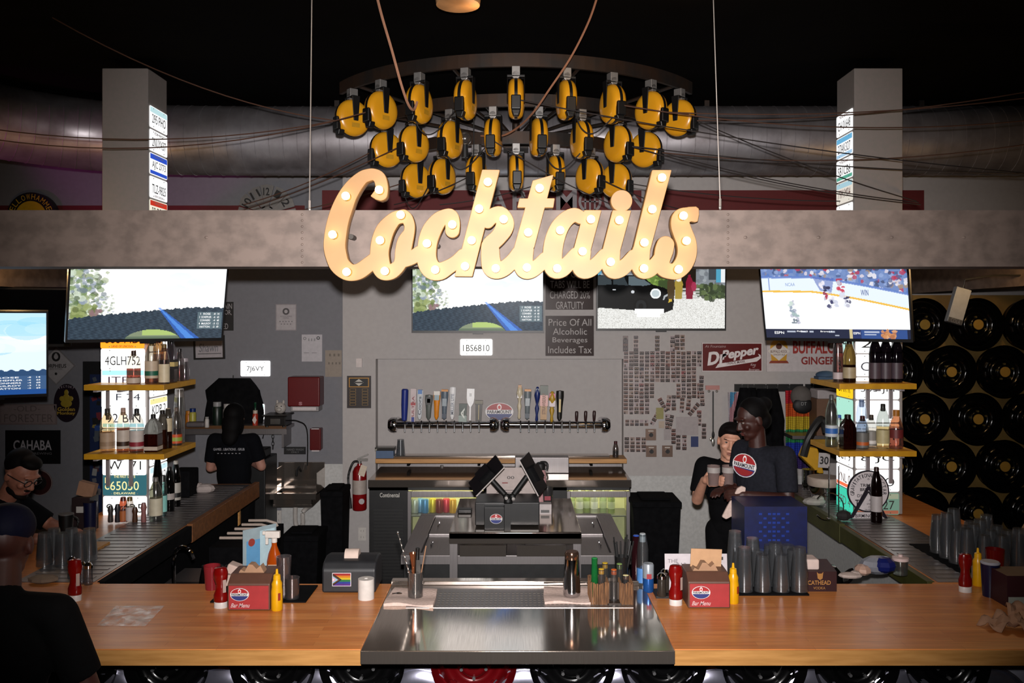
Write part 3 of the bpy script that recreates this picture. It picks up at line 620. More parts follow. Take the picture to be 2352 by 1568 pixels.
rows = [('295 PHO', dict(top='bfe2e6')), ('2NUY437', dict(cap='OHIO', subc='a05028')), ('AJC 2773', dict(top='2850c8', bot='2850c8', cap='PENNSYLVANIA', subc='e8ecff')), ('TLZ-9825', dict(sub='NORTH CAROLINA', subc='c03830')), ('BB DE121', dict(bg='f4ecd8', top='c8301c', cap='GEORGIA', subc='fff0e0')), ('CA 704', dict(bg='e8e0c0', top='78b0d0'))]
for k, (s, kw) in enumerate(rows): plate('glowing plate reading %s high on the left pillar above the beam' % s, s, (LFX, YM, zt-st_*1.02*k), PI/2, em=1.0, **kw)
rows = [('CH 01648', dict(cap='KANSAS', subc='c05030')), ('27AK327', dict(top='68b0d8', bot='a8cce8', fg='384068')), ('SB1CB6', dict(cap='TEXAS', subc='d04838', bot='58a890')), ('79M M04', dict(bg='e4dcd0', fg='c02838', top='a8ccd8')), ('VAH 381', dict()), ('LK 90', dict(top='4870d0'))]
for k, (s, kw) in enumerate(rows): plate('glowing plate reading %s high on the right pillar above the beam' % s, s, (RFX, YM, zt-.02-st_*1.02*k), -PI/2, em=1.0, **kw)
rows = [('MO 27', dict(bg='8cb8a0', top='c8d0b0', em=.5, bot='d07858')), ('2 WO', dict()), ('8 JC', dict(top='fff4d0')), ('S V 61', dict()), ('', dict()), ('353 JM', dict()), ('C 4 L', dict(fg='a0a0b0')), ('2 0', dict()), ('H29', dict()), ('  TL', dict(bg='ff6a14', fg='c84008')), ('X85', dict(top='b8e4f0'))]
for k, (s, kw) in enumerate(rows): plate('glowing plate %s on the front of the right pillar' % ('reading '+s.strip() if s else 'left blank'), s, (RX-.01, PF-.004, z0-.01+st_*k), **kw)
rows = [('EFD 4', dict(bg='3cc8a8', fg='d8fff0')), ('YNL 0', dict(fg='e07840', bot='f07048')), ('2CT 9', dict(cap='CT', subc='4858a8')), ('XU3', dict(top='b0e0d8')), ('', dict(bg='a8e0cc')), ('OAR R', dict(bg='ffcc14', fg='705010')), ('B 21', dict(bg='fff0c8')), ('C44', dict(bg='b8e0d8')), ('104 YE', dict(fg='383830')), ('KV 6', {})]
for k, (s, kw) in enumerate(rows): plate('glowing plate %s on the inner side of the right pillar below the beam' % ('reading '+s if s else 'left blank'), s, (RFX, YM, z0-.01+st_*k), -PI/2, em=1.1, **kw)
# single lit plates on the back wall
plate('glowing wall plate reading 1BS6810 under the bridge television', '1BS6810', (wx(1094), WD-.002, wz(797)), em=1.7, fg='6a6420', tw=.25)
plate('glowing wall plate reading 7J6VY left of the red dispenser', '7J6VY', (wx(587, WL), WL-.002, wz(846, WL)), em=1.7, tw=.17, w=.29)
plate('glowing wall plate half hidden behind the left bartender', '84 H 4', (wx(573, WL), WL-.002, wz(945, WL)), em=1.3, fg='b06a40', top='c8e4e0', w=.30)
# ---------------------------------------------------------------- the U-shaped bar
BF, BB = 3.60, 4.50                       # front and back edge of the front run
SX0, SX1 = (830-VX)*BF/F, (1548-VX)*BF/F   # steel pass in the middle
bar = T('bar_counter', 'long U-shaped bar with orange butcher block top', 'bar', (0, 4.0, 0))
def bt(x0, x1, y0, y1, name='bar_top', z1=BZ, th=.062): return MB().bx(x0, x1, y0-4, y1-4, z1-th, z1).out(name, m_wood, bar, bevel=.006)
bt(-2.95, SX0-.001, BF, BB); bt(SX1+.001, 3.05, BF, BB)
bt(-2.95, -2.16, BB+.001, 5.0, 'bar_leg_top'); bt(2.16, 3.05, BB+.001, 5.0, 'bar_leg_top')
MB().bx(-2.95, -2.16, 1.001, 3.25, BZ-.062, BZ-.004).out('bar_leg_top', m_wood, bar); MB().bx(2.16, 3.05, 1.001, 2.9, BZ-.062, BZ-.004).out('bar_leg_top', m_wood, bar)
# pale front edging strips
for x0, x1 in ((-2.95, SX0-.001), (SX1+.001, 3.05)): MB().bx(x0, x1, BF-4-.004, BF-4, BZ-.066, BZ-.004).out('edge_strip', m_wood3, bar)
# steel liners along the legs, wood kerb on the inner edge at the back
for s, lab in ((-1, 'left'), (1, 'right')):
    b = MB(); X = lambda a, c: (min(s*a, s*c), max(s*a, s*c)); x0, x1 = X(2.19, 2.60)
    b.bx(x0, x1, .52, 3.20, BZ-.004, BZ+.003)
    for k in range(33): b.bx(x0+.03, x1-.03, .58+.078*k, .58+.078*k+.03, BZ+.003, BZ+.006)
    b.out('steel_liner', m_steeld, bar, bevel=.001)
    x0, x1 = X(2.135, 2.175)
    MB().bx(x0, x1, 1.75, 3.25, BZ-.11, BZ+.015).out('inner_kerb', m_wood2 if s < 0 else mat('olive_kerb', '44441c', '36360f', .5), bar, bevel=.004)
    MB().bx(x0, x1, .52, 1.74, BZ-.10, BZ+.004).out('inner_kerb', m_blackm if s < 0 else mat('olive_kerb', '44441c'), bar, bevel=.004)
    x0, x1 = X(2.30, 2.90 if s < 0 else 2.76)
    MB().bx(x0, x1, .60, 3.2, 0, BZ-.07).out('leg_cabinet', m_blackm if s < 0 else m_frp, bar)
MB().bx(-2.9, 3.0, 4.22-4, 4.25-4, 0, BZ-.07).out('front_panel', mat('aluminium_front', 'c4c4d4', 'b0b0c4', .4, .1, scale=5), bar)
MB().bx(-2.1, 2.1, 4.285-4, 4.45-4, 0, BZ-.07).out('under_bar_cabinet', m_blackm, bar)
# steel pass
sp = T('steel_bar_top', 'shiny stainless steel bar section in the middle of the wood top', 'counter', ((SX0+SX1)/2, BF, BZ))
hw = (SX1-SX0)/2; b = MB()
b.bx(-hw+.001, hw-.001, -.035, .898, -.05, .006); b.bx(-hw+.001, hw-.001, .84, .898, .006, .030)
b.out('steel_sheet', m_steel, sp, bevel=.004)
b = MB(); b.bx(-hw+.12, hw-.1, .50, .83, .006, .009)
b.out('drainer_plate', m_steeld, sp)
b = MB('7a736c')
for i in range(46):
    for j in range(6): b.bx(-hw+.22+.021*i, -hw+.232+.021*i, .53+.035*j, .545+.035*j, .009, .0094)
o = b.out('drain_perforation', paint(.5, .5), sp); o['kind'] = 'stuff'
# ---------------------------------------------------------------- steel car wheels on the bar front and on the right screen
def wheel_mb(b, r=.19, holes=10, style=0):
    na, nr = 80, 18; r1 = r*.93; prof = lambda q: (-.045 if q < .30 else -.045+.05*min(1, (q-.30)/.12)) if q < .5 else (.005-.03*sin(PI*min(1, (q-.5)/.35)) if q < .85 else .005+.035*(q-.85)/.15)
    rr = [r1*(.17+.83*i/nr) for i in range(nr+1)]
    vs = [(q*cos(2*PI*k/na), prof(q/r1), q*sin(2*PI*k/na)) for q in rr for k in range(na)]; fs = []
    for i in range(nr):
        for k in range(na):
            q = (rr[i]+rr[i+1])/2; a = 2*PI*(k+.5)/na; hit = False
            for hh in range(holes):
                ah = 2*PI*(hh+.5)/holes; dx = q*cos(a)-.72*r1*cos(ah); dz = q*sin(a)-.72*r1*sin(ah)
                u = dx*cos(ah)+dz*sin(ah); v = -dx*sin(ah)+dz*cos(ah)
                if (u/((.075 if style == 0 else .09)*r1))**2+(v/(.11*r1 if style == 0 else .09*r1))**2 < 1: hit = True
            if not hit: fs.append((i*na+k, i*na+(k+1) % na, (i+1)*na+(k+1) % na, (i+1)*na+k))
    b.add(vs, fs); M0 = b.M; b.M = Matrix.Rotation(PI/2, 4, 'X')
    b.lathe([(r1, -.04), (r1*.98, -.02), (r*.99, .03), (r, .035), (r*.985, .028), (r1*.955, -.02)], 48); b.M = M0
def make_wheel(label, colr, rough, metal, loc, group, r=.19, holes=10, style=0, nuts='9a9a9c'):
    t = T('car_wheel', label, 'wheel', loc, 0, group); b = MB(colr); wheel_mb(b, r, holes, style); b.out('rim', paint(rough, metal), t, fix=False, sharp=50)
    b = MB(nuts); n = 5
    for k in range(n): a = 2*PI*k/n+.3; b.disc((.30*r*cos(a), .30*r*sin(a)), .008, -.056, -.035, 8)
    b.out('lug_nuts', paint(.3, .8), t)
    if style: MB('a07c34').disc((0, 0), .040, -.05, -.03, 20).out('hub_cap', paint(.4, .3), t)
    return t
WH = {}
for k, (px, colr) in enumerate(((170, 0), (380, 0), (625, 0), (830, 0), (1088, 1), (1315, 0), (1525, 0), (1758, 0), (1970, 0), (2180, 0))):
    z = .772; x = wx(px, 4.12); nm = ['at the far left end', 'left of the ketchup bottle below', 'below the left napkin box', 'just left of the steel section', '', 'below the right half of the steel section', 'below the right corner of the steel section', 'under the right napkin box', 'under the right cardboard caddy', 'at the far right end'][k]
    lab = 'red steel car wheel under the steel bar section' if colr else 'black steel car wheel on the bar front, '+nm
    if colr: make_wheel(lab, '5e060c', .25, .2, (x, 4.16, z), None, .204, 8)
    elif 0 not in WH: WH[0] = make_wheel(lab, '0a0a0b', .22, .2, (x, 4.16, z), 'wheels on the bar front', .204, 8)
    else: dup(WH[0], (x, 4.16, z), None, lab)
    COL.objects[-1]
for o in [o for o in COL.objects if o.name.startswith('car_wheel')]:
    for c in o.children: c.rotation_euler = (0, random.uniform(0, 6), 0)
sw = None
for k, px in enumerate((248, 505, 728, 962, 1205, 1420, 1642, 1862, 2075, 2270)):
    p = (wx(px, 4.2), 4.195, wz(1622, 4.2)); nm = ['leftmost one', 'second from the left', 'third from the left', 'just left of the red wheel', 'just right of the red wheel', 'a', 'b', 'third from the right', 'second from the right', 'rightmost one'][k]
    if k == 5: nm = 'second right of the red wheel'
    if k == 6: nm = 'third right of the red wheel'
    lab = 'silver rim between darker wheels of the bar front, '+nm
    if sw is None:
        sw = T('silver_rim', lab, 'wheel', p, 0, 'silver rims on the bar front'); b = MB('b8b8cc'); b.M = Matrix.Rotation(PI/2, 4, 'X')
        b.lathe([(.20, -.0), (.20, .012), (.19, .018), (.182, .006), (.17, .014), (.13, .03), (.08, .025), (.05, .02), (0, .02)], 48); b.M = None; b.out('rim', paint(.22, .9), sw)
    else: dup(sw, p, None, lab)
b = MB(); rows = 6; w0 = None
for j in range(6):
    for i in range(-1, 6):
        px, py = 2118+122*i+(61 if j % 2 else 0), 745+108*j
        p = W(px, py, 6.82)
        if p.x-.2 < 2.70 or p.x > 4.5 or p.z < .3: continue
        lab = 'black steel wheel in row %s from top, column %s from left, of the wheel screen' % (['one','two','three','four','five','six'][j], ['one','two','three','four','five','six','six'][i+(1 if j % 2 else 0)])
        if w0 is None: w0 = make_wheel(lab, '060606', .18, .3, p, 'wheels of the screen on the right', .207, 12, 1, '8a7a4a')
        else: dup(w0, p, None, lab)
        for c in [o for o in COL.objects][-2:]: c.rotation_euler = (0, random.uniform(0, 6), 0)
# ---------------------------------------------------------------- island: bottle cooler under a raised steel table
IX0, IX1 = -.735, .735; iz = .86
cl = T('bottle_cooler', 'low black bottle cooler with sliding steel lids under the raised steel table', 'cooler', (0, 5.72, 0))
b = MB(); b.bx(IX0, IX1, 0, 1.2, .05, iz-.06); b.out('cabinet', m_black, cl)
b = MB(); b.bx(IX0-.02, IX1+.02, -.02, .05, iz-.06, iz).bx(IX0-.02, IX1+.02, 1.15, 1.22, iz-.06, iz).bx(IX0-.02, IX0+.10, .05, 1.15, iz-.06, iz).bx(IX1-.10, IX1+.02, .05, 1.15, iz-.06, iz).bx(-.06, .06, .05, 1.15, iz-.06, iz-.004)
b.out('steel_rim', m_steeld, cl, bevel=.003)
for x0, x1 in ((IX0+.10, -.06), (.06, IX1-.10)):
    for y0, y1, z in ((.055, .62, iz-.022), (.60, 1.145, iz-.010)):
        l = MB().bx(x0+.004, x1-.004, y0, y1, z-.012, z).out('sliding_lid', m_steeld, cl, bevel=.002); xh = x0+.05 if x0 < 0 else x1-.05
        MB('d8d8d8').tube([(xh, (y0+y1)/2-.06, z), (xh, (y0+y1)/2-.06, z+.014), (xh, (y0+y1)/2+.06, z+.014), (xh, (y0+y1)/2+.06, z)], .004).out('lid_handle', m_chrome, l)
b = MB('f0ece8')
def badge(b, cx, cz, rx, rz_, y, rot=0, txt='PARAMOUNT'):
    """oval red, white and blue house badge"""
    M0 = b.M; b.M = (M0 or Matrix()) @ Matrix.Translation((cx, 0, cz)) @ Matrix.Rotation(rot, 4, 'Y')
    E_ = lambda k, a0, a1, n=20: [(k*rx*cos(math.radians(a0+(a1-a0)*i/n)), k*rz_*sin(math.radians(a0+(a1-a0)*i/n))) for i in range(n+1)]
    b.k('d8d4d4').prism(E_(1, 0, 342, 19), y, y+.004); b.k('9c1c20').prism(E_(.93, 14, 166), y-.0006, y); b.k('26306e').prism(E_(.93, 194, 346), y-.0006, y)
    b.k('e8e4e4').prism([(.16*rx*cos(2*PI*i/12), rz_*.52+.42*rz_*sin(2*PI*i/12)*.8) for i in range(12)], y-.0010, y-.0006)
    b.k('1c1c2c').text(txt, 0, 0, rx*1.72, rz_*.36, y-.001, .03); b.k('c03028').prism([(.10*rx*cos(2*PI*i/10), rz_*.5+.2*rz_*sin(2*PI*i/10)) for i in range(10)], y-.0016, y-.0010); b.M = M0; return b
badge(b, -.11, .42, .052, .036, -.004, .35).out('house_sticker', paint(.4), cl)
tb = T('steel_table', 'raised stainless steel table standing over the bottle cooler', 'table', (-.004, 5.62, 0)); tz = 1.03
b = MB(); b.bx(-.428, .428, 0, 1.08, tz-.045, tz).bx(-.428, .428, 0, .02, tz-.075, tz); b.out('tabletop', m_steel, tb, bevel=.005)
for x in (-.40, .40):
    for y in (.045, 1.04): MB().bx(x-.025, x+.025, y-.025, y+.025, (0 if y < .1 else iz), tz-.045).out('leg', m_steeld, tb)
for x0, x1 in ((-.36, -.06), (0.01, .33)):
    MB().bx(x0, x1, .025, .03, tz-.16, tz-.09).out('name_rail', m_steel, tb)
# ---------------------------------------------------------------- back bar with glass-door fridges
KX0, KX1, KY = wx(848, 7.55), wx(1448, 7.55), 7.55
kb = T('back_bar_fridge', 'black back bar refrigerator with steel top and two lit glass doors', 'refrigerator', ((KX0+KX1)/2, KY, 0)); hw = (KX1-KX0)/2
lx = lambda px: wx(px, KY)-(KX0+KX1)/2
DL, DR = (lx(937), lx(1112)), (lx(1302), lx(1446))
b = MB(); z1 = .955; zb = .1
b.bx(-hw, hw, .35, .66, zb, z1).bx(-hw, DL[0], 0, .35, zb, z1).bx(DL[1], DR[0], 0, .35, zb, z1).bx(DR[1], hw, 0, .35, zb, z1).bx(-hw, hw, 0, .66, 0, zb).bx(-hw, hw, 0, .66, z1-.03, z1)
b.out('cabinet', m_black, kb); MB().bx(-hw-.005, hw+.005, -.03, .66, z1, 1.02).out('steel_worktop', m_steel, kb, bevel=.004)
b = MB('e4e0a8')
for d0, d1 in (DL, DR): b.bx(d0, d1, .335, .348, zb, z1-.03).bx(d0, d0+.004, .02, .335, zb, z1-.03).bx(d1-.004, d1, .02, .335, zb, z1-.03)
b.out('inner_lining', paint(.5), kb)
for n_, (d0, d1) in enumerate((DL, DR)):
    b = MB(); f = .03; b.bx(d0, d0+f, -.03, .0, zb, z1-.035).bx(d1-f, d1, -.03, .0, zb, z1-.035).bx(d0+f, d1-f, -.03, 0, z1-.085, z1-.035).bx(d0+f, d1-f, -.03, 0, zb, zb+.05)
    b.disc(((d0+d1)/2, z1-.06), .01, -.034, -.03, 12); dd = b.out('glass_door', m_steeld, kb, bevel=.002)
    MB('f4f8f4').bx(d0+f, d1-f, -.014, -.010, zb+.05, z1-.085).out('pane', paint(.02, 0, 0, 1), dd)
    for z in (.42, .70): MB('9a9a98').bx(d0+.006, d1-.006, .03, .33, z-.006, z).out('wire_shelf', paint(.4, .7), kb)
    MB((1, .95, .62)).bx(d0+.03, d1-.03, .10, .12, z1-.048, z1-.032).out('light_tube', paint(.3, 0, 28), kb)
b = MB('050505')
for r_ in range(22): b.bx(-hw+.04, DL[0]-.04, -.004, 0, .16+.028*r_, .175+.028*r_)
b.out('condenser_grille', paint(.5), kb)
MB('c8c4bc').text('Continental', (-hw+DL[0])/2+.01, .885, .17, .038, -.006, .01).out('lettering', paint(.5), kb)
# things on the fridge shelves
def lathe_thing(name, prof, colr, m, parent, seg=16, z=0): return MB(colr).lathe([(r, q+z) for r, q in prof], seg).out(name, m, parent)
FB = dict(bottle=[(0, 0), (.03, 0), (.031, .01), (.031, .12), (.026, .145), (.013, .175), (.012, .215), (.014, .218), (.014, .225), (0, .226)], can=[(0, 0), (.026, 0), (.032, .008), (.032, .112), (.027, .122), (0, .121)])
fk = 0
for d0, d1, items in ((DL[0], DL[1], [(.045, 'can', 'a8b0b0', 'pale grey can'), (.09, 'can', '6a9ac8', 'light blue can'), (.135, 'can', '4888c8', 'taller blue can'), (.20, 'can', 'd8c030', 'yellow can'), (.26, 'can', '7a2018', 'dark red can'), (.32, 'can', 'c83048', 'red and green can'), (.38, 'can', 'd8a030', 'orange can')]),
                       (DR[0], DR[1], [(.05, 'bottle', 'c8d890', 'pale green bottle'), (.12, 'bottle', 'd8e0c0', 'clear bottle with a big white label'), (.185, 'bottle', 'b8c878', 'yellow-green bottle'), (.25, 'bottle', 'd8dcc8', 'clear bottle with a narrow white label'), (.33, 'bottle', 'c0d0a0', 'greenish bottle with a round mark'), (.40, 'bottle', 'a8b870', 'olive bottle')])):
    for dx, kd, colr, nm in items:
        if d0+dx > d1-.04: continue
        t = T('drink_'+kd, nm+(' in the left fridge door' if d0 < 0 else ' in the right fridge door')+', upper shelf', kd, ((KX0+KX1)/2+d0+dx, KY+.13+.03*(fk % 2), .7005), 0, 'drinks in the back bar fridge'); fk += 1
        if kd == 'can': lathe_thing('can_body', FB['can'], colr, paint(.3, .3), t)
        else:
            lathe_thing('glass', FB['bottle'], colr, paint(.1, 0, 0, .5), t)
            lathe_thing('label', [(.0315, .04), (.0318, .042), (.0318, .10), (.0315, .102)], 'f0f0e8' if 'white' in nm else 'c8d0a8', paint(.5), t)
# wooden tap shelf with steel drip tray
sh = T('tap_shelf', 'wooden shelf with steel drip tray below the beer taps', 'shelf', (0, 8.24, 1.125)); s0, s1 = wx(862, 8), wx(1440, 8); g0, g1 = wx(1183, 7.9), wx(1306, 7.9)
MB().bx(s0, g0+.04, -.24, 0, -.04, 0).out('board', m_wood3, sh, bevel=.003); MB().bx(g1-.04, s1, -.24, 0, -.04, 0).out('board', m_wood3, sh, bevel=.003)
MB().bx(g0+.04, g1-.04, -.10, 0, -.035, 0).out('board', m_wood3, sh)
MB().bx(wx(893, 8.1), wx(1400, 8.1), -.17, -.03, 0, .018).out('drip_tray', m_steel, sh, bevel=.003)
for px in (938, 1100, 1358): MB().bx(wx(px, 8.1)-.012, wx(px, 8.1)+.012, -.16, -.01, -.075, -.04).out('bracket', m_blackm, sh)
t = T('drain_pipe', 'grey drain pipe running under the wooden tap shelf', 'pipe', W(1015, 1078, 8.2)); MB('8c8886').tube([(0, 0, .04), (0, 0, .0), (.03, 0, -.02), (.5, 0, -.02)], .016, 10).out('pipe', paint(.4, .4), t)
b = MB('8c8884').bx(g0, g1, 7.84, 7.98, 1.021, 1.165); o = b.out('steel_bin', m_steeld, bevel=.006); tag(o, 'plain grey steel box standing on the back bar in front of the wooden shelf', 'box')
# backsplash sheet below the shelf inside the niche
struct('trim_5', MB().bx(NX0+.01, NX1-.01, WD+.122, WD+.13, .95, 1.10), m_steeld)
# ---------------------------------------------------------------- beer taps
TY = 8.10; cz_ = wz(975, TY)
LH = [(926, 'blue', 893, '20307e', None), (948, 'w', 893, 'c8b8b8', None)]
def handle(tw, px, y0, y1, wpx, colr, lab, kind='taper', txt=None, tc='f4f4f4', parts=()):
    k = TY/F; x = wx(px, TY-.05)-tw.location.x; z0 = wz(y1, TY-.05)-cz_; h = (y1-y0)*k; w = wpx*k/2; b = MB(colr)
    M = Matrix.Translation((x, -.055, z0)) @ Matrix.Rotation(math.radians(1.5), 4, 'Y'); b.M = M
    if kind == 'taper': b.lathe([(.007, 0), (.012, .012), (w*.62, .03), (w*.72, h*.45), (w, h*.8), (w*.96, h-.006), (0, h)], 14, sx=1, sy=.5)
    elif kind == 'round': b.lathe([(.008, 0), (w*.8, .015), (w, h*.5), (w, h-.01), (w*.7, h), (0, h)], 14)
    elif kind == 'box': b.prism([(-w*.8, 0), (w*.8, 0), (w, h), (-w, h)], -.012, .012)
    elif kind == 'paddle': b.prism([(-.006, 0), (.006, 0), (.007, h*.42), (w*.8, h*.55), (w, h*.7), (w*.98, h), (-w*.98, h), (-w, h*.7), (-w*.8, h*.55), (-.007, h*.42)], -.01, .01)
    elif kind == 'baluster': b.lathe([(.008, 0), (w*.5, .02), (w*.35, h*.2), (w*.7, h*.38), (w*.35, h*.5), (w*.6, h*.6), (w, h*.75), (w*.7, h*.92), (w*.3, h), (0, h)], 14)
    for (q0, q1, ww, cc) in parts: b.k(cc).prism([(-w*ww, h*q0), (w*ww, h*q0), (w*ww, h*q1), (-w*ww, h*q1)], -w*.5-.004, w*.5+.004)
    o = b.out('tap_handle', paint(.35), tw); o['label'] = lab
    if txt:
        c = MB(tc); c.M = M @ Matrix.Rotation(-PI/2, 4, 'Y'); c.text(txt, h*.47, 0, h*.62, w*.9, -max(w*.5, .012)-.005, .02); c.out('lettering', paint(.4), o)
def tower(x0p, x1p, fp, lab):
    x0, x1 = wx(x0p, TY), wx(x1p, TY); t = T('beer_tap_tower', lab, 'beer taps', ((x0+x1)/2, TY, cz_)); hw = (x1-x0)/2
    b = MB(); b.cone((-hw+.05, 0, 0), (hw-.05, 0, 0), .033, .033, 28); b.out('tap_tube', m_chrome, t)
    for s in (-1, 1):
        b = MB(); b.M = Matrix.Translation((s*(hw-.055), 0, 0)) @ Matrix.Rotation(s*PI/2, 4, 'Y'); b.lathe([(.034, -.01), (.066, -.002), (.072, .02), (.068, .05), (.048, .075), (0, .083)], 28); b.M = None
        b.cone((s*(hw-.03), 0, 0), (s*(hw-.03), WD+.13-TY, 0), .045, .045, 24); b.out('wall_flange', m_chrome, t)
    for px in fp:
        x = wx(px, TY)-(x0+x1)/2
        b = MB(); b.cone((x, -.03, 0), (x, -.065, 0), .012, .009).cone((x, -.058, .0), (x, -.062, .045), .008, .006).cone((x, -.06, .01), (x, -.075, -.06), .009, .006); b.out('faucet', m_chrome, t)
    return t
zx = lambda X: 820+X/3.675
zy = lambda Y: 880+Y/3.675
TL_ = tower(897, 1140, [zx(v) for v in (412, 480, 550, 617, 685, 757, 826, 895, 963, 1033)], 'left chrome beer tap rail carrying ten mixed tap handles')
TR_ = tower(1155, 1396, [zx(v) for v in (1380, 1450, 1516, 1586, 1655, 1727, 1793, 1860, 1930, 1998)], 'right chrome beer tap rail ending in three short black levers')
for tw, X0, X1, Y0, Y1, colr, lab, kind, txt, tc, parts in (
 (TL_, 370, 428, 48, 322, '20307e', 'dark blue tap handle with white letters', 'round', 'BUD LIGHT', 'f4f4f4', ()),
 (TL_, 448, 496, 46, 322, 'c4b4b4', 'pale pink tap handle on a blue stem', 'box', 'ULTRA', '8a4048', ((0, .14, .5, '2a3a8a'), (.5, .58, .8, 'b02830'))),
 (TL_, 500, 556, 55, 305, 'd0d4d8', 'white tap handle with a blue mountain top', 'taper', 'Coors', '38404c', ((.86, 1, .6, '4a7ab8'), (.65, .84, .7, 'b8bcc0'))),
 (TL_, 570, 636, 95, 308, '5a605c', 'grey tap handle with a ringed round top', 'taper', None, 'e0e0e0', ((.6, .92, .72, '2a2c2c'), (.68, .84, .4, 'c8c8c4'))),
 (TL_, 640, 700, 65, 305, 'd88418', 'orange tap handle with a pale top', 'taper', None, 'f4f4f4', ((.86, 1, .85, 'd8d4cc'), (.68, .86, .7, '8aa0a8'))),
 (TL_, 705, 766, 52, 305, '5c6874', 'slate tap handle with an orange crest', 'taper', None, 'e8e8e8', ((.93, 1, .9, 'c8801c'), (.45, .7, .6, '8c98a0'), (.05, .2, .6, '28384c'))),
 (TL_, 775, 830, 28, 305, 'e8e8e8', 'white tap handle with a rounded forked top', 'taper', 'MILLER LITE', '606878', ()),
 (TL_, 858, 926, 172, 322, '34443c', 'short green tap block', 'box', 'A', 'd8dcd4', ((.0, .35, 1, '8c9c94'),)),
 (TL_, 922, 986, 46, 312, 'f8f8f8', 'bright white paddle tap handle', 'paddle', None, 'f4f4f4', ((.76, .86, .3, 'c8c8c8'),)),
 (TL_, 995, 1056, 145, 322, '3a3630', 'dark short tap handle with a cross bar top', 'box', None, 'e8e8e8', ((.85, 1, 1.1, '6a6450'), (.1, .8, .1, 'b0a070'))),
 (TR_, 1340, 1396, 15, 300, 'd0c4a8', 'cream tap handle topped by a golden figure', 'baluster', None, 'e8e8e8', ((.62, .8, .7, 'e4e0dc'), (.84, 1, .5, 'b07828'))),
 (TR_, 1405, 1466, 50, 304, '6c7478', 'grey lettered tap handle with an orange crest', 'taper', None, 'e8e8e8', ((.93, 1, .9, 'c8801c'), (.45, .7, .6, '98a0a4'), (.05, .2, .6, '384450'))),
 (TR_, 1490, 1542, 30, 322, '1c2c6a', 'slim dark blue twisted tap handle', 'baluster', None, 'e8e8e8', ((.75, .95, .6, '48586c'),)),
 (TR_, 1540, 1606, 20, 305, 'b08858', 'tall three-coloured tap handle in green, pink and tan', 'box', 'STRAWBERRY', '6a4020', ((.72, 1, 1, '34402c'), (.40, .72, 1, 'd8a098'))),
 (TR_, 1612, 1672, 68, 325, 'b8922c', 'golden tap handle with a pink ball on top', 'baluster', None, 'e8e8e8', ((.78, .93, .8, 'c8507c'), (.5, .7, .8, 'd8c8cc'))),
 (TR_, 1675, 1740, 60, 320, '14120f', 'black tapered tap handle with a gold band', 'taper', None, 'c8a850', ((.3, .72, .25, 'c8b070'),)),
 (TR_, 1838, 1866, 235, 322, '2a1010', 'short dark lever', 'round', None, '', ()), (TR_, 1914, 1942, 233, 322, '2a1010', 'short dark lever', 'round', None, '', ()), (TR_, 1986, 2014, 231, 322, '2a1010', 'short dark lever', 'round', None, '', ())):
    handle(tw, zx((X0+X1)/2), zy(Y0), zy(Y1), (X1-X0)/3.675, colr, lab, kind, txt, tc, parts)
p = Vector((wx(1147, 8.18), 8.18, wz(945, 8.18))); t = T('oval_badge_sign', 'oval red, white and blue badge sign between the two tap rails', 'sign', p)
badge(MB(), 0, 0, .133, .085, -.02).out('badge', paint(.35), t); MB('1c1c1c').bx(-.04, .04, -.015, WD+.13-8.18, -.04, .04).out('stand_off', None, t)
# ---------------------------------------------------------------- things hung on the walls
def flat(name, label, cat, x0, y0, x1, y1, d, colr, m=None, th=.012, group=None, lines=(), frame=None, rot=0, border=None):
    """board filling the pixel box at distance d; lines = (text, px centre, py centre, width px, height px, colour[, bold[, shear[, rot]]])"""
    k = d/F; w, h = (x1-x0)*k, (y1-y0)*k; t = T(name, label, cat, (wx((x0+x1)/2, d), d, wz((y0+y1)/2, d)), 0, group)
    if rot: t.rotation_euler.y = rot
    b = MB(colr).bx(-w/2, w/2, 0, th, -h/2, h/2)
    if border:
        e = border[1]*k; b.k(border[0])
        for q in ((-w/2, w/2, h/2-e, h/2), (-w/2, w/2, -h/2, -h/2+e), (-w/2, -w/2+e, -h/2+e, h/2-e), (w/2-e, w/2, -h/2+e, h/2-e)): b.bx(q[0], q[1], -.001, 0, q[2], q[3])
    b.out('board', m or paint(.6), t)
    if frame:
        e = frame[1]*k; b = MB(frame[0])
        for q in ((-w/2-e, w/2+e, h/2, h/2+e), (-w/2-e, w/2+e, -h/2-e, -h/2), (-w/2-e, -w/2, -h/2, h/2), (w/2, w/2+e, -h/2, h/2)): b.bx(q[0], q[1], -.012, th, q[2], q[3])
        b.out('frame', paint(.4), t)
    if lines:
        b = MB()
        for L in lines:
            L = list(L)+[0]*(9-len(L)); b.k(L[5]).text(L[0], (L[1]-(x0+x1)/2)*k, -(L[2]-(y0+y1)/2)*k, L[3]*k, L[4]*k, -.0025, L[6], L[7], L[8])
        b.out('lettering', paint(.6), t)
    return t
D = WD-.013
brn = mat('brown_gloss_sign', '241411', '2e1a15', .3, scale=3, spec=.08)
flat('notice_sign', 'dark brown sign with pale text about charged gratuity', 'sign', 1253, 600, 1363, 711, D, '241411', brn, lines=[('TABS OVER', 1310, 629, 90, 17, 'a09a98'), ('TABS WILL BE', 1309, 653, 90, 17, 'a8a2a0'), ('CHARGED 20%', 1309, 677, 92, 17, 'a8a2a0'), ('GRATUITY', 1309, 701, 64, 17, 'a8a2a0')])
flat('notice_sign', 'dark brown sign with pale text about drink prices and tax', 'sign', 1253, 725, 1364, 817, D, '241411', brn, lines=[('Price Of All', 1309, 740, 98, 16, 'a8a2a0'), ('Alcoholic', 1309, 761, 78, 15, 'a8a2a0'), ('Beverages', 1309, 782, 80, 15, 'a8a2a0'), ('Includes Tax', 1309, 803, 100, 16, 'a8a2a0')])
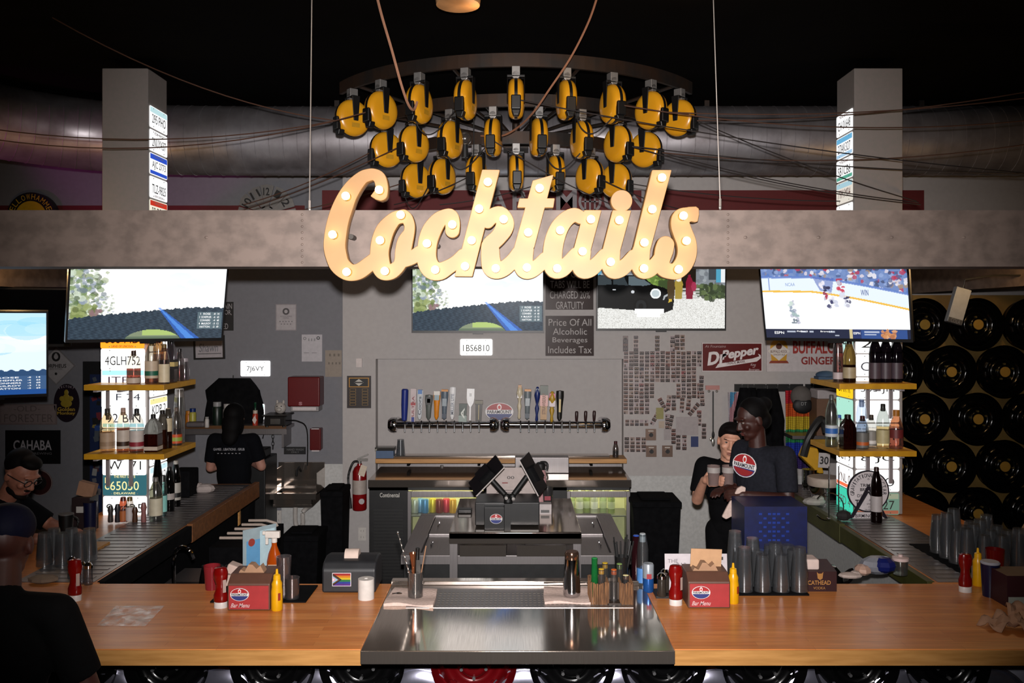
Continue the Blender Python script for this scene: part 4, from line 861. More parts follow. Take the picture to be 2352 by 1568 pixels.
# red soda sign
t = flat('soda_sign', 'dark red soda sign with white script and a white ribbon', 'sign', 1612, 787, 1751, 853, D, '5c0a0e', paint(.3), border=('c8c0c0', 2), lines=[('At Fountains', 1643, 795, 48, 6, 'a89090', 0, .2), ('Dr', 1646, 821, 48, 30, 'd8d0d0', .04, .3, .16), ('Pepper', 1700, 812, 88, 27, 'd8d0d0', .04, .3, .16), ('King', 1730, 838, 12, 7, 'c8b8b8', 0, .2), ('of', 1731, 843, 5, 3, 'c8b8b8'), ('Beverages', 1732, 849, 24, 6, 'c8b8b8', 0, .2)])
k = D/F; q = lambda px, py: ((px-1681.5)*k, -(py-820)*k)
b = MB('d8d0d0').prism([q(1643, 845), q(1650, 835), q(1728, 823), q(1744, 818), q(1741, 812), q(1747, 815), q(1748, 822), q(1738, 830)], -.0022, 0); b.k('5a3030').text('TRADE MARK', *q(1690, 832), 44*k, 6*k, -.003, .01, 0, .12); b.out('ribbon', paint(.4), t)
t = flat('ginger_ale_sign', 'white ginger ale sign with big red letters behind the right shelf', 'sign', 1761, 768, 1930, 853, D, 'c4bcbc', paint(.35), lines=[('BUFFALO', 1870, 797, 98, 30, '9a2a22', .03), ('GINGER', 1880, 828, 80, 18, '8a2420', .03), ('BUFFALO ROCK', 1789, 807, 38, 6, '5a2a1c', .01), ('GINGER ALE', 1789, 814, 28, 4, '5a2a1c')])
q = lambda px, py: ((px-1845.5)*k, -(py-810.5)*k)
b = MB('c8962c').prism([q(1789+20*cos(a*PI/10), 797-20*sin(a*PI/10)) for a in range(11)]+[q(1772, 828), q(1806, 828)], -.0012, 0); b.k('d8d0c8').prism([q(1763, 806), q(1789, 786), q(1815, 806), q(1789, 828)], -.0018, -.0012).k('5a2a1c').prism([q(1789+7*cos(a*PI/6), 795+7*sin(a*PI/6)) for a in range(12)], -.0024, -.0018).k('8a3a24').prism([q(1770, 828), q(1808, 828), q(1812, 834), q(1766, 834)], -.002, 0); b.out('crest', paint(.4), t)
flat('paper_notice', 'white certificate paper with a round seal on the left wall', 'notice', 633, 698, 681, 759, WL-.003, 'a8a2a4', th=.002, border=('8a8486', 2), lines=[('O', 657, 715, 16, 16, '4a4648', .05), ('ALCOHOLIC BEVERAGE', 657, 726, 26, 3, '5a5658'), ('CONTROL', 657, 730, 14, 3, '5a5658'), ('- - - - -', 657, 738, 30, 2, '6a6668'), ('- - - -', 657, 744, 24, 2, '6a6668')])
flat('paper_notice', 'white clipped health notice above the orange toy bear', 'notice', 693, 768, 740, 830, WL-.006, 'b4b0b4', th=.004, lines=[('o', 700, 777, 7, 7, '6a6a6a'), ('O', 731, 776, 8, 8, '3a3a3c', .05), ('- - -', 716, 780, 16, 6, '8a8a8a'), ('_ _', 713, 810, 30, 1.2, '7a7a7a')])
flat('paper_notice', 'tan paper pinned in the corner beside the red towel dispenser', 'notice', 747, 804, 785, 865, WL-.004, '8e8276', th=.002, lines=[('- - -', 768, 815, 24, 6, '6a6056'), ('- - - -', 768, 834, 28, 5, '6a6056')])
t = flat('black_notice', 'black sign with white capitals half hidden by the tilted bridge television', 'sign', 470, 693, 536, 759, WL-.006, '0c0c0e', lines=[('MOUNTAIN', 503, 703, 60, 12, 'a8a4a6'), ('LIQUOR,', 513, 718, 38, 13, 'a8a4a6'), ('ORDERED', 501, 749, 46, 13, 'a8a4a6')])
flat('framed_whiteboard', 'black framed whiteboard naming the person in charge', 'whiteboard', 449, 774, 512, 821, WL-.012, 'a8a2a6', th=.012, frame=('0c0b0c', 4), rot=math.radians(-1.5), lines=[('PERSON(S) IN CHARGE', 481, 781, 52, 5, '2a2a2c', .01), ('Shawn', 479, 798, 44, 19, '6a6a70', 0, .15), ('_______', 481, 812, 54, 1.4, '3a3a3a')])
t = flat('wall_plaque', 'dark wooden plaque with a gold framed top plate', 'plaque', 797, 863, 852, 937, D, '1e0e0a', paint(.4)); k = D/F
b = MB('b07c28'); b.bx(-23*k, 23*k, -.004, 0, 11*k, 33*k).k('0c0c0c').bx(-21*k, 21*k, -.005, -.004, 13*k, 31*k).k('b8b4ac').prism([(-11*k, 22*k), (0, 30*k), (11*k, 22*k), (0, 14*k)], -.006, -.005); b.k('1a1614').bx(-10*k, 10*k, -.0065, -.006, 20.5*k, 23.5*k)
for r_ in range(6):
    for c in (-14, 14): b.k('8a6a34').bx((c-7)*k, (c+7)*k, -.003, 0, (5-6.6*r_-2.6)*k, (5-6.6*r_+2.6)*k).k('120a08').bx((c-6)*k, (c+6)*k, -.004, -.003, (5-6.6*r_-1.9)*k, (5-6.6*r_+1.9)*k)
b.out('name_plates', paint(.35), t)
t = flat('thermostat', 'small white wall sensor above the wooden plaque', 'sensor', 818, 823, 831, 843, WD-.02, 'c8bcb8', paint(.4), .02)
def outlet(px, py, d, lab):
    t = flat('wall_outlet', lab, 'outlet', px-9, py-15, px+9, py+15, d, 'c4beb8', paint(.4), .005); b = MB('8a8480')
    for z in (-.03, .03):
        for x in (-.012, .012): b.bx(x-.002, x+.002, -.001, 0, z-.008, z+.008)
    b.out('sockets', None, t)
outlet(832, 1226, D, 'white wall outlet under the fire extinguisher'); outlet(637, 1187, WL-.005, 'white wall outlet left of the sink drain')
# plates, signs at far left
t = flat('diamond_sign', 'white diamond brewery sign on the far left wall', 'sign', 98, 809, 160, 871, WL-.01, 'a09c9c', paint(.4), .008, rot=PI/4, border=('7a7676', 2)); k = WL/F
b = MB('1c1a1a'); o_ = T; b.M = Matrix.Rotation(-PI/4, 4, 'Y')
b.text('O', 0, 21*k, 20*k, 22*k, -.003, .05); b.k('a09c9c').text('8', 0, 22*k, 7*k, 14*k, -.004); b.k('1c1a1a').text('ORPHEUS', 0, 0, 47*k, 9*k, -.003, .02).k('6a6666').text('BREWING', 0, -7*k, 28*k, 4*k, -.003).k('1c1a1a').ell((0, -.003, -18*k), (3*k, .001, 3*k)); b.out('lettering', paint(.5), t)
t = T('oval_sign', 'dark purple oval sign with a golden seated figure, far left wall', 'sign', (wx(154, WL), WL-.012, wz(925, WL)))
b = MB('1c0f1a').prism([(29*k*cos(i*PI/18), 44*k*sin(i*PI/18)) for i in range(36)], 0, .01); b.k('9a8428').ell((0, -.002, 12*k), (8*k, .003, 9*k)).ell((0, -.002, -1*k), (13*k, .003, 9*k)).ell((-10*k, -.002, 10*k), (6*k, .003, 6*k)).ell((10*k, -.002, 10*k), (6*k, .003, 6*k)).ell((0, -.002, 24*k), (5*k, .003, 7*k)); b.out('board', paint(.4), t)
b = MB('a8882c'); b.text('Golden', 0, -14*k, 40*k, 9*k, -.004, .03).text('Monkey', 0, -24*k, 42*k, 9*k, -.004, .03).k('a89ca4').arctext('VICTORY', 0, 0, 38*k, 115, 65, 5*k, -.003, 4*k); b.out('lettering', None, t)
flat('embossed_plate', 'faded pale plate sign with raised outline letters at far left', 'sign', 0, 928, 130, 975, WL-.012, '847674', paint(.5), border=('7a6c6a', 3), lines=[('-OLD-', 62, 938, 60, 13, '5e5250', -.01), ('FORESTER', 66, 960, 112, 18, '5e5250', -.01)])
flat('black_sign', 'black brewing sign with white letters behind the seated man', 'sign', 12, 988, 138, 1065, WL-.012, '070708', paint(.4), lines=[('CAHABA', 75, 1022, 88, 23, 'a09ca0', .02), ('BREWING', 96, 1041, 46, 5, '6a686a')])
t = T('crest_sign', 'dark red round crest sign behind the bearded man', 'sign', (wx(92, WL), WL-.012, wz(1108, WL))); b = MB('8a7a78'); b.disc((0, 0), .125, 0, .01, 28); b.k('380c0c').disc((0, 0), .117, -.002, 0, 28).k('120808').disc((0, 0), .07, -.004, -.002, 20); b.out('board', None, t)
t = flat('blue_door_panel', 'narrow blue panel covered in stickers left of the left pillar', 'panel', 190, 830, 236, 1240, WL-.03, '141416', paint(.5), .03); b = MB('16264e'); k = WL/F; b.bx(-6*k, 23*k, -.006, 0, -205*k, 175*k)
for i in range(26): b.k(random.choice(['5a3030', '6a6a70', '2a4a8a', '8a7a3a', '1a1a1c', '7a2a34', '505860', '9a9a98'])).M = Matrix.Translation((random.uniform(4, 19)*k, -.0065-.0004*i, random.uniform(-120, 168)*k)) @ Matrix.Rotation(random.uniform(-.4, .4), 4, 'Y'); b.box((0, 0, 0), (random.uniform(6, 13)*k, .0006, random.uniform(8, 18)*k))
E_ = None
b.out('stickers', paint(.5), t)
# red dispensers, hand sink
t = T('towel_dispenser', 'dark red paper towel dispenser on the left wall', 'dispenser', (wx(704, WL-.1), WL, wz(943, WL-.1))); k = (WL-.2)/F
b = MB('5c0609'); b.bx(-38*k, 36*k, -.2, 0, 12*k, 80*k); b.out('cover', paint(.3), t, bevel=.012); b = MB('8c8888'); b.bx(-33*k, 32*k, -.17, 0, 0, 12*k); b.out('base', paint(.4), t, bevel=.006); MB('c8c0c0').bx(-28*k, 26*k, -.172, -.16, 3*k, 10*k).out('paper_towel', paint(.8), t)
MB('a06a70').text('s', -8*k, 19*k, 8*k, 8*k, -.202, .03).out('lettering', paint(.5), t)
t = T('soap_dispenser', 'small dark red soap dispenser above the hand sink', 'dispenser', (wx(724, WL-.1), WL, wz(1037, WL-.1))); b = MB('560608'); b.bx(-13*k, 13*k, -.1, 0, 3*k, 54*k); b.out('cover', paint(.3), t, bevel=.01); MB('c0b8b8').bx(-9*k, 9*k, -.09, -.01, 0, 3*k).bx(-9*k, 9*k, -.102, -.1, 52*k, 54*k).out('nozzle', None, t)
flat('small_sign', 'small black hand wash sign above the sink', 'sign', 652, 1026, 702, 1043, WL-.01, '0b0b0c', paint(.4), lines=[('HAND WASH', 678, 1032, 38, 5, '6a6a6c'), ('ONLY', 678, 1038, 18, 4, '6a6a6c')])
sk = T('hand_sink', 'stainless wall hand sink with splash guards', 'sink', (wx(694, WL), WL, wz(1140, WL))); k = (WL-.2)/F
b = MB(); w = 54*k; b.bx(-w, w, -.03, 0, 24*k, 82*k).bx(-w, -w+.008, -.36, -.03, 20*k, 70*k).bx(w-.008, w, -.36, -.03, 20*k, 70*k); b.bx(-w, w, -.40, -.36, 12*k, 26*k).bx(-w, -w+.05, -.36, -.03, 12*k, 24*k).bx(w-.05, w, -.36, -.03, 12*k, 24*k).bx(-w+.05, w-.05, -.09, -.03, 12*k, 24*k)
b.bx(-w+.04, w-.04, -.37, -.02, -6*k, 0).bx(-w+.04, -w+.05, -.37, -.02, 0, 20*k).bx(w-.05, w-.04, -.37, -.02, 0, 20*k).bx(-w+.04, w-.04, -.37, -.355, 0, 14*k)
b.out('basin', m_steel, sk, bevel=.003)
MB().tube([(0, -.05, 62*k), (0, -.12, 74*k), (0, -.2, 70*k), (0, -.22, 58*k)], .012, 8).out('faucet', m_black, sk)
MB('b4aea8').tube(spline([(-.02, -.18, -6*k), (-.02, -.18, -50*k), (.01, -.18, -62*k), (.05, -.18, -55*k), (.05, -.18, -30*k), (.07, -.15, -22*k), (.08, -.04, -22*k), (.08, 0, -22*k)], 5), .022, 10).out('drain_trap', paint(.5), sk)
# steel wall shelf and things on it
k = 8.3/F; ws = T('wall_shelf', 'steel wall shelf with brown front edge behind the left bartender', 'shelf', (wx(538, 8.3), WL, wz(978, 8.3))); w = 123*k
MB('4a4644').bx(-w, w, -.3, 0, -.03, 0).out('board', m_steeld, ws); MB('5a3a1c').bx(-w, w, -.31, -.30, -.02, .01).out('edge', paint(.4), ws); MB().bx(-w, w, -.29, -.28, -.075, -.03).bx(w-.05, w-.03, -.28, 0, -.2, -.03).bx(-w+.03, -w+.05, -.28, 0, -.2, -.03).out('bracket', m_steeld, ws)
sz = wz(978, 8.3)
def on_shelf(name, lab, cat, px, dy, build, z=None):
    t = T(name, lab, cat, (wx(px, 8.35), 8.35+dy, sz if z is None else z)); build(t); return t
def jar(h, r, colr, lid, m=None):
    def f(t):
        MB(colr).lathe([(0, 0), (r*.95, 0), (r, .006), (r, h*.72), (r*.8, h*.80), (0, h*.8)], 16).out('body', m or paint(.4), t)
        MB(lid).lathe([(0, h*.8), (r*.85, h*.8), (r*.85, h*.99), (r*.8, h), (0, h)], 16).out('lid', paint(.4), t)
    return f
on_shelf('spice_jar', 'orange jar at the left end of the wall shelf', 'jar', 433, 0, jar(.14, .03, 'b06818', 'b87420'))
on_shelf('spice_jar', 'stubby jar with blue lid on the wall shelf', 'jar', 449, -.07, jar(.17, .032, 'a8a040', '102c6a'))
on_shelf('can', 'dark green drink can on the wall shelf', 'can', 494, .06, jar(.22, .045, '0c1c14', '8a8a8a'))
on_shelf('white_jar', 'white lidded jar beside the green can', 'jar', 517, .07, jar(.2, .042, '8a8684', 'a8a4a2'))
on_shelf('shaker', 'small glass salt shaker at the shelf edge', 'shaker', 489, -.16, jar(.10, .02, 'b8b4b0', '8c8a88'))
def hot(t): jar(.15, .026, 'a0301c', 'b8a898')(t); MB('0e3a24').lathe([(.022, .12), (.009, .15), (.009, .2), (.012, .205), (.012, .225), (0, .225)], 12).out('neck', paint(.3), t); MB('c8b8b0').add([(-.022, -.028, .06), (0, -.028, .02), (.022, -.028, .06), (0, -.028, .10)], [(0, 1, 2, 3)]).out('label', None, t)
on_shelf('sauce_bottle', 'hot sauce bottle with green neck and diamond label on the wall shelf', 'bottle', 590, -.05, hot)
def warmer(t):
    MB('1c1a19').bx(-.10, .10, -.12, .12, .012, .1).bx(-.12, .12, -.14, .14, .1, .115).out('pan', paint(.35, .5), t, bevel=.006); MB('a8a49e').lathe([(.05, .012), (.05, .02)], 12).bx(-.04, .05, -.125, -.12, .03, .08).out('control_plate', paint(.2, .9), t); MB('0a0a0a').tube(spline([(.1, 0, .05), (.2, -.05, .05), (.25, .1, -.05), (.25, .12, -.4)], 5), .006).out('cable', None, t); MB('0a0a0a').lathe([(.015, 0), (.015, .012)], 8, (-.08, -.1, 0)).lathe([(.015, 0), (.015, .012)], 8, (.08, -.1, 0)).out('foot', None, t)
wm = on_shelf('food_warmer', 'dark square food warmer on the right of the wall shelf', 'warmer', 641, -.03, warmer)
def pig(t): MB('a8a29c').ell((0, 0, .055), (.055, .05, .055)).ell((0, -.05, .045), (.025, .02, .02)).ell((-.03, 0, .11), (.012, .01, .022)).ell((.03, 0, .11), (.012, .01, .022)).out('body', None, t); MB('1a1a1a').ell((-.02, -.046, .075), .006).ell((.02, -.046, .075), .006).out('eye', None, t)
on_shelf('figurine', 'white round animal figurine on the food warmer', 'figurine', 646, -.03, pig, sz+.115)
on_shelf('folded_bag', 'grey folded packet lying on the left of the wall shelf', 'packet', 462, -.12, lambda t: MB('5a5456').bx(-.09, .09, -.05, .05, 0, .05).out('packet', paint(.6), t, bevel=.02))
t = T('bar_tool', 'black link chain tool hanging under the wall shelf', 'tool', (wx(612, 8.3), WL-.03, sz-.03)); b = MB('121212')
for i in range(6): b.M = Matrix.Translation((0, 0, -.03-.035*i)) @ Matrix.Rotation(i*PI/2, 4, 'Z'); b.tube([(.012*cos(a*PI/5), 0, .022*sin(a*PI/5)) for a in range(11)], .004, 6)
b.M = None; b.tube([(0, 0, 0), (-.08, 0, -.04), (-.1, 0, -.12)], .006); b.out('chain', None, t)
# black coat bundle on the wall
def coat(px, py, w, h, d, lab, sl=.1, colr='070708'):
    t = T('black_coat', lab, 'coat', (wx(px, d), d, wz(py, d))); b = MB(colr); n = 20; k = d/F; P = []
    vs = []; fs = []
    for i in range(n+1):
        v = i/n
        for j in range(17):
            a = PI*j/16; ww = w*k/2*(.55+.45*min(1, v*4))*(1+.06*sin(7*v+j)); dep = .10*(.4+.6*min(1, v*3)); rip = .018*sin(j*2.1+3*sin(v*3))*min(1, v*3)
            vs.append((-ww*cos(a)+.01*sin(5*v+j), -(dep+rip)*sin(a), -h*k*v))
    for i in range(n):
        for j in range(16): fs.append((i*17+j, i*17+j+1, (i+1)*17+j+1, (i+1)*17+j))
    fs.append(tuple(range(17))); fs.append(tuple(range(n*17, n*17+17)))
    b.add(vs, fs); b.out('cloth', m_blackm, t, sharp=80); MB('303030').cone((0, -.03, -.005), (0, -.03, .03), .006).out('hanging_loop', None, t); return t
coat(538, 868, 130, 112, WL, 'black jacket bundle hung on the wall below the lit 7J6VY plate')
# fire extinguisher
t = T('fire_extinguisher', 'red fire extinguisher with paper tag on the wall edge', 'extinguisher', W(826, 1170, 8.14)); k = 8.14/F
MB('7c0d10').lathe([(.0, 0), (.06, 0), (.066, .012), (.066, 88*k), (.05, 97*k), (.025, 102*k), (.022, 106*k)], 24).out('cylinder', paint(.25), t)
MB('a8a4a0').cone((0, 0, 106*k), (0, 0, 112*k), .018).bx(-.015, .075, -.012, .012, 112*k, 117*k).out('valve', paint(.3, .8), t); b = MB('b8b4b0'); b.M = Matrix.Translation((0, 0, 117*k)) @ Matrix.Rotation(-.4, 4, 'Y'); b.bx(-.02, .09, -.011, .011, 0, .012); b.out('lever', paint(.3, .8), t)
MB('0d0d0d').tube(spline([(-.01, 0, 111*k), (-.06, -.01, 108*k), (-.10, -.02, 80*k), (-.095, -.03, 50*k), (-.085, -.03, 25*k)], 6), .011, 8).cone((-.085, -.03, 28*k), (-.082, -.03, 5*k), .013, .018).out('hose', None, t)
b = MB('a89c94'); b.M = Matrix.Translation((0, 0, 52*k)); b.lathe([(.0668, -.06), (.0672, -.06), (.0672, .07), (.0668, .07)], 20); b.out('instruction_label', None, t); b = MB('c8b8a4'); b.M = Matrix.Translation((.055, -.07, 104*k)) @ Matrix.Rotation(.3, 4, 'Y'); b.bx(-.03, .03, 0, .002, -.10, 0); b.out('paper_tag', None, t)
b = MB('b0a8a8').disc((.03, 22*k), .026, -.069, -.05, 14); b.out('sticker', None, t)
MB('5a1a1a').bx(-.03, .03, .06, .11, 30*k, 60*k).out('wall_bracket', None, t)
# photo booth strips and papers on the wall to the right of the taps
def strip(px, py, wpx, hpx, n=4, rot=0, tint=None, lab='narrow photo booth strip of small portraits taped in the dense wall collage', d=WD-.003, grp='photo strips on the back wall'):
    k = D/F; t = T('photo_strip', lab, 'photo', (wx(px, D), d, wz(py, D)), 0, grp); t.rotation_euler.y = rot; w, h = wpx*k, hpx*k; b = MB(tint or 'b8aaa8').bx(-w/2, w/2, 0, .0015, -h/2, h/2); tone = random.choice([('6a4038', 'a06858'), ('3a302e', '8a7068'), ('4a4038', 'a88868'), ('7a3a3c', 'c09088'), ('383440', '8c7c80')])
    for i in range(n):
        z = h/2-h*(i+.5)/n; b.k(random.choice(['7c6a66', '5a4a48', '8a7870', '604438', '48403e', '96888a', tone[0]])).bx(-w*.44, w*.44, -.0004, 0, z-h/n*.43, z+h/n*.43)
        for s in (-1, 1):
            if random.random() < .85: x = s*w*random.uniform(.12, .24); b.k(random.choice(['1c1614', '2a1c18', '241c1c'])).prism([(x-w*.17, z-h/n*.42), (x+w*.17, z-h/n*.42), (x+w*.12, z+h/n*.25), (x-w*.12, z+h/n*.25)], -.0008, -.0004); b.k(tone[1]).prism([(x-w*.08, z), (x+w*.08, z), (x+w*.06, z+h/n*.2), (x-w*.06, z+h/n*.2)], -.0012, -.0008)
    b.out('photos', paint(.35), t)
for c in range(15):
    for r_ in range(4):
        px = 1438+12.05*c
        if (r_ == 3 and c > 4) or (r_ == 2 and 5 < c < 10) or (c == 14 and r_ == 1): continue
        strip(px+random.uniform(-.6, .6), (824, 860, 897, 934)[r_]+random.uniform(-1, 1), 11.6, 36, 4)
for c, r_ in ((0, 0), (1, 0), (2, 0), (3, 0), (4, 0)): strip(1441+11*c, 971, 10, 15, 2, lab='short photo strip at the lower left of the wall collage', grp='short strips low in the collage')
for c in range(4): strip(1440+13*c, 1021, 12, 35, 4, lab='photo strip left of the steel switch plates, bottom of the collage', grp='strips at the bottom of the collage')
for px, py, lab in ((1437, 789, 'purple-edged photo strip alone at the top left of the collage'), (1461, 788, 'lone photo strip second from the left above the collage'), (1510, 788, 'pinkish photo strip alone above the collage centre'), (1545, 789, 'bluish photo strip above the collage, left of a pair'), (1556, 786, 'photo strip above the collage, middle of three'), (1568, 786, 'photo strip above the collage, right of three')): strip(px, py, 12, 36, 4, 0, '3a2030' if px == 1437 else None, lab, grp=None)
for i, (px, py, r_) in enumerate(((1523, 930, -.5), (1536, 925, .1), (1548, 925, 0), (1505, 960, .5), (1567, 930, .05), (1582, 925, .1), (1594, 940, .7), (1611, 880, .05), (1613, 915, -.05), (1606, 960, 0), (1617, 990, 0), (1558, 1015, 0), (1572, 1016, 0), (1547, 1002, 0), (1540, 970, .2), (1533, 968, .0))):
    strip(px, py, 11.6, 36, 4, r_, None, 'loose photo strip in the ragged lower right of the wall collage', d=WD-.004-.0007*i, grp='loose strips of the collage')
for (x0, y0, x1, y1, cc, lab) in ((1507, 936, 1524, 962, '8a8450', 'small yellowish card among the loose photo strips'), (1553, 957, 1604, 999, '9c9494', 'white curled paper note right of the switch plates'), (1525, 985, 1541, 1010, '989090', 'small white card above the right switch plate'), (1587, 1002, 1604, 1026, '1c2c5c', 'dark blue card at the bottom right of the collage'), (1513, 967, 1526, 983, 'a89888', 'tiny pale card with an orange mark in the collage')):
    flat('card', lab, 'card', x0, y0, x1, y1, WD-.022, cc, th=.002)
for px, py, lab in ((1495, 998, 'upper steel switch plate with dark key'), (1496, 1036, 'lower left steel switch plate with dark key'), (1533, 1036, 'lower right steel switch plate with dark key')):
    t = flat('switch_plate', lab, 'switch', px-12, py-13, px+12, py+13, WD-.024, '8a7468', paint(.3, .8), .012, 'steel key switch plates'); b = MB('0c0c0c'); b.disc((0, 0), .02, -.02, 0, 12); b.bx(-.006, .006, -.03, -.02, -.015, .015); b.out('key_knob', None, t); MB('b8b0a8').bx(-.025, .025, -.001, 0, .03, .04).out('name_tag', None, t)
# key hook with lanyard
t = T('key_hook', 'pink key holder with black lanyard and keys hanging right of the collage', 'key holder', (wx(1637, D), WD-.012, wz(890, D))); k = D/F
MB('b07a74').bx(-16*k, 16*k, 0, .012, -5*k, 5*k).out('plaque', None, t); MB('0c0c0c').bx(-.006, .006, -.02, -.014, -110*k, -8*k).ell((0, -.02, -108*k), (.014, .01, .035)).out('lanyard', None, t); MB('a8a49c').ell((0, -.02, -125*k), (.016, .008, .04)).ell((-.02, -.02, -118*k), (.014, .006, .02)).ell((-9*k, -.01, -8*k), .012).ell((9*k, -.01, -8*k), .012).out('keys', paint(.3, .8), t)
# coat rack and flags
for x0, x1, lab in ((1688, 1845, 'long black coat rack board with hooks on the right wall'), (1851, 1925, 'short black coat rack board behind the right shelf')):
    t = flat('coat_rack', lab, 'coat rack', x0, 882, x1, 899, WD-.03, '0a0a0a', paint(.4), .028); b = MB('8a8a8a'); k = WD/F; n = int((x1-x0)/27)
    for i in range(n): x = (-(x1-x0)/2+14+27*i)*k; b.tube([(x, 0, .01), (x, -.04, 0), (x, -.05, .03)], .004).ell((x, -.05, .034), .007)
    b.out('hooks', paint(.3, .8), t)
coat(1716, 890, 62, 250, WD-.09, 'long black coat hanging behind the two staff'); coat(1761, 892, 82, 290, WD-.09, 'black hooded coat on the rack left of the rainbow flag')
def flag(name, lab, px0, py0, px1, py1, d, cols, depth=.02):
    k = d/F; t = T(name, lab, 'flag', (wx((px0+px1)/2, d), d, wz(py0, d))); w, h = (px1-px0)*k, (py1-py0)*k; b = MB(); n = 24; m = 36
    P = lambda i, j: (-w/2+w*i/n, -depth*(1+sin(i*1.1+j*.06)), -h*j/m)
    for j in range(m):
        for i in range(n): b.k(cols(i/n, j/m)).add([P(i, j), P(i+1, j), P(i+1, j+1), P(i, j+1)], [(0, 1, 2, 3)])
    o = b.out('cloth', paint(.8), t, fix=False, sharp=80, solid=.002); return t
RB = ['a0102c', 'b84818', 'b89a18', '1c8040', '16308c', '4a2470']
flag('rainbow_flag', 'rainbow striped flag hanging from the coat rack', 1802, 896, 1878, 1075, WD-.05, lambda u, v: ['b01020', 'c04c10', 'b8a020', '1c8048', '14309c', '301a60'][min(5, int(v*6))])
flag('striped_flag', 'pale blue, pink and brown chevron flag behind the kissing pair', 1671, 900, 1712, 1010, WD-.045, lambda u, v: 'b0a8b0' if u < .12 else ('5a9ac0' if (u+v*.9) % 1.2 < .42 and u > .12 else ('b88890' if (u+v*.9) % 1.2 < .75 else '4a2414')))
t = T('baseball_cap', 'black cap with pale crown hung in front of the rainbow flag', 'cap', (wx(1840, 8.1), 8.1, wz(925, 8.1))); MB('5a5450').ell((0, 0, .06), (.10, .08, .10)).out('crown', paint(.8), t); MB('0b0b0d').ell((0, -.05, -.02), (.095, .03, .075)).out('brim', paint(.6), t); MB('8a8a8a').text('DT', .0, -.0, .05, .03, -.082).out('lettering', None, t)
t = T('yellow_bag', 'yellow triangular bag with black strap below the right lower shelf', 'bag', W(1858, 1085, 7.0)); b = MB('b88a10'); k = 7.0/F; b.prism([(-22*k, 38*k), (-12*k, 62*k), (16*k, 58*k), (30*k, 0), (18*k, 0)], -.05, .05); b.out('bag_body', paint(.5), t, bevel=.01); MB('0c0c0c').tube(spline([(-18*k, -.06, 40*k), (-5*k, -.06, 85*k), (14*k, -.06, 118*k), (26*k, -.06, 122*k), (34*k, -.06, 95*k)], 6), .03, 8).out('strap', None, t)
t = T('cardboard_box', 'white and tan cardboard box behind the right shelf bottles', 'box', W(1902, 1000, 7.9)); k = 7.9/F; MB('6a4c38').bx(-26*k, 26*k, 0, .2, 0, 84*k).out('carton', None, t); MB('a8a0a0').bx(-25*k, 25*k, -.01, .2, 84*k, 105*k).out('lid', None, t, bevel=.01)
MB('505050').bx(-1.1*.3, .33, .31, .34, -.3, 0).bx(-.33, .33, -.02, .34, -.03, 0).out('wall_support', m_steeld, t)
t = flat('number_sign', 'small white sign with the number 30 under the right lower shelf', 'sign', 1880, 1040, 1906, 1074, 6.9, 'a8a4a4', th=.004, rot=.06, lines=[('30', 1893, 1057, 20, 18, '1a1a1a', .02)])
t = T('hanging_sign', 'tilted grey-white sign hanging below the right beam', 'sign', W(2200, 702, 6.3)); b = MB('7c8084'); b.M = Matrix.Rotation(.28, 4, 'Y'); b.box((0, 0, 0), (.11, .05, .26)); b.k('2a2c30').box((0, -.002, -.115), (.105, .05, .04)); b.k('5a5c60').text('COLA', 0, -.115, .07, .03, -.03); b.out('panel', paint(.5), t, bevel=.004); MB('222222').tube([(.04, 0, .12), (.05, 0, .19), (.26, 0, .22), (.46, 0, .22)], .006).out('hanger', None, t)
# ---------------------------------------------------------------- bottles
def bottle(label, loc, h=.28, r=.038, glass='e8e4dc', liq=None, level=.5, cap='1a1a1a', lab=None, band=None, shape='round', name='liquor_bottle', group=None, cat='bottle', lz=(.16, .48), neck=.013, rz=0):
    t = T(name, label, cat, loc, rz, group); sh = {'round': .60, 'tall': .68, 'squat': .52, 'wine': .62}.get(shape, .6)*h
    prof = [(r*.94, 0), (r, .008), (r, sh), (r*.86, sh+.035*h/.28), (neck+.004, sh+.085*h/.28), (neck, h*.83), (neck, h*.86)]
    zl = h*level; sq = dict(seg=4 if shape == 'square' else 18)
    def sec(z0, z1):
        o = []
        for i in range(len(prof)-1):
            (r0, a), (r1, c) = prof[i], prof[i+1]
            for z in (max(a, z0), min(c, z1)):
                if z0 <= z <= z1 and a <= z <= c: p = (r0+(r1-r0)*(z-a)/max(c-a, 1e-6), z); o.append(p) if not o or o[-1] != p else None
        return o
    b = MB(liq or glass); R0 = Matrix.Rotation(PI/4, 4, 'Z') if shape == 'square' else Matrix(); b.M = R0
    if shape == 'square': prof = [(q*1.3 if q > neck+.005 else q, z) for q, z in prof]
    if liq and level < .84: b.lathe(sec(0, zl), **sq); b.k(glass).lathe(sec(zl+.0005, h), **sq)
    else: b.lathe(prof, **sq)
    b.out('glass', paint(.06, 0, 0, .88 if not liq or liq > '4' else .5), t, bevel=.004 if shape == 'square' else 0)
    MB(cap).lathe([(neck+.003, h*.84), (neck+.003, h*.985), (neck, h), (0, h)], 14).out('cap', paint(.35), t)
    if lab:
        b = MB(lab); b.M = R0; rr = r*1.3+.001 if shape == 'square' else r+.0008; b.lathe([(rr-.001, h*lz[0]), (rr, h*lz[0]), (rr, h*lz[1]), (rr-.001, h*lz[1])], **sq)
        if band: b.k(band).lathe([(rr+.0004, h*(lz[0]+.06)), (rr+.0008, h*(lz[0]+.06)), (rr+.0008, h*(lz[0]+.16)), (rr+.0004, h*(lz[0]+.16))], **sq)
        b.out('label', paint(.5), t)
    return t
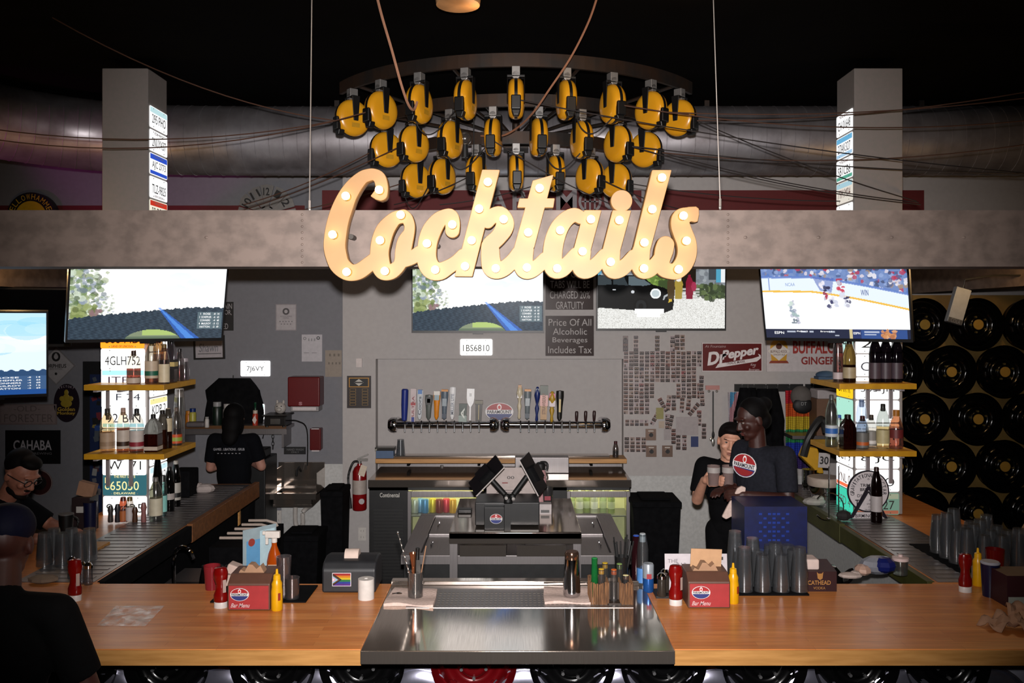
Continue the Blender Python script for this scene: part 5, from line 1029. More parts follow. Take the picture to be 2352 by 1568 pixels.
# pillar shelves
def lshelf(lab, s, z):
    x = lambda v: s*v
    P = [(2.90, 5.84), (2.36, 5.84), (2.36, 6.42), (2.572, 6.42), (2.572, 6.095), (2.90, 6.095)] if s < 0 else [(2.69, 5.84), (2.17, 5.84), (2.17, 6.42), (2.364, 6.42), (2.364, 6.095), (2.69, 6.095)]
    o = MB().prismz([(x(a)-x(2.5), c-6) for a, c in P], -.038, 0).out('pillar_shelf', m_yellow, None, (x(2.5), 6, z), bevel=.004)
    return tag(o, lab, 'shelf')
ZU, ZL = 1.966, 1.502
lshelf('yellow corner shelf on the left pillar, upper one', -1, ZU); lshelf('yellow corner shelf on the left pillar, lower one', -1, ZL)
lshelf('yellow corner shelf on the right pillar, upper one', 1, ZU+.008); lshelf('yellow corner shelf on the right pillar, lower one', 1, ZL+.02)
for z in (ZU, ZL):
    for x0 in (-2.84, -2.68, 2.45, 2.61):
        o = MB().bx(-.012, .012, -.02, 0, -.22, 0).bx(-.012, .012, -.2, 0, -.014, 0).out('shelf_bracket', mat('grey_bracket', '8a8284', '7c7476', .5), None, (x0, 6.074, z-.039+(.008 if x0 > 0 else 0)+(.012 if x0 > 0 and z < 1.6 else 0)))
        tag(o, 'grey steel bracket under the %s yellow shelf, %s one on the %s pillar' % ('upper' if z > 1.6 else 'lower', 'left' if x0 in (-2.84, 2.45) else 'right', 'left' if x0 < 0 else 'right'), 'bracket', 'shelf brackets')
def onz(px, d, z): return ((px-VX)*d/F, d, z)
US = 'on the upper left shelf'
bottle('round brown whiskey bottle alone in front of a plate '+US, onz(307, 5.97, ZU), .225, .046, 'f0ece4', 'a04414', .46, '3a2418', 'c8b8a8', None, 'round', lz=(.02, .18))
bottle('big whiskey bottle with a green banded cream label '+US, onz(348, 5.97, ZU), .31, .043, 'e4dccc', 'a85c20', .5, '8a7440', 'c4b098', '1c6048', 'round', lz=(.12, .5))
bottle('bottle with plain cream label beside the green banded one '+US, onz(377, 5.95, ZU), .27, .036, 'd8b890', '8c4c18', .6, '6a5020', 'd4c4a4', None, 'round', lz=(.04, .5))
bottle('bottle with a red capsule behind the cream labelled ones '+US, onz(364, 6.06, ZU), .33, .036, 'd0a868', '8a5420', .6, '8c1424', '9a7c5c', None, 'tall', lz=(.3, .5))
bottle('square whiskey bottle with a slanted black label and purple glint '+US, onz(394, 6.08, ZU), .31, .034, 'a890b0', '6a1c10', .42, '101012', '1a1618', 'c8b070', 'square', lz=(.3, .52))
bottle('small clear bottle of amber liquor near the right end '+US, onz(412, 6.22, ZU), .23, .033, 'b8a8a8', '8a3820', .5, '1a1414', None)
bottle('short clear bottle at the right end '+US, onz(424, 6.30, ZU), .16, .034, 'b8a8b0', None, .5, '9a9094', None, None, 'squat', neck=.022)
LS = 'on the lower left shelf'
bottle('tan labelled whiskey bottle at the left end '+LS, onz(247, 5.95, ZL), .295, .048, 'e8d8b8', 'd8b888', .5, '3a322e', 'b89c80', 'a08468', 'round', lz=(.08, .45), neck=.015)
bottle('bottle with a brown banded white label second from the left '+LS, onz(283, 5.95, ZL), .30, .041, 'ece4d4', 'b8743c', .55, 'b89888', 'cabcae', '3a2414', 'round', lz=(.08, .5))
bottle('white labelled bourbon bottle with a red spot '+LS, onz(314, 5.94, ZL), .295, .046, 'e4e0d8', 'a04414', .5, '1c1c20', 'c8bcb4', '8c2430', 'round', lz=(.08, .5))
bottle('big square bottle of dark bourbon with a pale lower label '+LS, onz(352, 5.96, ZL), .255, .050, '9a9a94', '2a0a06', .48, '121010', 'c0b0a0', None, 'square', lz=(.05, .15))
bottle('dark bottle with black cap behind the square bourbon bottle '+LS, onz(373, 6.08, ZL), .27, .034, '5a544c', '2a1008', .5, '140c0c')
bottle('dark slim bottle with a cream strip label '+LS, onz(386, 6.12, ZL), .28, .028, '4a443c', '1c0a06', .5, 'b8a890', 'c4b494', None, 'tall', lz=(.42, .75))
bottle('amber bottle with an orange label at the right end '+LS, onz(405, 6.26, ZL), .27, .040, 'a89888', '6a1c08', .45, '5a4a40', 'b84818', '8a9a3c', 'round', lz=(.06, .3))
bottle('tall clear jar shaped bottle at the far right corner '+LS, onz(412, 6.36, ZL), .40, .040, 'c8c4c0', None, .4, 'b0acaa', None, None, 'tall', neck=.028)
BR = BZ+.0063; LB = 'on the steel strip below the left pillar'
bottle('small bitters bottle with orange label, red cap, '+LB, onz(283, 5.86, BR), .165, .025, 'c06828', 'b05c20', .6, 'a04838', 'b06434', None, 'tall', lz=(.05, .45))
bottle('small bitters bottle with white label, yellow cap, '+LB, onz(298, 5.86, BR), .165, .025, 'c8c0b8', 'c8c0b8', .6, 'b09028', 'c4bcbc', None, 'tall', lz=(.05, .6))
bottle('big gin bottle with a lettered white label '+LB, onz(358, 5.90, BR), .29, .043, 'b8b8a0', 'a8b0a4', .5, '6a6460', 'c4bca4', None, 'round', lz=(.12, .52))
bottle('tall green-tinted bottle behind the gin bottle '+LB, onz(374, 6.04, BR), .28, .028, '88b8b0', '5a9a98', .6, '141414', '88c8c0', None, 'tall', lz=(.1, .5))
bottle('black wine bottle with a white triangle label '+LB, onz(389, 6.20, BR), .31, .036, '0c0c0c', '0a0a0a', .9, '101010', 'a8a09c', None, 'wine', lz=(.26, .40))
bottle('black wine bottle with a striped pale label '+LB, onz(404, 6.35, BR), .33, .034, '0c0c0c', '0a0a0a', .9, '9a968e', 'a8a49c', '141414', 'wine', lz=(.14, .52))
bottle('black speed pourer bottle upside in the shade '+LB, onz(362, 6.06, BR), .40, .03, '1c1c1c', '0c0c0c', .9, '0c0c0c', None, None, 'tall')
for px, h, c, lab in ((254, .11, '3a3634', 'small dark pepper shaker'), (270, .12, '2a2a30', 'small dark round topped stopper'), (310, .10, '4a2c1c', 'tiny brown bottle'), (330, .13, '8a5a58', 'small pinkish figure shaped stopper')):
    t = T('shaker', lab+' in a row '+LB, 'shaker', onz(px, 5.84, BR)); MB(c).lathe([(.016, 0), (.018, .01), (.015, h*.55), (.02, h*.75), (.012, h), (0, h)], 12).out('body', paint(.35), t)
US = 'on the upper right shelf'; z = ZU+.008
bottle('red whiskey bottle with white label at the left end '+US, onz(1925, 6.02, z), .33, .034, '8a2418', '6a140c', .52, '101010', 'b8a8a8', None, 'tall', lz=(.06, .2))
bottle('dark bottle with gold neck and cream diamond label '+US, onz(1951, 5.97, z), .29, .043, '8a7440', '1c0c06', .42, '1c1816', 'a89878', None, 'round', lz=(.1, .36), neck=.016)
for px, nm in ((2010, 'left'), (2034, 'middle'), (2059, 'right')): bottle('black wine bottle with dim label, %s of three %s' % (nm, US), onz(px, 5.98, z), .32, .041, '0d0a0e', '0c080c', .9, '0c0c0c', '4a3c44', None, 'wine', group=None, lz=(.08, .42))
t = T('folded_cloth', 'blue folded cloth at the left end of the upper right shelf', 'cloth', onz(1897, 6.30, z)); MB('2a4058').ell((0, 0, .03), (.075, .06, .03)).bx(-.07, .07, -.05, .05, 0, .02).out('cloth', paint(.8), t)
LS = 'on the lower right shelf'; z = ZL+.02
bottle('tall clear tequila bottle with blue neck band '+LS, onz(1910, 6.05, z), .36, .042, 'c8ccc0', 'b8c4b0', .4, '4a4a4a', 'b8bcc0', '2a60a8', 'round', lz=(.2, .42))
bottle('small bottle with a bright blue cap '+LS, onz(1927, 6.15, z), .21, .026, 'b0b0a0', None, .5, '2858b0', None)
bottle('square dark red liqueur bottle with flat round cap '+LS, onz(1947, 5.94, z), .235, .048, '2a0c06', '1c0604', .84, '160c0a', None, None, 'square', neck=.018)
bottle('clear tequila bottle with patterned label and maroon cap '+LS, onz(1981, 5.95, z), .225, .041, 'c8d0d8', 'c8ccd0', .6, '3a1418', '6a6864', 'b85a24', 'round', lz=(.06, .5))
bottle('second patterned tequila bottle with brown cap '+LS, onz(2001, 6.02, z), .225, .036, 'd8d8d4', 'd8d4cc', .6, '3a2a1c', '8a8680', 'd8d4d0', 'round', lz=(.06, .5))
bottle('tall clear bottle with cream label and black cap '+LS, onz(2028, 5.97, z), .305, .043, 'ccd0cc', 'c8b88c', .5, '1a1814', 'bcb084', None, 'round', lz=(.12, .42))
bottle('amber tequila bottle with big orange stopper '+LS, onz(2058, 5.96, z), .265, .046, 'c89468', '9a4c1c', .55, 'a86a20', '6a2424', None, 'squat', lz=(.28, .5), neck=.02)
bottle('clear decanter with pointed stopper against the plates '+LS, onz(1979, 6.05, z), .33, .036, 'd8e0ec', None, .4, 'c0d0e8', None, None, 'tall')
# items on the right bar leg
t = T('round_brewery_sign', 'white round brewery sign leaning on the right pillar base', 'sign', onz(1993, 5.96, BR)); k = 5.96/F
b = MB('1a1520'); b.disc((0, 62*k), 48*k, -.012, 0, 40); b.prism([(-44*k, 0), (-38*k, 0), (0, 66*k), (38*k, 0), (44*k, 0), (3*k, 74*k), (-3*k, 74*k)], -.016, -.012); b.k('d0c8ca').disc((0, 62*k), 45*k, -.0125, -.012, 40); b.bx(-36*k, 36*k, -.012, 0, 0, 14*k); b.out('board', paint(.4), t)
b = MB('1a1520'); b.arctext('GRAVITATIONAL', 0, 62*k, 37*k, 190, 72, 9*k, -.0135, 6*k, .01).arctext('NECTAR', 0, 62*k, 37*k, 55, -8, 9*k, -.0135, 6*k, .01).text('TRIMTAB', 2*k, 76*k, 42*k, 7*k, -.0135, .02).text('BREWING', 2*k, 66*k, 42*k, 7*k, -.0135, .02).text('DS', -20*k, 52*k, 11*k, 7*k, -.0135, .01).text('T', -26*k, 37*k, 9*k, 12*k, -.0135, .03).text('A', 3*k, 42*k, 4*k, 5*k, -.0135).text('SPIRIT', 3*k, 33*k, 14*k, 4*k, -.0135).text('OF', 3*k, 26*k, 7*k, 5*k, -.0135).text('QUALITY', 3*k, 19*k, 22*k, 5*k, -.0135, .01).text('BIRMINGHAM', 0, 6*k, 60*k, 8*k, -.0135, .01).text('*', 0, 89*k, 6*k, 6*k, -.0135, .03); b.k('1a1520').prism([(-38*k, 2*k), (-34*k, 2*k), (2*k, 62*k), (-2*k, 62*k)], -.0136, -.0126).prism([(38*k, 2*k), (34*k, 2*k), (-2*k, 62*k), (2*k, 62*k)], -.0136, -.0126); b.out('lettering', None, t)
bottle('dark wine bottle standing alone on the right bar leg', onz(2013, 5.84, BR), .37, .037, '1c0a0a', '140606', .9, '2a1412', 'b0a8a8', None, 'wine', lz=(.2, .48))
# ---------------------------------------------------------------- drinking glasses
def pint(t, h=.145, col='d8dce0'):
    MB(col).lathe([(.031, 0), (.0435, h), (.0415, h), (.0295, .010), (0, .010)], 20).out('glass', paint(.03, 0, 0, .97), t)
g0 = None
def glasses(spots, z, labf, group, up=False):
    global g0
    for i, (x, y, n) in enumerate(spots):
        for k in range(n):
            p = (x, y, z+.145+.036*k if not up else z+.036*k); lab = labf(i, k)
            if g0 is None: g0 = t = T('pint_glass', lab, 'glass', p, 0, group); pint(t)
            else: t = dup(g0, p, None, lab, group)
            t.rotation_euler = (0 if up else PI, 0, random.uniform(0, 3)); t['group'] = group
mat1 = T('bar_mat', 'black rubber bar mat under the stacked glasses at right', 'mat', ON(1765, 1362, BZ)); MB('0a0a0a').bx(-.19, .19, -.04, .26, 0, .008).out('mat', m_blackm, mat1)
sp_ = []
for j in range(3):
    for i in range(4): sp_.append((ON(1712, 1362, BZ).x+.092*i, ON(1700, 1362, BZ).y+.02+.092*j, (2 if (i+j) % 3 else 3)+(2 if i == 0 and j == 2 else 0)))
glasses(sp_, BZ+.008, lambda i, k: 'clear upturned pint glass stacked on the right bar mat by the maroon caddy', 'stacked pint glasses on the right bar mat')
mat2 = T('bar_mat', 'black rubber bar mat under the glasses on the far right bar leg', 'mat', (2.52, 4.72, BZ)); MB('0a0a0a').bx(-.14, .34, -.05, .55, 0, .008).out('mat', m_blackm, mat2)
sp_ = []
for j in range(4):
    for i in range(4): sp_.append((2.46+.095*i, 4.75+.11*j, 2+(2 if i == 0 and j == 2 else 0)+(1 if (i*2+j) % 3 == 0 else 0)+(2 if i == 1 and j == 3 else 0)))
glasses(sp_, BZ+.008, lambda i, k: 'clear upturned pint glass stacked on the far right bar leg', 'stacked pint glasses on the right bar leg')
pL = ON(110, 1300, BZ)
glasses([(pL.x-.03+.1*i, pL.y+.02+.1*j, 2) for i in range(3) for j in range(2)], BZ, lambda i, k: 'clear upturned pint glass stacked on the left bar beside the foreground man', 'stacked pint glasses on the left bar')
glasses([(wx(892, 8.1)+.03, 8.05, 0)][:0], 1.2, None, None)
t = T('pint_glass', 'single clear pint glass upturned on the drip tray at left below the taps', 'glass', (wx(920, 8.12), 8.13, 1.1435+.145)); pint(t); t.rotation_euler.x = PI
# ---------------------------------------------------------------- condiments on the bar
def ketchup(lab, p, h=.19):
    t = T('ketchup_bottle', lab, 'bottle', p); MB('6e0706').lathe([(.030, .028), (.033, .035), (.033, .06), (.024, .085), (.022, .11), (.032, .14), (.034, .165), (.028, h-.004), (.02, h), (0, h)], 20, sy=.75).out('bottle', paint(.18), t); MB('c8c0bc').lathe([(.031, 0), (.031, .026), (.03, .028), (0, .028)], 20, sy=.8).out('cap', paint(.4), t)
    MB('a89088').add([(.018, -.024, .075), (.030, -.014, .075), (.030, -.014, .135), (.018, -.025, .135)], [(0, 1, 2, 3)]).out('label', paint(.4), t); return t
def mustard(lab, p):
    t = T('mustard_bottle', lab, 'bottle', p); MB('d09808').lathe([(.024, 0), (.027, .006), (.027, .09), (.024, .11), (.025, .125), (.016, .145), (0, .146)], 18).out('bottle', paint(.3), t); MB('d8a010').lathe([(.018, .146), (.016, .165), (.007, .17), (.005, .192), (0, .193)], 14).out('nozzle', paint(.3), t); MB('8a2414').add([(.012, -.0262, .05), (.022, -.018, .05), (.022, -.018, .085), (.012, -.0262, .085)], [(0, 1, 2, 3)]).out('label', None, t); return t
def script_text(b, s, cx, cz, w, h, y): return b.text(s, cx, cz, w, h, y, .01, .4)
def dispenser(lab, p, rz=0, tint='5a3c30'):
    t = T('napkin_dispenser', lab, 'dispenser', p, rz); w, h, dp = .10, .125, .17; b = MB(tint)
    b.add([(x, y, z) for x in (-w, w) for y, z in ((0, 0), (0, h), (.05, h+.035), (dp, h+.04), (dp, 0))], [(0, 1, 2, 3, 4), (9, 8, 7, 6, 5), (0, 5, 6, 1), (2, 7, 8, 3), (3, 8, 9, 4), (4, 9, 5, 0), (1, 6, 7, 2)]); b.out('box', paint(.45), t, bevel=.006)
    b = MB('9c2a2c'); b.bx(-w+.008, w-.006, -.003, 0, .008, h-.008); b.out('front_card', paint(.5), t)
    b = MB(); badge(b, -.04, h*.62, .044, .030, -.008); script_text(b.k('c8b0b0'), 'Bar Menu', -.038, .026, .09, .020, -.0045); b.out('card_print', paint(.5), t)
    b = MB('a07c60'); P = []
    for i in range(9): P.append((-.075+.15*i/8, h+.02+.05*sin(PI*i/8)+.015*sin(i*2.3)))
    b.prism(P+[(.07, h-.01), (-.07, h-.01)], .06, .11); b.out('paper_napkins', paint(.9), t); return t
ketchup('red ketchup bottle left of the left napkin box', ON(507, 1394, BZ)); dispenser('napkin box with red front card on the left bar, tan napkins lying low', ON(571, 1402, BZ)); mustard('yellow mustard bottle beside the left napkin box', ON(636, 1400, BZ))
ketchup('red ketchup bottle left of the right napkin box', ON(1552, 1388, BZ)); dispenser('napkin box with red front card on the right bar, napkin standing tall', ON(1629, 1397, BZ)); mustard('yellow mustard bottle right of the right napkin box', ON(1684, 1384, BZ))
t = T('paper_napkin', 'tall tan napkin standing up from the right napkin box', 'napkin', ON(1629, 1397, BZ)+Vector((.01, .125, .16))); MB('b8906c').prism([(-.075, 0), (.075, 0), (.08, .085), (-.07, .09)], 0, .006).out('napkin', paint(.9), t)
ketchup('red ketchup bottle on the right bar end by the blue cup', ON(2217, 1358, BZ)); mustard('yellow mustard bottle behind the far right ketchup bottle', ON(2246, 1344, BZ))
ketchup('red ketchup bottle tilted label forward beside the foreground man', ON(172, 1378, BZ), .2)
t = T('bar_mat', 'black rubber bar mat behind the left napkin box', 'mat', ON(597, 1384, BZ)); MB('0a0a0a').bx(-.24, .22, 0, .26, 0, .007).out('mat', m_blackm, t)
def cup(name, lab, p, h, r0, r1, colr, m=None, cat='cup', txt=None):
    t = T(name, lab, cat, p); MB(colr).lathe([(r0, 0), (r1, h), (r1-.003, h), (r0-.003, .006), (0, .006)], 22).out('body', m or paint(.3), t)
    if txt: MB('a8a8b0').text(txt, .2*r1, h*.55, r1*.9, h*.14, -r1*.98, .02, .2).out('lettering', None, t)
    return t
cg = paint(.05, 0, 0, .95)
cup('plastic_cup', 'red tinted clear tumbler behind the left ketchup bottle', ON(487, 1352, BZ), .12, .032, .042, 'a03038', paint(.1, 0, 0, .5))
cup('plastic_cup', 'tall clear tumbler stack behind the left mustard bottle', ON(652, 1374, BZ)+Vector((0, 0, .007)), .20, .028, .036, 'd8c8c8', cg)
cup('candle_glass', 'clear speckled candle glass on the left bar mat', ON(671, 1376, BZ)+Vector((0, 0, .007)), .10, .034, .036, 'b89890', cg)
t = T('paper_napkin', 'white folded napkin pile behind the left napkin box', 'napkin', ON(545, 1346, BZ)); b = MB('c0a89c'); b.M = Matrix.Rotation(.35, 4, 'Y'); b.bx(-.08, .07, -.02, .05, .05, .10); b.M = None; b.bx(-.06, .08, -.01, .06, 0, .06); b.out('napkins', paint(.9), t, bevel=.008)
# menu stand and spray bottle
t = T('menu_stand', 'clear acrylic menu panel with bluish print standing on the left bar edge', 'menu', ON(597, 1344, BZ), .9); b = MB('8a9aa0'); b.bx(-.10, .10, 0, .003, .0, .30); b.k('5a90b8').bx(-.08, .0, -.001, 0, .06, .24).k('a8c0c8').bx(0, .09, -.001, 0, .03, .28).k('8c3a34').disc((-.05, .23), .02, -.0015, 0, 14).k('9ab8c4').bx(-.08, .09, -.001, 0, .01, .03); b.out('printed_card', paint(.25), t); MB('303030').bx(-.10, .10, -.03, .03, 0, .012).out('foot', None, t)
t = T('spray_bottle', 'orange cleaner spray bottle with white trigger at the back of the left bar', 'bottle', ON(630, 1347, BZ)); MB('a8460c').lathe([(.036, 0), (.038, .01), (.038, .13), (.030, .17), (.014, .21), (.013, .23)], 18, sy=.7).out('bottle', paint(.15, 0, 0, .3), t); b = MB('c8c0b8'); b.lathe([(.015, .225), (.015, .25)], 12).bx(-.045, .03, -.012, .012, .25, .285).bx(-.045, -.03, -.006, .006, .215, .255).bx(-.06, -.045, -.008, .008, .265, .285); b.out('trigger', paint(.4), t, bevel=.004); MB('b89c84').bx(-.024, .022, -.030, -.0275, .03, .12).out('label', None, t)
# printer, receipt roll
t = T('receipt_printer', 'black receipt printer with rainbow chevron sticker on the left bar', 'printer', ON(801, 1362, BZ)); b = MB(); w = .135
b.add([(x, y, z) for x in (-w, w) for y, z in ((0, 0), (0, .115), (.03, .15), (.10, .165), (.19, .155), (.21, .10), (.21, 0))], [(0, 1, 2, 3, 4, 5, 6), (13, 12, 11, 10, 9, 8, 7)]+[(i, (i+1) % 7, (i+1) % 7+7, i+7) for i in range(7)]); b.out('case', mat('printer_black', '1b1c1f', '232427', .5, scale=10), t, bevel=.012)
b = MB('c4b0a4'); b.M = Matrix.Translation((0, .10, .158)) @ Matrix.Rotation(PI/2, 4, 'Y'); b.lathe([(.038, -.035), (.038, .035)], 24); b.out('paper_roll', paint(.8), t)
b = MB('c8c0c4').bx(-.082, .012, -.002, -.0005, .035, .102); x0, x1, z0_, z1_ = -.079, .009, .038, .099
for i, cc in enumerate(('8c1c1c', 'b86a14', 'b8a018', '1c6a34', '1c3080', '4a2070')): b.k(cc).bx(x0, x1, -.003, -.002, z1_-(i+1)*(z1_-z0_)/6, z1_-i*(z1_-z0_)/6)
zm = (z0_+z1_)/2
for i, cc in enumerate(('141414', '5a3418', '7ab0c8', 'c894a8', 'd0c8c8')): q = .045-.009*i; b.k(cc).prism([(x0, zm-q*.68), (x0+q, zm), (x0, zm+q*.68)], -.0036-.0004*i, -.003)
b.out('sticker', paint(.4), t)
t = T('paper_roll', 'white paper roll standing beside the receipt printer', 'roll', ON(841, 1374, BZ)); MB('c4beb8').lathe([(.039, 0), (.039, .098), (.010, .098), (.010, .09), (0, .09)], 28).out('roll', paint(.8), t)
# steel section: towels, tools, shaker, caddy
SZ = BZ+.0065
def towel(lab, p, w, dpt, rz=0):
    t = T('folded_towel', lab, 'towel', p, rz); b = MB('bfa9a0'); n = 14; vs = []; fs = []
    for j in range(n+1):
        for i in range(n+1): u, v = i/n, j/n; vs.append(((u-.5)*w*(1+.06*sin(3*v+1)), (v)*dpt+.01*sin(5*u), .012+.004*sin(7*u+2*v)+.003*sin(9*v)))
    for j in range(n):
        for i in range(n): a = j*(n+1)+i; fs.append((a, a+1, a+n+2, a+n+1))
    m = len(vs); vs += [(x, y, 0) for x, y, z in vs]; fs += [tuple(q+m for q in f[::-1]) for f in fs]
    ed = list(range(n+1))+[k*(n+1)+n for k in range(1, n+1)]+[n*(n+1)+k for k in range(n-1, -1, -1)]+[k*(n+1) for k in range(n-1, 0, -1)]
    fs += [(ed[i], ed[i]+m, ed[(i+1) % len(ed)]+m, ed[(i+1) % len(ed)]) for i in range(len(ed))]
    b.add(vs, fs); b.out('cloth', mat('towel_cloth', 'c4aea4', 'b8a298', .95, scale=90, bump=.3), t, sharp=80); return t
towel('pinkish white folded towel under the bar tools at left of the steel', ON(938, 1393, SZ), .225, .24, -.04); towel('pinkish white folded towel under the shaker at right of the steel', ON(1308, 1388, SZ), .225, .23, .03)
tp = ON(953, 1380, SZ)+Vector((0, .02, .0175)); t = T('bar_tool_cup', 'glass cup of bar tools with spoon, jigger and muddler on the left towel', 'cup', tp)
MB('c8c4c0').lathe([(.036, 0), (.038, .12), (.0355, .12), (.034, .006), (0, .006)], 22).out('glass_cup', paint(.05, 0, 0, .95), t)
tw_ = []
for i in range(41): f = i/40; tw_.append((-.005-.08*f+.0012*sin(i*1.6), .01+.0012*cos(i*1.6), .012+.29*f))
MB('a8a4a0').tube(tw_, .0035, 6).ell((-.086, .01, .305), (.006, .006, .009)).out('bar_spoon', paint(.2, .9), t)
MB('8a6448').tube([(.012, .01, .02), (.05, .015, .24)], .003).out('skewer', None, t); MB('a86a48').lathe([(.009, .14), (.02, .20), (.021, .205), (.0185, .205), (.004, .15), (0, .15)], 16, (-.012, .015, 0)).lathe([(.008, .05), (.009, .14)], 12, (-.012, .015, 0)).out('jigger', paint(.2, .85), t)
MB('0c0c0c').cone((.005, .0, .10), (.012, -.005, .235), .008, .010).out('muddler', paint(.4), t); MB('d0ccc8').bx(.006, .026, -.02, -.014, .02, .18).out('peeler', paint(.15, .95), t)
t = T('teaspoon', 'small shiny spoon lying on the left towel', 'spoon', ON(916, 1372, SZ)+Vector((0, 0, .018))); MB('a89c94').ell((0, 0, .004), (.016, .011, .004)).tube([(-.012, 0, .004), (-.03, -.012, .005)], .003).out('spoon', m_chrome, t)
t = T('cocktail_shaker', 'tall shiny cocktail shaker tin standing on the right towel', 'shaker', ON(1314, 1378, SZ)+Vector((0, .02, .0175))); MB().lathe([(.037, 0), (.041, .006), (.043, .02), (.034, .175), (.0335, .18), (0, .18)], 28).out('tin', m_chrome, t); MB('b08a74').lathe([(.034, .178), (.035, .19), (.034, .205), (.030, .214), (0, .214)], 28).out('second_tin', paint(.12, .95), t)
cp = ON(1405, 1389, SZ); t = T('wicker_caddy', 'brown wicker condiment caddy on the right of the steel section', 'caddy', cp); wk = mat('wicker', '7a5434', '4a301c', .8, scale=60, stretch=(3, 3, .3))
for x0, x1, nm in ((-.10, -.015, 'basket'), (.045, .10, 'basket')):
    b = MB(); n = int((x1-x0)/.009)
    for i in range(n): b.cone((x0+.0045+.009*i, .0, 0), (x0+.0045+.009*i+random.uniform(-.002, .002), -.004, .105+random.uniform(-.006, .006)), .0045, .004, 6).cone((x0+.0045+.009*i, .13, 0), (x0+.0045+.009*i, .134, .105), .0045, .004, 6)
    for s in (x0, x1):
        for i in range(14): b.cone((s, .005+.0095*i, 0), (s, .005+.0095*i, .104), .0045, .004, 6)
    b.bx(x0, x1, 0, .13, 0, .006); b.out(nm, wk, t)
MB('2a1c12').bx(-.02, .05, 0, .13, 0, .008).bx(-.02, .05, .06, .066, 0, .09).out('tray', None, t)
for i, (dx, dy, h, c, cpc, lab) in enumerate(((-.075, .06, .20, '1c6a34', '1c7a3c', 'green bottle in the wicker caddy'), (-.045, .03, .155, 'c8c0b8', 'c8a018', 'yellow capped bottle in the left of the wicker caddy'), (-.02, .10, .165, 'b8b060', 'c0a020', 'second yellow capped bottle at the back of the wicker caddy'), (.015, .03, .15, 'c0b8b0', 'c85c18', 'orange capped white bottle in the wicker caddy'), (.072, .03, .125, '5a1c14', 'd8cc98', 'cream topped bottle in the right wicker basket'), (.05, .10, .16, '5a7a30', '7a9a50', 'olive green box behind the cream topped bottle'))):
    q = cp+Vector((dx, dy+.012, .0085 if -.02 < dx < .05 else .0065)); bottle(lab, q, h, .0165, c, c, .9, cpc, None, None, 'tall', name='condiment_bottle', neck=.011)
b = cup('straw_cup', 'dark cup of black straws behind the wicker caddy', ON(1428, 1349, SZ)+Vector((0, 0, .03*0)), .16, .028, .036, '141414')
s = MB('0c0c0c')
for i in range(16): a = random.uniform(0, 6); s.cone((.012*cos(a), .012*sin(a), .02), (.05*cos(a)+.01, .04*sin(a), .24+random.uniform(-.02, .02)), .004, .004, 6)
s.out('straws', None, b)
t = T('drink_can', 'blue and silver drink can right of the wicker caddy', 'can', ON(1489, 1358, BZ)); MB('2458a0').lathe([(.024, 0), (.028, .008), (.028, .07)], 20).k('a8b0b8').lathe([(.028, .0701), (.028, .135), (.024, .142), (0, .141)], 20).out('can_body', paint(.25, .5), t); MB('8c2028').bx(-.012, .012, -.0288, -.0275, .07, .095).out('label', None, t)
bottle('clear glass soda bottle with a tall neck behind the drink can', ON(1476, 1345, BZ), .27, .029, 'c8d0d4', None, .5, '9aa0a4', '4878b0', None, 'tall', name='soda_bottle', lz=(.08, .35))
bottle('bottle with a bright blue neck behind the soda bottle', ON(1461, 1342, BZ), .255, .024, '3a1c20', '2a1014', .9, '2048a0', None, None, 'tall', name='soda_bottle')
t = T('caddy_tray', 'small black tray left of the right ketchup bottle', 'tray', ON(1528, 1374, BZ)); MB('0b0b0b').bx(-.045, .05, 0, .12, 0, .012).out('tray', None, t)
for i, (px, py) in enumerate(((1520, 1368), (1528, 1358))): t = T('shaker', 'glass pepper shaker with steel top on the small black tray, '+('front' if i == 0 else 'back')+' one', 'shaker', ON(px, py, BZ+.012)); MB('3c3630').lathe([(.021, 0), (.023, .004), (.021, .085)], 16).out('jar', paint(.1, 0, 0, .4), t); MB('a8a09a').lathe([(.023, .085), (.023, .10), (.012, .112), (0, .113)], 16).out('top', m_chrome, t)
t = T('menu_card', 'white printed menu card leaning behind the right napkin box', 'menu', ON(1600, 1366, BZ)); b = MB('b8b0b4'); b.M = Matrix.Rotation(-.10, 4, 'X'); b.bx(-.155, .155, .0, .003, 0, .20).k('6a6468').text('THE', -.115, .165, .05, .018, -.001).text('BAR', -.07, .145, .05, .022, -.001); b.k('202020').bx(.04, .05, -.002, 0, .17, .185).bx(.125, .135, -.002, 0, .17, .185); b.out('card', paint(.6), t)
t = T('napkin_caddy', 'dark maroon cardboard caddy with pale letters and white napkins', 'caddy', ON(1877, 1358, BZ)); w = .098; b = MB('2a0a0e'); b.add([(x, y, z) for x in (-w, w) for y, z in ((0, 0), (0, .10), (.14, .125), (.14, 0))], [(0, 1, 2, 3), (7, 6, 5, 4), (0, 4, 5, 1), (2, 6, 7, 3), (3, 7, 4, 0), (1, 5, 6, 2)]); b.out('box', paint(.5), t)
b = MB('a07038'); b.text('CATHEAD', .01, .045, .115, .022, -.002, .02).text('VODKA', .01, .018, .06, .013, -.002).prism([(-.012+.014, .066), (.014, .058), (.026, .066), (.030, .098), (.022, .09), (.006, .09), (-.002, .098)], -.002, 0); b.out('lettering', None, t); MB('c4b0a8').bx(-.09, .02, .02, .12, .10, .155).out('napkins', paint(.9), t, bevel=.01)
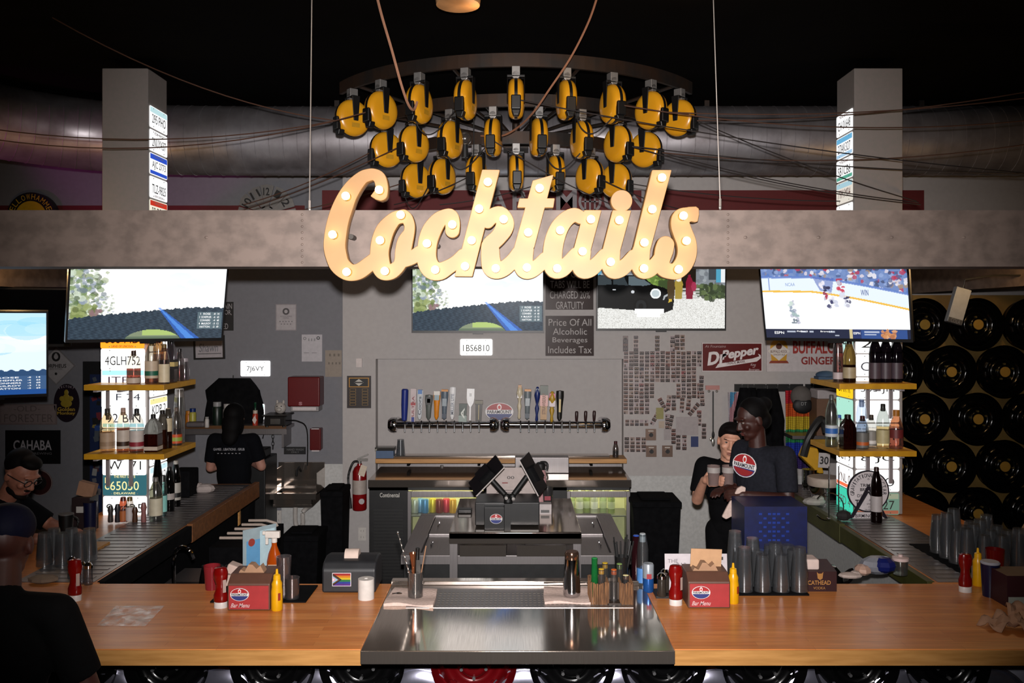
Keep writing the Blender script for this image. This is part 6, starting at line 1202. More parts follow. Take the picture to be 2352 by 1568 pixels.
# right end clutter
t = T('crumpled_napkin', 'white crumpled napkin right of the maroon caddy', 'napkin', ON(1953, 1326, BZ)); MB('b0a098').ell((0, 0, .012), (.065, .04, .016), 10, 6).ell((.03, .01, .016), (.03, .03, .018), 8, 5).out('napkin', paint(.9), t, sharp=15)
t = T('snack_bag', 'crinkled blue and silver snack bag at the inner right corner', 'bag', ON(2022, 1322, BZ)); b = MB('7a7c84'); b.ell((0, .03, .05), (.10, .06, .05), 9, 6).k('161e5a').ell((.02, .02, .055), (.07, .065, .045), 9, 6).k('b09080').ell((-.09, .01, .03), (.045, .05, .03), 8, 5); b.out('bag', paint(.25), t, sharp=10)
cup('glass_jar', 'clear jar with white lid beside the snack bag', ON(2068, 1318, BZ), .075, .036, .04, 'c8ccc8', cg, 'jar'); t = COL.objects[-2] if 0 else [o for o in COL.objects if o.get('label', '').startswith('clear jar with white lid')][0]; MB('c8b0ac').lathe([(.043, .075), (.043, .09), (.012, .095), (.012, .105), (0, .105)], 18).out('lid', paint(.4), t)
cup('tumbler', 'dark blue branded tumbler on the right bar by the ketchup', ON(2274, 1368, BZ), .16, .034, .044, '0a0e30', txt='UTZ' if 0 else None); t = [o for o in COL.objects if o.get('label', '').startswith('dark blue branded')][0]; MB('a8a8b0').text('Pepsi', .01, .09, .045, .02, -.043, .02, .3).out('lettering', None, t); MB('9a9aa4').lathe([(.044, .16), (.046, .165), (.040, .172), (0, .172)], 20).out('rim', None, t)
cup('plastic_cup', 'dark red tumbler behind the blue one on the right bar', ON(2285, 1335, BZ), .17, .036, .046, '5a0808', paint(.2))
t = T('napkin_box', 'dark red napkin box cut off by the right edge', 'dispenser', ON(2362, 1395, BZ)); b = MB('2c0a14'); b.bx(-.10, .10, 0, .16, 0, .15).k('8a9088').bx(-.095, .02, -.003, 0, .01, .05).k('4a2a5a').text('napkins', 0, .09, .1, .02, -.003) if 0 else b.bx(-.10, .10, 0, .16, 0, .15).k('8a9088').bx(-.095, .02, -.003, 0, .01, .05); b.out('box', paint(.5), t)
t = T('paper_napkin', 'tan folded napkin pile behind the far right glasses', 'napkin', (3.0, 5.0, BZ)); b = MB('8a6c50'); b.bx(-.13, .13, -.06, .06, 0, .10).k('9a7858').prism([(-.12, .10), (.13, .10), (.09, .19), (-.04, .24)], -.03, .03); b.out('napkins', paint(.9), t, bevel=.01)
for i, (px, py, r_) in enumerate(((2295, 1440, .4), (2345, 1418, 1.2), (2350, 1446, 2.0))):
    t = T('crumpled_napkin', ['tan crumpled napkin nearest the front on the right bar end', 'tan crumpled napkin behind two others on the right bar end', 'tan crumpled napkin at the very right edge of the bar'][i], 'napkin', ON(px, py, BZ), r_); b = MB('a07a60'); n = 9; vs = []; fs = []
    for j in range(n):
        for k_ in range(n): u, v = k_/(n-1)-.5, j/(n-1)-.5; vs.append((u*.13+.01*sin(9*v+i), v*.11, max(.001, .028+.022*sin(8*u+3*i)*cos(7*v)+.03*u)))
    for j in range(n-1):
        for k_ in range(n-1): a = j*n+k_; fs.append((a, a+1, a+n+1, a+n))
    b.add(vs, fs); b.out('napkin', paint(.9), t, fix=False, sharp=25, solid=.004)
# clear bag on the left bar
t = T('plastic_bag', 'clear flat plastic bag lying on the left bar', 'bag', ON(300, 1418, BZ)); p = [ON(a, c, BZ)-ON(300, 1418, BZ) for a, c in ((222, 1438), (334, 1439), (378, 1392), (266, 1392))]; n = 20; vs = []; fs = []
for j in range(n+1):
    for i in range(n+1): u, v = i/n, j/n; q = (p[0]*(1-u)+p[1]*u)*(1-v)+(p[3]*(1-u)+p[2]*u)*v; vs.append((q.x, q.y, .003+.004*(1+sin(7*u+5*sin(4*v)))*min(1, 8*u*(1-u))*min(1, 8*v*(1-v))))
for j in range(n):
    for i in range(n): a = j*(n+1)+i; fs.append((a, a+1, a+n+2, a+n+1))
m, N, L, B = node_mat('clear_film'); B.inputs['Base Color'].default_value = (1, .97, .95, 1); B.inputs['Roughness'].default_value = .12; B.inputs['Alpha'].default_value = .22; B.inputs['Specular IOR Level'].default_value = 1; L.new(ramp(N, L, noise(N, L, 18), .3, .9), B.inputs['Alpha'])
MB().add(vs, fs).out('film', m, t, fix=False)
# left side clutter
for i, (px, py) in enumerate(((188, 1340), (203, 1342), (165, 1328))): t = T('shaker', 'glass salt shaker with steel top beside the left ketchup bottle, '+['left of two', 'right of two', 'behind'][i], 'shaker', ON(px, py, BZ)); MB('b0b0b8').lathe([(.020, 0), (.022, .004), (.02, .085)], 16).out('jar', paint(.05, 0, 0, .9), t); MB('b09070').lathe([(.022, .085), (.022, .1), (.012, .114), (0, .115)], 16).out('top', m_chrome, t)
p = ON(152, 1258, BZ); t = T('travel_mug', 'black mug with green band and foil top on the left bar', 'mug', p); MB('0b0b0b').lathe([(.036, .10), (.043, .20), (.040, .20), (.0, .19)], 22).out('body', paint(.35), t); MB('3a5c34').lathe([(.034, .06), (.036, .10)], 20).k('b8a878').lathe([(.030, 0), (.034, .06)], 20).out('lower_glass', paint(.15), t); MB('9a9a9a').lathe([(.042, .2), (.043, .206), (0, .206)], 20).out('foil_lid', paint(.3, .8), t); MB('0b0b0b').tube(spline([(.04, 0, .19), (.07, 0, .17), (.065, 0, .13), (.038, 0, .12)], 4), .006).out('handle', None, t)
p = ON(186, 1222, BZ); t = T('napkin_caddy', 'dark brown cardboard caddy with tan napkin on the left bar', 'caddy', p); MB('1c0c0e').bx(-.06, .055, 0, .12, 0, .22).out('box', paint(.5), t); MB('a8a4a0').bx(-.03, .015, -.002, 0, .125, .165).out('square_mark', None, t); b = MB('8c6850'); b.M = Matrix.Translation((0, .04, .22)) @ Matrix.Rotation(.25, 4, 'Y'); b.bx(-.055, .05, 0, .05, 0, .09); b.out('napkin', paint(.9), t)
cup('tumbler', 'tall dark blue tumbler beside the brown caddy on the left bar', ON(207, 1220, BZ), .19, .036, .042, '0a0e2c'); mustard('yellow mustard bottle behind the dark blue tumbler on the left bar', ON(214, 1196, BZ))
t = T('paper_napkin', 'tan crumpled napkin below the glasses on the left bar', 'napkin', ON(100, 1338, BZ)); MB('7a6858').ell((0, 0, .02), (.08, .05, .022), 9, 5).out('napkin', paint(.9), t, sharp=12)
MB_ = None
p = ON(196, 1262, BZ); t = T('wood_board', 'pale wooden board lying on the left bar leg', 'board', (p.x, p.y, BZ)); MB().bx(-.09, .09, -.12, .12, 0, .018).out('board', m_wood3, t)
# ---------------------------------------------------------------- POS stand, papers, bottle on the raised table
q = ON(1165, 1214, tz); t = T('register', 'black cash register base with two tilted tablets on arms', 'register', (q.x, q.y+.02, tz)); k = (q.y+.05)/F
b = MB(); b.bx(-74*k, 74*k, .02, .32, .012, .165); b.out('drawer', m_black, t, bevel=.006); MB('0b0b0c').bx(-52*k, -6*k, -.06, .02, .0, .15).out('card_stand', paint(.4), t, bevel=.004); badge(MB(), -25*k, .075, .041, .032, -.064, 0).out('house_sticker', paint(.4), t)
MB('080808').bx(-6*k, 8*k, -.05, .02, .0, .17).cone((2*k, .02, .16), (2*k, .02, .22), .03, .025).ell((-2*k, -.01, .21), .022).ell((12*k, -.01, .21), .022).out('arm_hub', None, t)
MB('c8c4c0').disc((-2*k, .205), .011, -.04, -.02, 12).disc((14*k, .20), .011, -.04, -.02, 12).out('hub_cap', paint(.2, .8), t)
for s, a0, a1, c, nm in ((-1, (-2, .21), (-38, .325), (-50, .35), 'left'), (1, (12, .21), (45, .34), (62, .36), 'right')):
    MB('0a0a0a').cone((a0[0]*k, .0, a0[1]), (a1[0]*k, .0, a1[1]), .018, .018).out('tablet_arm', None, t)
    b = MB('0c0c0e'); b.M = Matrix.Translation((c[0]*k, .0, c[1])) @ Matrix.Rotation(-s*.62 if s < 0 else .98, 4, 'Y') @ Matrix.Rotation(-s*-.5, 4, 'Z')
    if s < 0: b.M = Matrix.Translation((c[0]*k, .01, c[1])) @ Matrix.Rotation(-.80, 4, 'Y') @ Matrix.Rotation(-1.12, 4, 'X')
    else: b.M = Matrix.Translation((c[0]*k, .01, c[1])) @ Matrix.Rotation(1.08, 4, 'Y') @ Matrix.Rotation(-1.2, 4, 'X')
    b.bx(-.13, .13, .0, .014, -.085, .085).bx(-.05, .05, -.04, 0, -.05, .04).k('b8b0ac').bx(-.132, .132, .008, .016, -.087, -.083).bx(-.132, .132, .008, .016, .083, .087); b.out('tablet', paint(.3), t)
t = T('paper_sheets', 'printed paper sheets propped behind the tablets', 'papers', (q.x+.02, q.y+.40, tz)); b = MB('a89c98'); b.M = Matrix.Rotation(-.15, 4, 'X'); b.bx(-.17, .13, 0, .002, 0, .33).bx(-.02, .20, -.006, -.003, 0, .29); b.k('4a4446')
for i in range(9): b.bx(-.10, .08-.02*(i % 3), -.0068, -.006, .17-.014*i, .174-.014*i)
b.k('7a2024').bx(-.06, -.02, -.0068, -.006, .22, .226).k('2a2a2c').text('00', .0, .26, .05, .02, -.007); b.out('sheets', paint(.8), t)
t = T('water_bottle', 'pale pink water bottle with black spout lid behind the tablets', 'bottle', (wx(1241, 6.5), 6.5, tz)); MB('b88c8e').lathe([(.042, 0), (.045, .01), (.045, .22), (.036, .25), (.034, .26)], 24).out('bottle', paint(.4), t); MB('0c0c0c').lathe([(.037, .255), (.037, .30), (.02, .31), (0, .31)], 18).tube(spline([(.0, 0, .31), (.04, 0, .31), (.055, 0, .28), (.045, 0, .25)], 4), .009).out('lid', None, t)
t = T('plastic_cup', 'clear plastic drink cup behind the right tablet', 'cup', (wx(1258, 6.42), 6.42, tz)); MB('a8a0a0').lathe([(.03, 0), (.04, .14), (.038, .14), (.028, .005), (0, .005)], 18).out('body', cg, t); MB('8a2434').bx(-.025, .02, -.04, -.036, .05, .08).out('label', None, t)
t = T('tape_box', 'small white printed box right of the register', 'box', (wx(1252, 6.15), 6.15, tz)); MB('a8a0a0').bx(-.045, .045, 0, .08, 0, .07).k('4a4a4a').bx(-.03, .03, -.001, 0, .01, .03).out('box', None, t)
t = T('card_reader', 'small black handheld card reader left of the register', 'card reader', (wx(1068, 6.2), 6.2, tz)); MB('0c0c0c').bx(-.05, .05, -.04, .04, 0, .03).out('case', m_black, t, bevel=.008)
t = T('plastic_tub', 'clear tub with blue items at the left end of the wooden tap shelf', 'tub', (wx(886, 8.1), 8.09, 1.1255)); MB('405878').bx(-.08, .08, -.05, .05, .0, .07).out('contents', None, t); MB('a8a8a0').bx(-.09, .09, -.06, .06, .07, .10).out('tub', cg, t)
bottle('small dark red pourer bottle at the right end of the wooden tap shelf', (wx(1414, 8.1), 8.1, 1.1255), .15, .028, 'b8a8a0', '4a1014', .4, '3a0c10', None, None, 'squat', name='pourer_bottle')
# ---------------------------------------------------------------- floor and bar-leg clutter
def bin_(lab, px0, px1, py, d, dp=.35, colr='060607'):
    k = d/F; w = (px1-px0)*k/2; h = wz(py, d); t = T('trash_bin', lab, 'bin', (wx((px0+px1)/2, d), d, 0)); b = MB(colr)
    b.add([(s*w*f, y, z) for z, f, y0, y1 in ((0, .8, .03, dp-.03), (h-.05, .96, 0, dp)) for s in (-1, 1) for y in (y0, y1)], [(0, 1, 3, 2), (4, 6, 7, 5), (0, 2, 6, 4), (1, 5, 7, 3), (0, 4, 5, 1), (2, 3, 7, 6)]); b.out('bin_body', m_blackm, t)
    MB(colr).bx(-w, w, -.015, dp+.015, h-.05, h).bx(-w*.6, w*.6, .05, dp-.05, h, h+.02).out('bin_lid', m_blackm, t, bevel=.012); return t
bin_('tall black trash bin between the hand sink and the extinguisher', 735, 788, 1128, 7.75); bin_('low black trash bin below the hand sink drain', 645, 732, 1230, 7.3); bin_('black trash bin right of the back bar fridge', 1452, 1566, 1152, 7.3, .4)
t = T('dish_crate', 'dark blue plastic crate standing on end in front of the two staff', 'crate', (wx(1782, 5.0), 5.0, 0)); k = 5.0/F; zc = wz(1270, 5.0)
cr = mat('blue_crate', '081448', '07103c', .45, scale=20); b = MB(); zt_ = wz(1163, 5.0); w = 72*k
b.bx(-w, w, 0, .012, zc, zt_).bx(-w, w, .012, .3, zt_-.02, zt_).bx(-w, -w+.015, .012, .3, zc, zt_-.02).bx(w-.015, w, .012, .3, zc, zt_-.02); b.out('crate_walls', cr, t)
b = MB('1a3488')
for i in range(7):
    for j in range(7):
        if (i+j) % 2 == 0 or i == 3: b.bx(-.09+.026*i-.009, -.09+.026*i+.009, -.006, 0, zc+.07+.025*j, zc+.07+.025*j+.012)
o = b.out('lattice', paint(.4), t); o['kind'] = 'stuff'
MB('0a3a80').bx(-w-.02, w-.05, -.10, -.0, zc-.03, zc+.02).bx(-w-.02, w-.05, -.10, -.09, zc-.03, zc+.05).out('lower_tray', paint(.4), t); MB().bx(-w-.03, w, -.12, .3, 0, zc-.03).out('stand', m_blackm, t)
# right leg: bowls, cloth, hoop, kettle
def onleg(name, lab, cat, px, d, f, z=BZ+.0063):
    t = T(name, lab, cat, (wx(px, d), d, z)); f(t); return t
X_ = lambda px, d: wx(px, d)
onleg('steel_bowl', 'steel pan with white rim on the right bar leg behind the shelf', 'bowl', 1893, 6.62, lambda t: (MB('6a6460').lathe([(.09, 0), (.12, .10), (.115, .10), (.085, .01), (0, .01)], 24).out('bowl', m_chrome, t), MB('a8988c').lathe([(.118, .10), (.125, .11), (.125, .16), (.118, .165), (0, .165)], 24).out('rim', None, t)))
onleg('steel_bowl', 'shiny steel canister farther back on the right bar leg', 'canister', 1860, 6.98, lambda t: MB().lathe([(.06, 0), (.06, .16), (0, .16)], 20).out('can', m_chrome, t))
onleg('white_cloth', 'white rag bundle on the right bar leg edge', 'cloth', 1870, 6.36, lambda t: MB('9a9690').ell((0, 0, .03), (.085, .06, .03), 10, 6).ell((.03, .01, .045), (.05, .04, .03), 8, 5).out('cloth', paint(.9), t, sharp=15))
onleg('scrub_pad', 'dark wiry scrub pad at the foot of the right pillar', 'pad', 1938, 5.88, lambda t: MB('1c1a18').ell((0, 0, .035), (.05, .035, .035), 9, 6).out('pad', paint(.8), t, sharp=5))
onleg('wire_hoop', 'thin steel wire hoop holder at the inner right bar edge', 'holder', 1907, 5.95, lambda t: MB('8a8884').tube([(.10*cos(a*PI/10)-.02, -.03, .085+.095*sin(a*PI/10)) for a in range(-8, 9)], .004, 6).cone((-.02, -.03, 0), (-.02, -.03, .36), .004).cone((.05, -.02, 0), (.05, -.02, .36), .004).bx(-.03, .06, -.04, -.01, 0, .008).out('wire', m_chrome, t))
t = T('kettle', 'dark shiny kettle under the right bar leg edge', 'kettle', (wx(1898, 4.75), 4.75, 0)); MB('0a0a0b').bx(-.09, .2, -.12, .10, 0, .93).out('counter_unit', m_black, t); MB('141212').lathe([(.07, .93), (.09, .96), (.085, 1.02), (.05, 1.06), (0, 1.07)], 22).tube(spline([(.08, 0, 1.0), (.14, 0, 1.04), (.13, 0, .98), (.08, 0, .96)], 4), .01).out('kettle_body', paint(.1, .4), t)
# left leg: black tub, rags, racks, sink
onleg('black_tub', 'black tub on the far end of the left bar leg', 'tub', 424, 6.75, lambda t: MB('0a0a0b').bx(-.075, .075, -.1, .1, 0, .2).out('tub', m_blackm, t, bevel=.01))
onleg('white_rag', 'crumpled white rags beside the black tub on the left bar leg', 'cloth', 468, 6.85, lambda t: MB('a89c98').ell((0, 0, .03), (.09, .06, .04), 10, 6).ell((-.05, 0, .05), (.05, .05, .03), 8, 5).out('cloth', paint(.9), t, sharp=15))
t = T('under_bar_sink', 'dark steel under-bar sink with arched faucet at left', 'sink', (wx(400, 5.0), 5.05, 0)); x0 = -2.11-wx(400, 5.0)
b = MB('2a2a2a'); b.bx(x0+.0, .25, -.3, .5, .78, .82).bx(x0, .25, -.3, -.28, 0, .78).bx(x0, .25, .48, .5, 0, .78); b.out('basin_top', m_steeld, t); MB('101010').bx(-.10, .18, -.2, .2, .82, .823).out('bowl', m_black, t)
MB('b09070').tube(spline([(-.06, .1, .82), (-.06, .1, 1.0), (-.02, .08, 1.06), (.05, .04, 1.06), (.085, .02, 1.01)], 6), .012, 8).out('faucet', m_chrome, t)
for i, (px, py, c, lab) in enumerate(((506, 1290, '5a0a10', 'red'), (523, 1290, '1c4c98', 'blue'), (470, 1285, '141414', 'black'))):
    bottle('dim bottle with a %s label in the under-bar rail at left' % lab, (wx(px, 4.75), 4.75, .824), .24, .03, '1a1414', '100c0c', .9, '0c0c0c', c, None, 'round', lz=(.3, .6))
t = T('dish_rack', 'black rack with white paddle arms inside the left bar leg', 'rack', (-1.98, 6.25, 0)); MB().bx(-.1, .22, -.35, .35, 0, .86).out('rack_base', m_blackm, t)
for i in range(5): MB('b8a89c').tube([(-.06+.01*i, -.25+.13*i, .9), (.12, -.27+.13*i, .905), (.19, -.27+.13*i, .885), (.20, -.27+.13*i, .862)], .010, 8).out('paddle_arm', paint(.5), t)
t = T('end_panel', 'pale wooden end board with a note behind the left bar leg', 'panel', (wx(534, 7.3), 7.3, 0)); MB().bx(-.07, .06, 0, .03, 0, .985).out('board', m_wood3, t); MB('8a8a8a').bx(-.05, .0, -.004, 0, .80, .91).out('note', None, t)
t = T('black_appliance', 'black appliance with red display at the far left behind the bar', 'appliance', (wx(592, 8.0), 8.0, 0)); MB().bx(-.13, .07, 0, .4, 0, 1.12).bx(-.13, .04, .0, .3, 1.12, 1.2).out('case', m_black, t, bevel=.01); MB('6a1010').bx(-.09, -.03, -.003, 0, 1.14, 1.16).out('display', paint(.4, 0, .3), t); b = MB('7a7a7a'); b.disc((.06, 1.07), .018, -.006, 0, 14); b.out('dial', None, t)
# ---------------------------------------------------------------- people
def capsule(b, p0, p1, r0, r1=None, seg=14):
    r1 = r0 if r1 is None else r1; b.cone(p0, p1, r0, r1, seg); b.ell(p0, r0, seg, 9); b.ell(p1, r1, seg, 9)
def frame(f, up=(0, 0, 1)):
    f = Vector(f).normalized(); r = f.cross(Vector(up)).normalized(); u = r.cross(f)
    return Matrix(((r.x, f.x, u.x, 0), (r.y, f.y, u.y, 0), (r.z, f.z, u.z, 0), (0, 0, 0, 1)))   # local x = right, y = front, z = up
def skin_out(b, name, m, parent, vox=.007, smooth=4):
    o = b.out('tmp_'+name, m, None, sharp=180); d = o.modifiers.new('r', 'REMESH'); d.mode = 'VOXEL'; d.voxel_size = vox
    d = o.modifiers.new('s', 'SMOOTH'); d.iterations = smooth; d.factor = .5
    bpy.context.view_layer.update(); me = bpy.data.meshes.new_from_object(o.evaluated_get(bpy.context.evaluated_depsgraph_get())); bpy.data.objects.remove(o)
    me.name = name; me.polygons.foreach_set('use_smooth', [True]*len(me.polygons)); me.materials.clear(); me.materials.append(m)
    q = bpy.data.objects.new(name, me); COL.objects.link(q); q.parent = parent; return q
def hand(b, wrist, d, n, thumb, curl=.5):
    """palm, four unequal curled fingers and a side thumb; d = finger direction, n = palm side, thumb = thumb side"""
    d = Vector(d).normalized(); n = Vector(n); n = (n-d*n.dot(d)).normalized(); s = Vector(thumb); s = (s-d*s.dot(d)-n*s.dot(n)).normalized(); w = Vector(wrist)
    capsule(b, w, w+d*.035, .024, .026)
    for k in range(4): capsule(b, w+d*.03+s*.010, w+d*.085+s*(.028-.019*k), .017, .0125)
    for k, ln in enumerate((.070, .078, .072, .056)):
        p = w+d*.088+s*(.029-.0195*k); a = 0
        for j, fr in enumerate((.45, .30, .25)):
            a += curl*(.7 if j == 0 else 1); q = p+(d*cos(a)+n*sin(a))*ln*fr; capsule(b, p, q, .0095-.0008*j, .0090-.0008*j, 10); p = q
    p = w+d*.025+s*.024; q = p+(s*.75+d*.55+n*.25)*.040; capsule(b, p, q, .0135, .0115, 10); capsule(b, q, q+(d*.8+s*.25+n*.45)*.034, .011, .0085, 10)
def head(b, c, f, up=(0, 0, 1), k=1.0):
    M = Matrix.Translation(c) @ frame(f, up) @ Matrix.Scale(k, 4); M0 = b.M; b.M = M
    b.ell((0, -.012, .035), (.076, .096, .088), 20, 14); b.ell((0, .012, -.02), (.066, .080, .080), 18, 12); b.ell((0, .030, -.072), (.050, .056, .042), 16, 10); b.ell((0, .068, -.098), (.022, .020, .018))
    capsule(b, (0, .086, .020), (0, .108, -.022), .009, .0135); b.ell((-.014, .096, -.026), (.009, .010, .008)); b.ell((.014, .096, -.026), (.009, .010, .008))
    b.ell((0, .080, .038), (.055, .018, .012)); b.ell((0, .086, -.056), (.024, .012, .007)); b.ell((0, .083, -.068), (.022, .012, .008))
    for s in (-1, 1): b.ell((s*.040, .066, -.018), (.022, .020, .020)); b.ell((s*.077, -.012, -.005), (.009, .020, .032))
    b.M = M0; return M
def eyes(t, M, dark='1a1210'):
    b = MB('8f857e'); b.M = M
    for s in (-1, 1): b.ell((s*.031, .079, .014), (.011, .0085, .0055), 10, 7)
    b.k(dark)
    for s in (-1, 1): b.ell((s*.031, .0865, .014), (.0055, .003, .0055), 8, 6)
    b.k(dark)
    for s in (-1, 1): b.ell((s*.033, .087, .036), (.020, .006, .0035), 10, 6)
    b.out('eyes_and_brows', paint(.4), t)
    b = MB('6a3430'); b.M = M; b.ell((0, .0935, -.056), (.021, .006, .004), 12, 7).ell((0, .091, -.066), (.018, .006, .005), 12, 7); b.out('lips', paint(.5), t)
def human(label, loc, J, hd, up=(0, 0, 1), skin='a8705a', shirt='0a0a0c', pants='08080a', sleeve=.8, hands=None, k=1.0, wide=1.0, eye=True, shirt2=None, fr=(0, 1, 0), longsl=False):
    t = T('person', label, 'person', loc); J = {a: Vector(v) for a, v in J.items()}; Rt = frame(fr); b = MB()
    sm = mat('skin_'+skin, skin, None, .55, scale=40)
    M = head(b, J['head'], hd, up, k); capsule(b, J['neck']-Vector((0, 0, .03)), J['head']-(M.to_3x3() @ Vector((0, .02, .05))), .058, .052)
    b.ell(J['chest'], (.165*wide, .105, .19), 18, 12, Rt); b.ell((J['chest']+J['pel'])/2, (.145*wide, .10, .17), 18, 12, Rt); b.ell(J['pel'], (.16*wide, .115, .12), 18, 12, Rt)
    for s in 'lr':
        sh, el, wr = J['sh_'+s], J['el_'+s], J['wr_'+s]; capsule(b, J['neck']-Vector((0, 0, .06)), sh, .05, .055); capsule(b, sh, el, .052, .040); capsule(b, el, wr, .040, .026)
        h = (hands or {}).get(s); hand(b, wr, *(h or (wr-el, Vector((0, 0, -1)) if abs((wr-el).normalized().z) < .8 else Vector((1 if s == 'l' else -1, 0, 0)), Vector((1 if s == 'l' else -1, .3, .2)), .35)))
        hip = J['pel']+(Rt @ Vector(((-.09 if s == 'l' else .09), 0, -.03))); kn, an = J['kn_'+s], J['an_'+s]; capsule(b, hip, kn, .078, .055); capsule(b, kn, an, .055, .036); capsule(b, an-Vector((0, 0, .03)), an+(Rt @ Vector((0, .13, -.045))), .038, .03)
    skin_out(b, 'body', sm, t, .0065, 3)
    if eye: eyes(t, M)
    b = MB(); b.ell(J['chest'], (.185*wide, .122, .205), 18, 12, Rt); b.ell((J['chest']+J['pel'])/2, (.168*wide, .122, .20), 18, 12, Rt); b.ell(J['pel']+Vector((0, 0, .0)), (.178*wide, .132, .11), 18, 12, Rt)
    capsule(b, J['chest']+Vector((0, 0, .12)), J['neck']-Vector((0, 0, .035)), .09, .066)
    for s in 'lr':
        sh, el = J['sh_'+s], J['el_'+s]; capsule(b, J['neck']-Vector((0, 0, .065)), sh, .058, .066); b.cone(sh, sh.lerp(el, sleeve), .068, .064, 16)
        if longsl: capsule(b, sh, el, .064, .052); b.cone(el, el.lerp(J['wr_'+s], .8), .052, .040, 14)
    shm = mat('cloth_'+shirt, shirt, shirt2, .9, scale=60, bump=.1, spec=.1); so = skin_out(b, 'shirt', shm, t, .009, 5)
    b = MB(); b.ell(J['pel']-Vector((0, 0, .03)), (.172*wide, .126, .12), 18, 12, Rt)
    for s in 'lr':
        hip = J['pel']+(Rt @ Vector(((-.09 if s == 'l' else .09), 0, -.03))); kn, an = J['kn_'+s], J['an_'+s]; capsule(b, hip, kn, .092, .072); b.cone(kn, an.lerp(kn, .05), .072, .062, 14); b.ell(kn, .072)
    skin_out(b, 'trousers', mat('cloth_'+pants, pants, None, .9, scale=60, spec=.1), t, .011, 3)
    b = MB('0a0a0a')
    for s in 'lr': an = J['an_'+s]; b.ell(an+(Rt @ Vector((0, .05, -.05))), (.05, .14, .05), 14, 9, Rt)
    b.out('shoes', None, t); return t, M, so, J, Rt
def hair(t, M, colr, parts, nm='hair', vox=.008):
    b = MB(); b.M = M
    for c, r in parts: b.ell(c, r, 18, 12)
    return skin_out(b, nm, mat('hair_'+colr, colr, None, .7, scale=50, stretch=(6, 6, 1), spec=.1), t, vox, 3)
CAPH = [((0, -.022, .045), (.083, .095, .088))]
# bartender seen from behind at left
x, y = wx(537, 7.65), 7.65
t, M, so, J, Rt = human('woman with long dark hair seen from behind in navy shirt', (x, y, 0), dict(head=(0, .03, 1.53), neck=(0, 0, 1.40), chest=(0, 0, 1.20), pel=(.01, -.01, .92), sh_l=(-.165, 0, 1.345), sh_r=(.165, 0, 1.345), el_l=(-.215, .03, 1.10), el_r=(.235, .03, 1.11), wr_l=(-.08, .22, 1.12), wr_r=(.07, .23, 1.12), kn_l=(-.09, .03, .49), kn_r=(.10, .02, .49), an_l=(-.09, 0, .09), an_r=(.10, 0, .09)), (0, 1, -.35), skin='a87868', shirt='07080d', wide=.9, sleeve=.75, eye=False)
hair(t, M, '060506', [((0, -.03, .035), (.092, .105, .10)), ((0, -.075, -.06), (.085, .06, .12)), ((0, -.08, -.16), (.075, .05, .10)), ((.05, -.02, -.05), (.04, .07, .10)), ((-.05, -.02, -.05), (.04, .07, .10))])
b = MB('8a8a90'); b.text('GAMES . LIBATIONS . GRUB', 0, 1.285, .27, .022, -.130, .02).text('- - - - - - -', 0, 1.25, .2, .006, -.132, .02); b.out('lettering', None, so)
t2 = T('tablet', 'dark tablet with blue screen glow beside the bartender seen from behind', 'tablet', (x-.17, y+.40, 1.0)); MB('0a0a0c').bx(-.09, .09, -.006, .006, -.12, .12).k('1c2468').bx(-.05, .07, -.008, -.006, -.10, .10).out('case', paint(.3, 0, .25), t2); MB('0a0a0a').bx(-.05, .05, -.04, .06, -1.0, -.12).out('stand', None, t2)
# two staff at right
x, y = wx(1672, 6.1), 6.1
t, M, so, J, Rt = human('woman in black shirt facing forward holding two glass mugs at right', (x, y, 0), dict(head=(-.0, -.05, 1.555), neck=(.0, -.02, 1.42), chest=(0, 0, 1.24), pel=(.03, .03, .95), sh_l=(.15, .0, 1.385), sh_r=(-.17, -.02, 1.385), el_l=(.17, -.13, 1.18), el_r=(-.23, -.07, 1.16), wr_l=(-.055, -.31, 1.335), wr_r=(-.225, -.27, 1.33), kn_l=(.11, .0, .5), kn_r=(-.07, -.02, .5), an_l=(.11, .03, .09), an_r=(-.08, .02, .09)), (-.15, -.95, -.12), (.12, 0, 1), skin='c08c74', shirt='08080a', wide=.88, fr=(-.1, -1, 0), sleeve=.8,
   hands={'l': ((-.75, -.5, .1), (0, -1, 0), (0, .1, 1), .65), 'r': ((.2, -.9, .1), (1, 0, 0), (0, .1, 1), .7)})
hair(t, M, '100a0a', [((0, -.020, .052), (.084, .095, .085)), ((0, .03, .095), (.062, .058, .03)), ((0, -.05, -.03), (.072, .06, .06)), ((0, -.13, .02), (.035, .035, .04))])
for i, (dx, lab) in enumerate(((-.165, 'left glass mug held by the woman in black'), (-.068, 'right glass mug held by the woman in black'))):
    c = T('glass_mug', lab, 'mug', (x+dx-.02, y-.375, 1.315)); MB('a08a86').lathe([(.034, 0), (.042, .13), (.039, .13), (.031, .01), (0, .01)], 20).out('glass', paint(.08, 0, 0, .6), c); MB('c8c0bc').lathe([(.0425, .085), (.0425, .12)], 20).out('frosting', paint(.5, 0, 0, .5), c)
x, y = wx(1752, 5.55), 5.56
t, M, so, J, Rt = human('tall person in dark grey shirt with round red chest badge leaning left', (x, y, 0), dict(head=(-.075, -.02, 1.765), neck=(-.03, 0, 1.60), chest=(0, 0, 1.40), pel=(.05, .03, 1.03), sh_l=(.10, -.15, 1.555), sh_r=(-.09, .15, 1.555), el_l=(.10, -.21, 1.30), el_r=(-.12, .2, 1.30), wr_l=(-.15, -.23, 1.33), wr_r=(-.20, .12, 1.30), kn_l=(.06, -.07, .54), kn_r=(.0, .09, .54), an_l=(.08, -.06, .09), an_r=(.05, .12, .09)), (-.85, -.25, -.32), skin='34150d', shirt='202128', shirt2='1b1c22', pants='060608', fr=(-.72, -.70, 0), sleeve=.85,
   hands={'l': ((-1, .0, .05), (0, .6, -.5), (0, .5, 1), .5)})
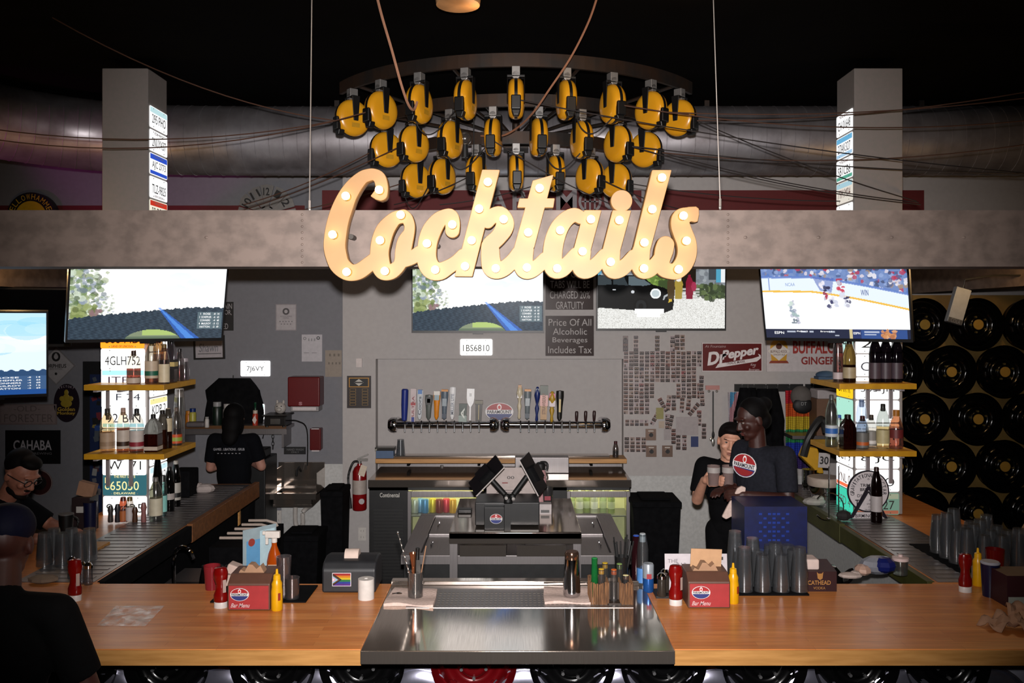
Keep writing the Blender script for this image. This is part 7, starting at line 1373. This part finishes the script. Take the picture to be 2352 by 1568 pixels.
hair(t, M, '080606', [((0, -.03, .05), (.084, .096, .09)), ((0, -.07, -.02), (.07, .06, .07)), ((0, -.12, .06), (.05, .05, .05))])
b = MB(); b.M = Matrix.Translation((-.115, -.055, 1.485)) @ Rt @ Matrix.Rotation(PI, 4, 'Z') @ Matrix.Rotation(.1, 4, 'Y')
badge(b, .0, 0, .085, .075, -.028, 0, 'PARAMOUNT'); b.k('8c1a1e').prism([(.075*cos(math.radians(a)), .066*sin(math.radians(a))) for a in range(196, 346, 10)], -.0302, -.0292); b.out('chest_badge', paint(.7), so)
tw = T('hanging_towel', 'white towel hanging from the tall person\'s waistband', 'towel', (wx(1692, 5.3), 5.33, wz(1195, 5.3))); k = 5.3/F; b = MB('b8aca4'); P = [(-32, 6), (-22, 0), (4, 14), (10, 6), (20, 46), (24, 74), (14, 78), (4, 72), (-20, 30)]; b.prism([(a*k, c*k) for a, c in P], -.012, .012); b.out('cloth', mat('towel_cloth', 'c4aea4'), tw, bevel=.008)
# seated bearded man at the far left
x, y = -3.32, 5.36
t, M, so, J, Rt = human('bearded man with glasses in black shirt seated at the left bar looking down', (x, y, 0), dict(head=(.295, -.04, 1.455), neck=(.175, 0, 1.315), chest=(.09, 0, 1.12), pel=(-.04, .02, .80), sh_l=(.10, .20, 1.26), sh_r=(.14, -.20, 1.255), el_l=(.34, .22, 1.09), el_r=(.36, -.18, 1.095), wr_l=(.56, .08, 1.075), wr_r=(.555, -.08, 1.08), kn_l=(.30, .14, .74), kn_r=(.30, -.12, .74), an_l=(.25, .12, .32), an_r=(.25, -.12, .32)), (.86, -.30, -.55), skin='9a6450', shirt='07070a', pants='08080c', fr=(1, -.15, 0), sleeve=.9, k=1.08,
   hands={'l': ((1, -.4, .05), (0, 0, -1), (0, -1, 0), .35), 'r': ((1, .4, .05), (0, 0, -1), (0, 1, 0), .35)})
hair(t, M, '0a0707', [((0, -.035, .058), (.080, .088, .086)), ((0, .03, .105), (.06, .06, .035))])
hair(t, M, '120b0a', [((0, .052, -.098), (.044, .044, .024)), ((.044, .020, -.085), (.014, .036, .022)), ((-.044, .020, -.085), (.014, .036, .022)), ((0, .088, -.046), (.028, .014, .007))], 'beard', .006)
b = MB('0a0808'); b.M = M
for s in (-1, 1): b.tube([(s*.033+.024*cos(a*PI/8), .100, .012+.019*sin(a*PI/8)) for a in range(17)], .0028, 6).tube([(s*.056, .098, .018), (s*.080, .05, .02), (s*.084, -.01, .012)], .0028, 6)
b.tube([(-.010, .103, .016), (.010, .103, .016)], .0028, 6); b.out('glasses', None, t)
b = MB('b0b0b0'); b.ell((x*0+.19, -.105, 1.10), (.008, .014, .016)); b.out('shirt_emblem', None, t)
st = T('bar_stool', 'dark bar stool under the bearded man', 'stool', (x-.04, y+.02, 0)); MB('1a0f0a').lathe([(.17, .645), (.19, .66), (.185, .685), (0, .69)], 24).out('seat', paint(.5), st)
for i in range(4): a = PI/4+i*PI/2; MB('0c0c0c').cone((.17*cos(a), .17*sin(a), 0), (.12*cos(a), .12*sin(a), .65), .016).out('leg', None, st)
MB('0c0c0c').tube([(.155*cos(i*PI/8), .155*sin(i*PI/8), .25) for i in range(17)], .010).out('foot_ring', None, st)
# dark man in the foreground at left
x, y = -1.73, 2.86
t, M, so, J, Rt = human('man in black shirt and navy cap seen from behind in the left foreground', (x, y, 0), dict(head=(.0, .10, 1.635), neck=(.03, .02, 1.515), chest=(0, .01, 1.30), pel=(0, 0, .98), sh_l=(-.21, .0, 1.47), sh_r=(.21, .02, 1.43), el_l=(-.28, .05, 1.16), el_r=(.30, .06, 1.15), wr_l=(-.27, .2, .95), wr_r=(.31, .18, .92), kn_l=(-.11, .05, .52), kn_r=(.11, .05, .52), an_l=(-.11, 0, .09), an_r=(.11, 0, .09)), (-.25, 1, -.15), skin='3a1810', shirt='050506', pants='08080c', wide=1.12, sleeve=.78, eye=False)
hair(t, M, '0a0c1e', [((0, -.005, .062), (.088, .106, .082)), ((0, .10, .05), (.06, .06, .012))], 'cap')
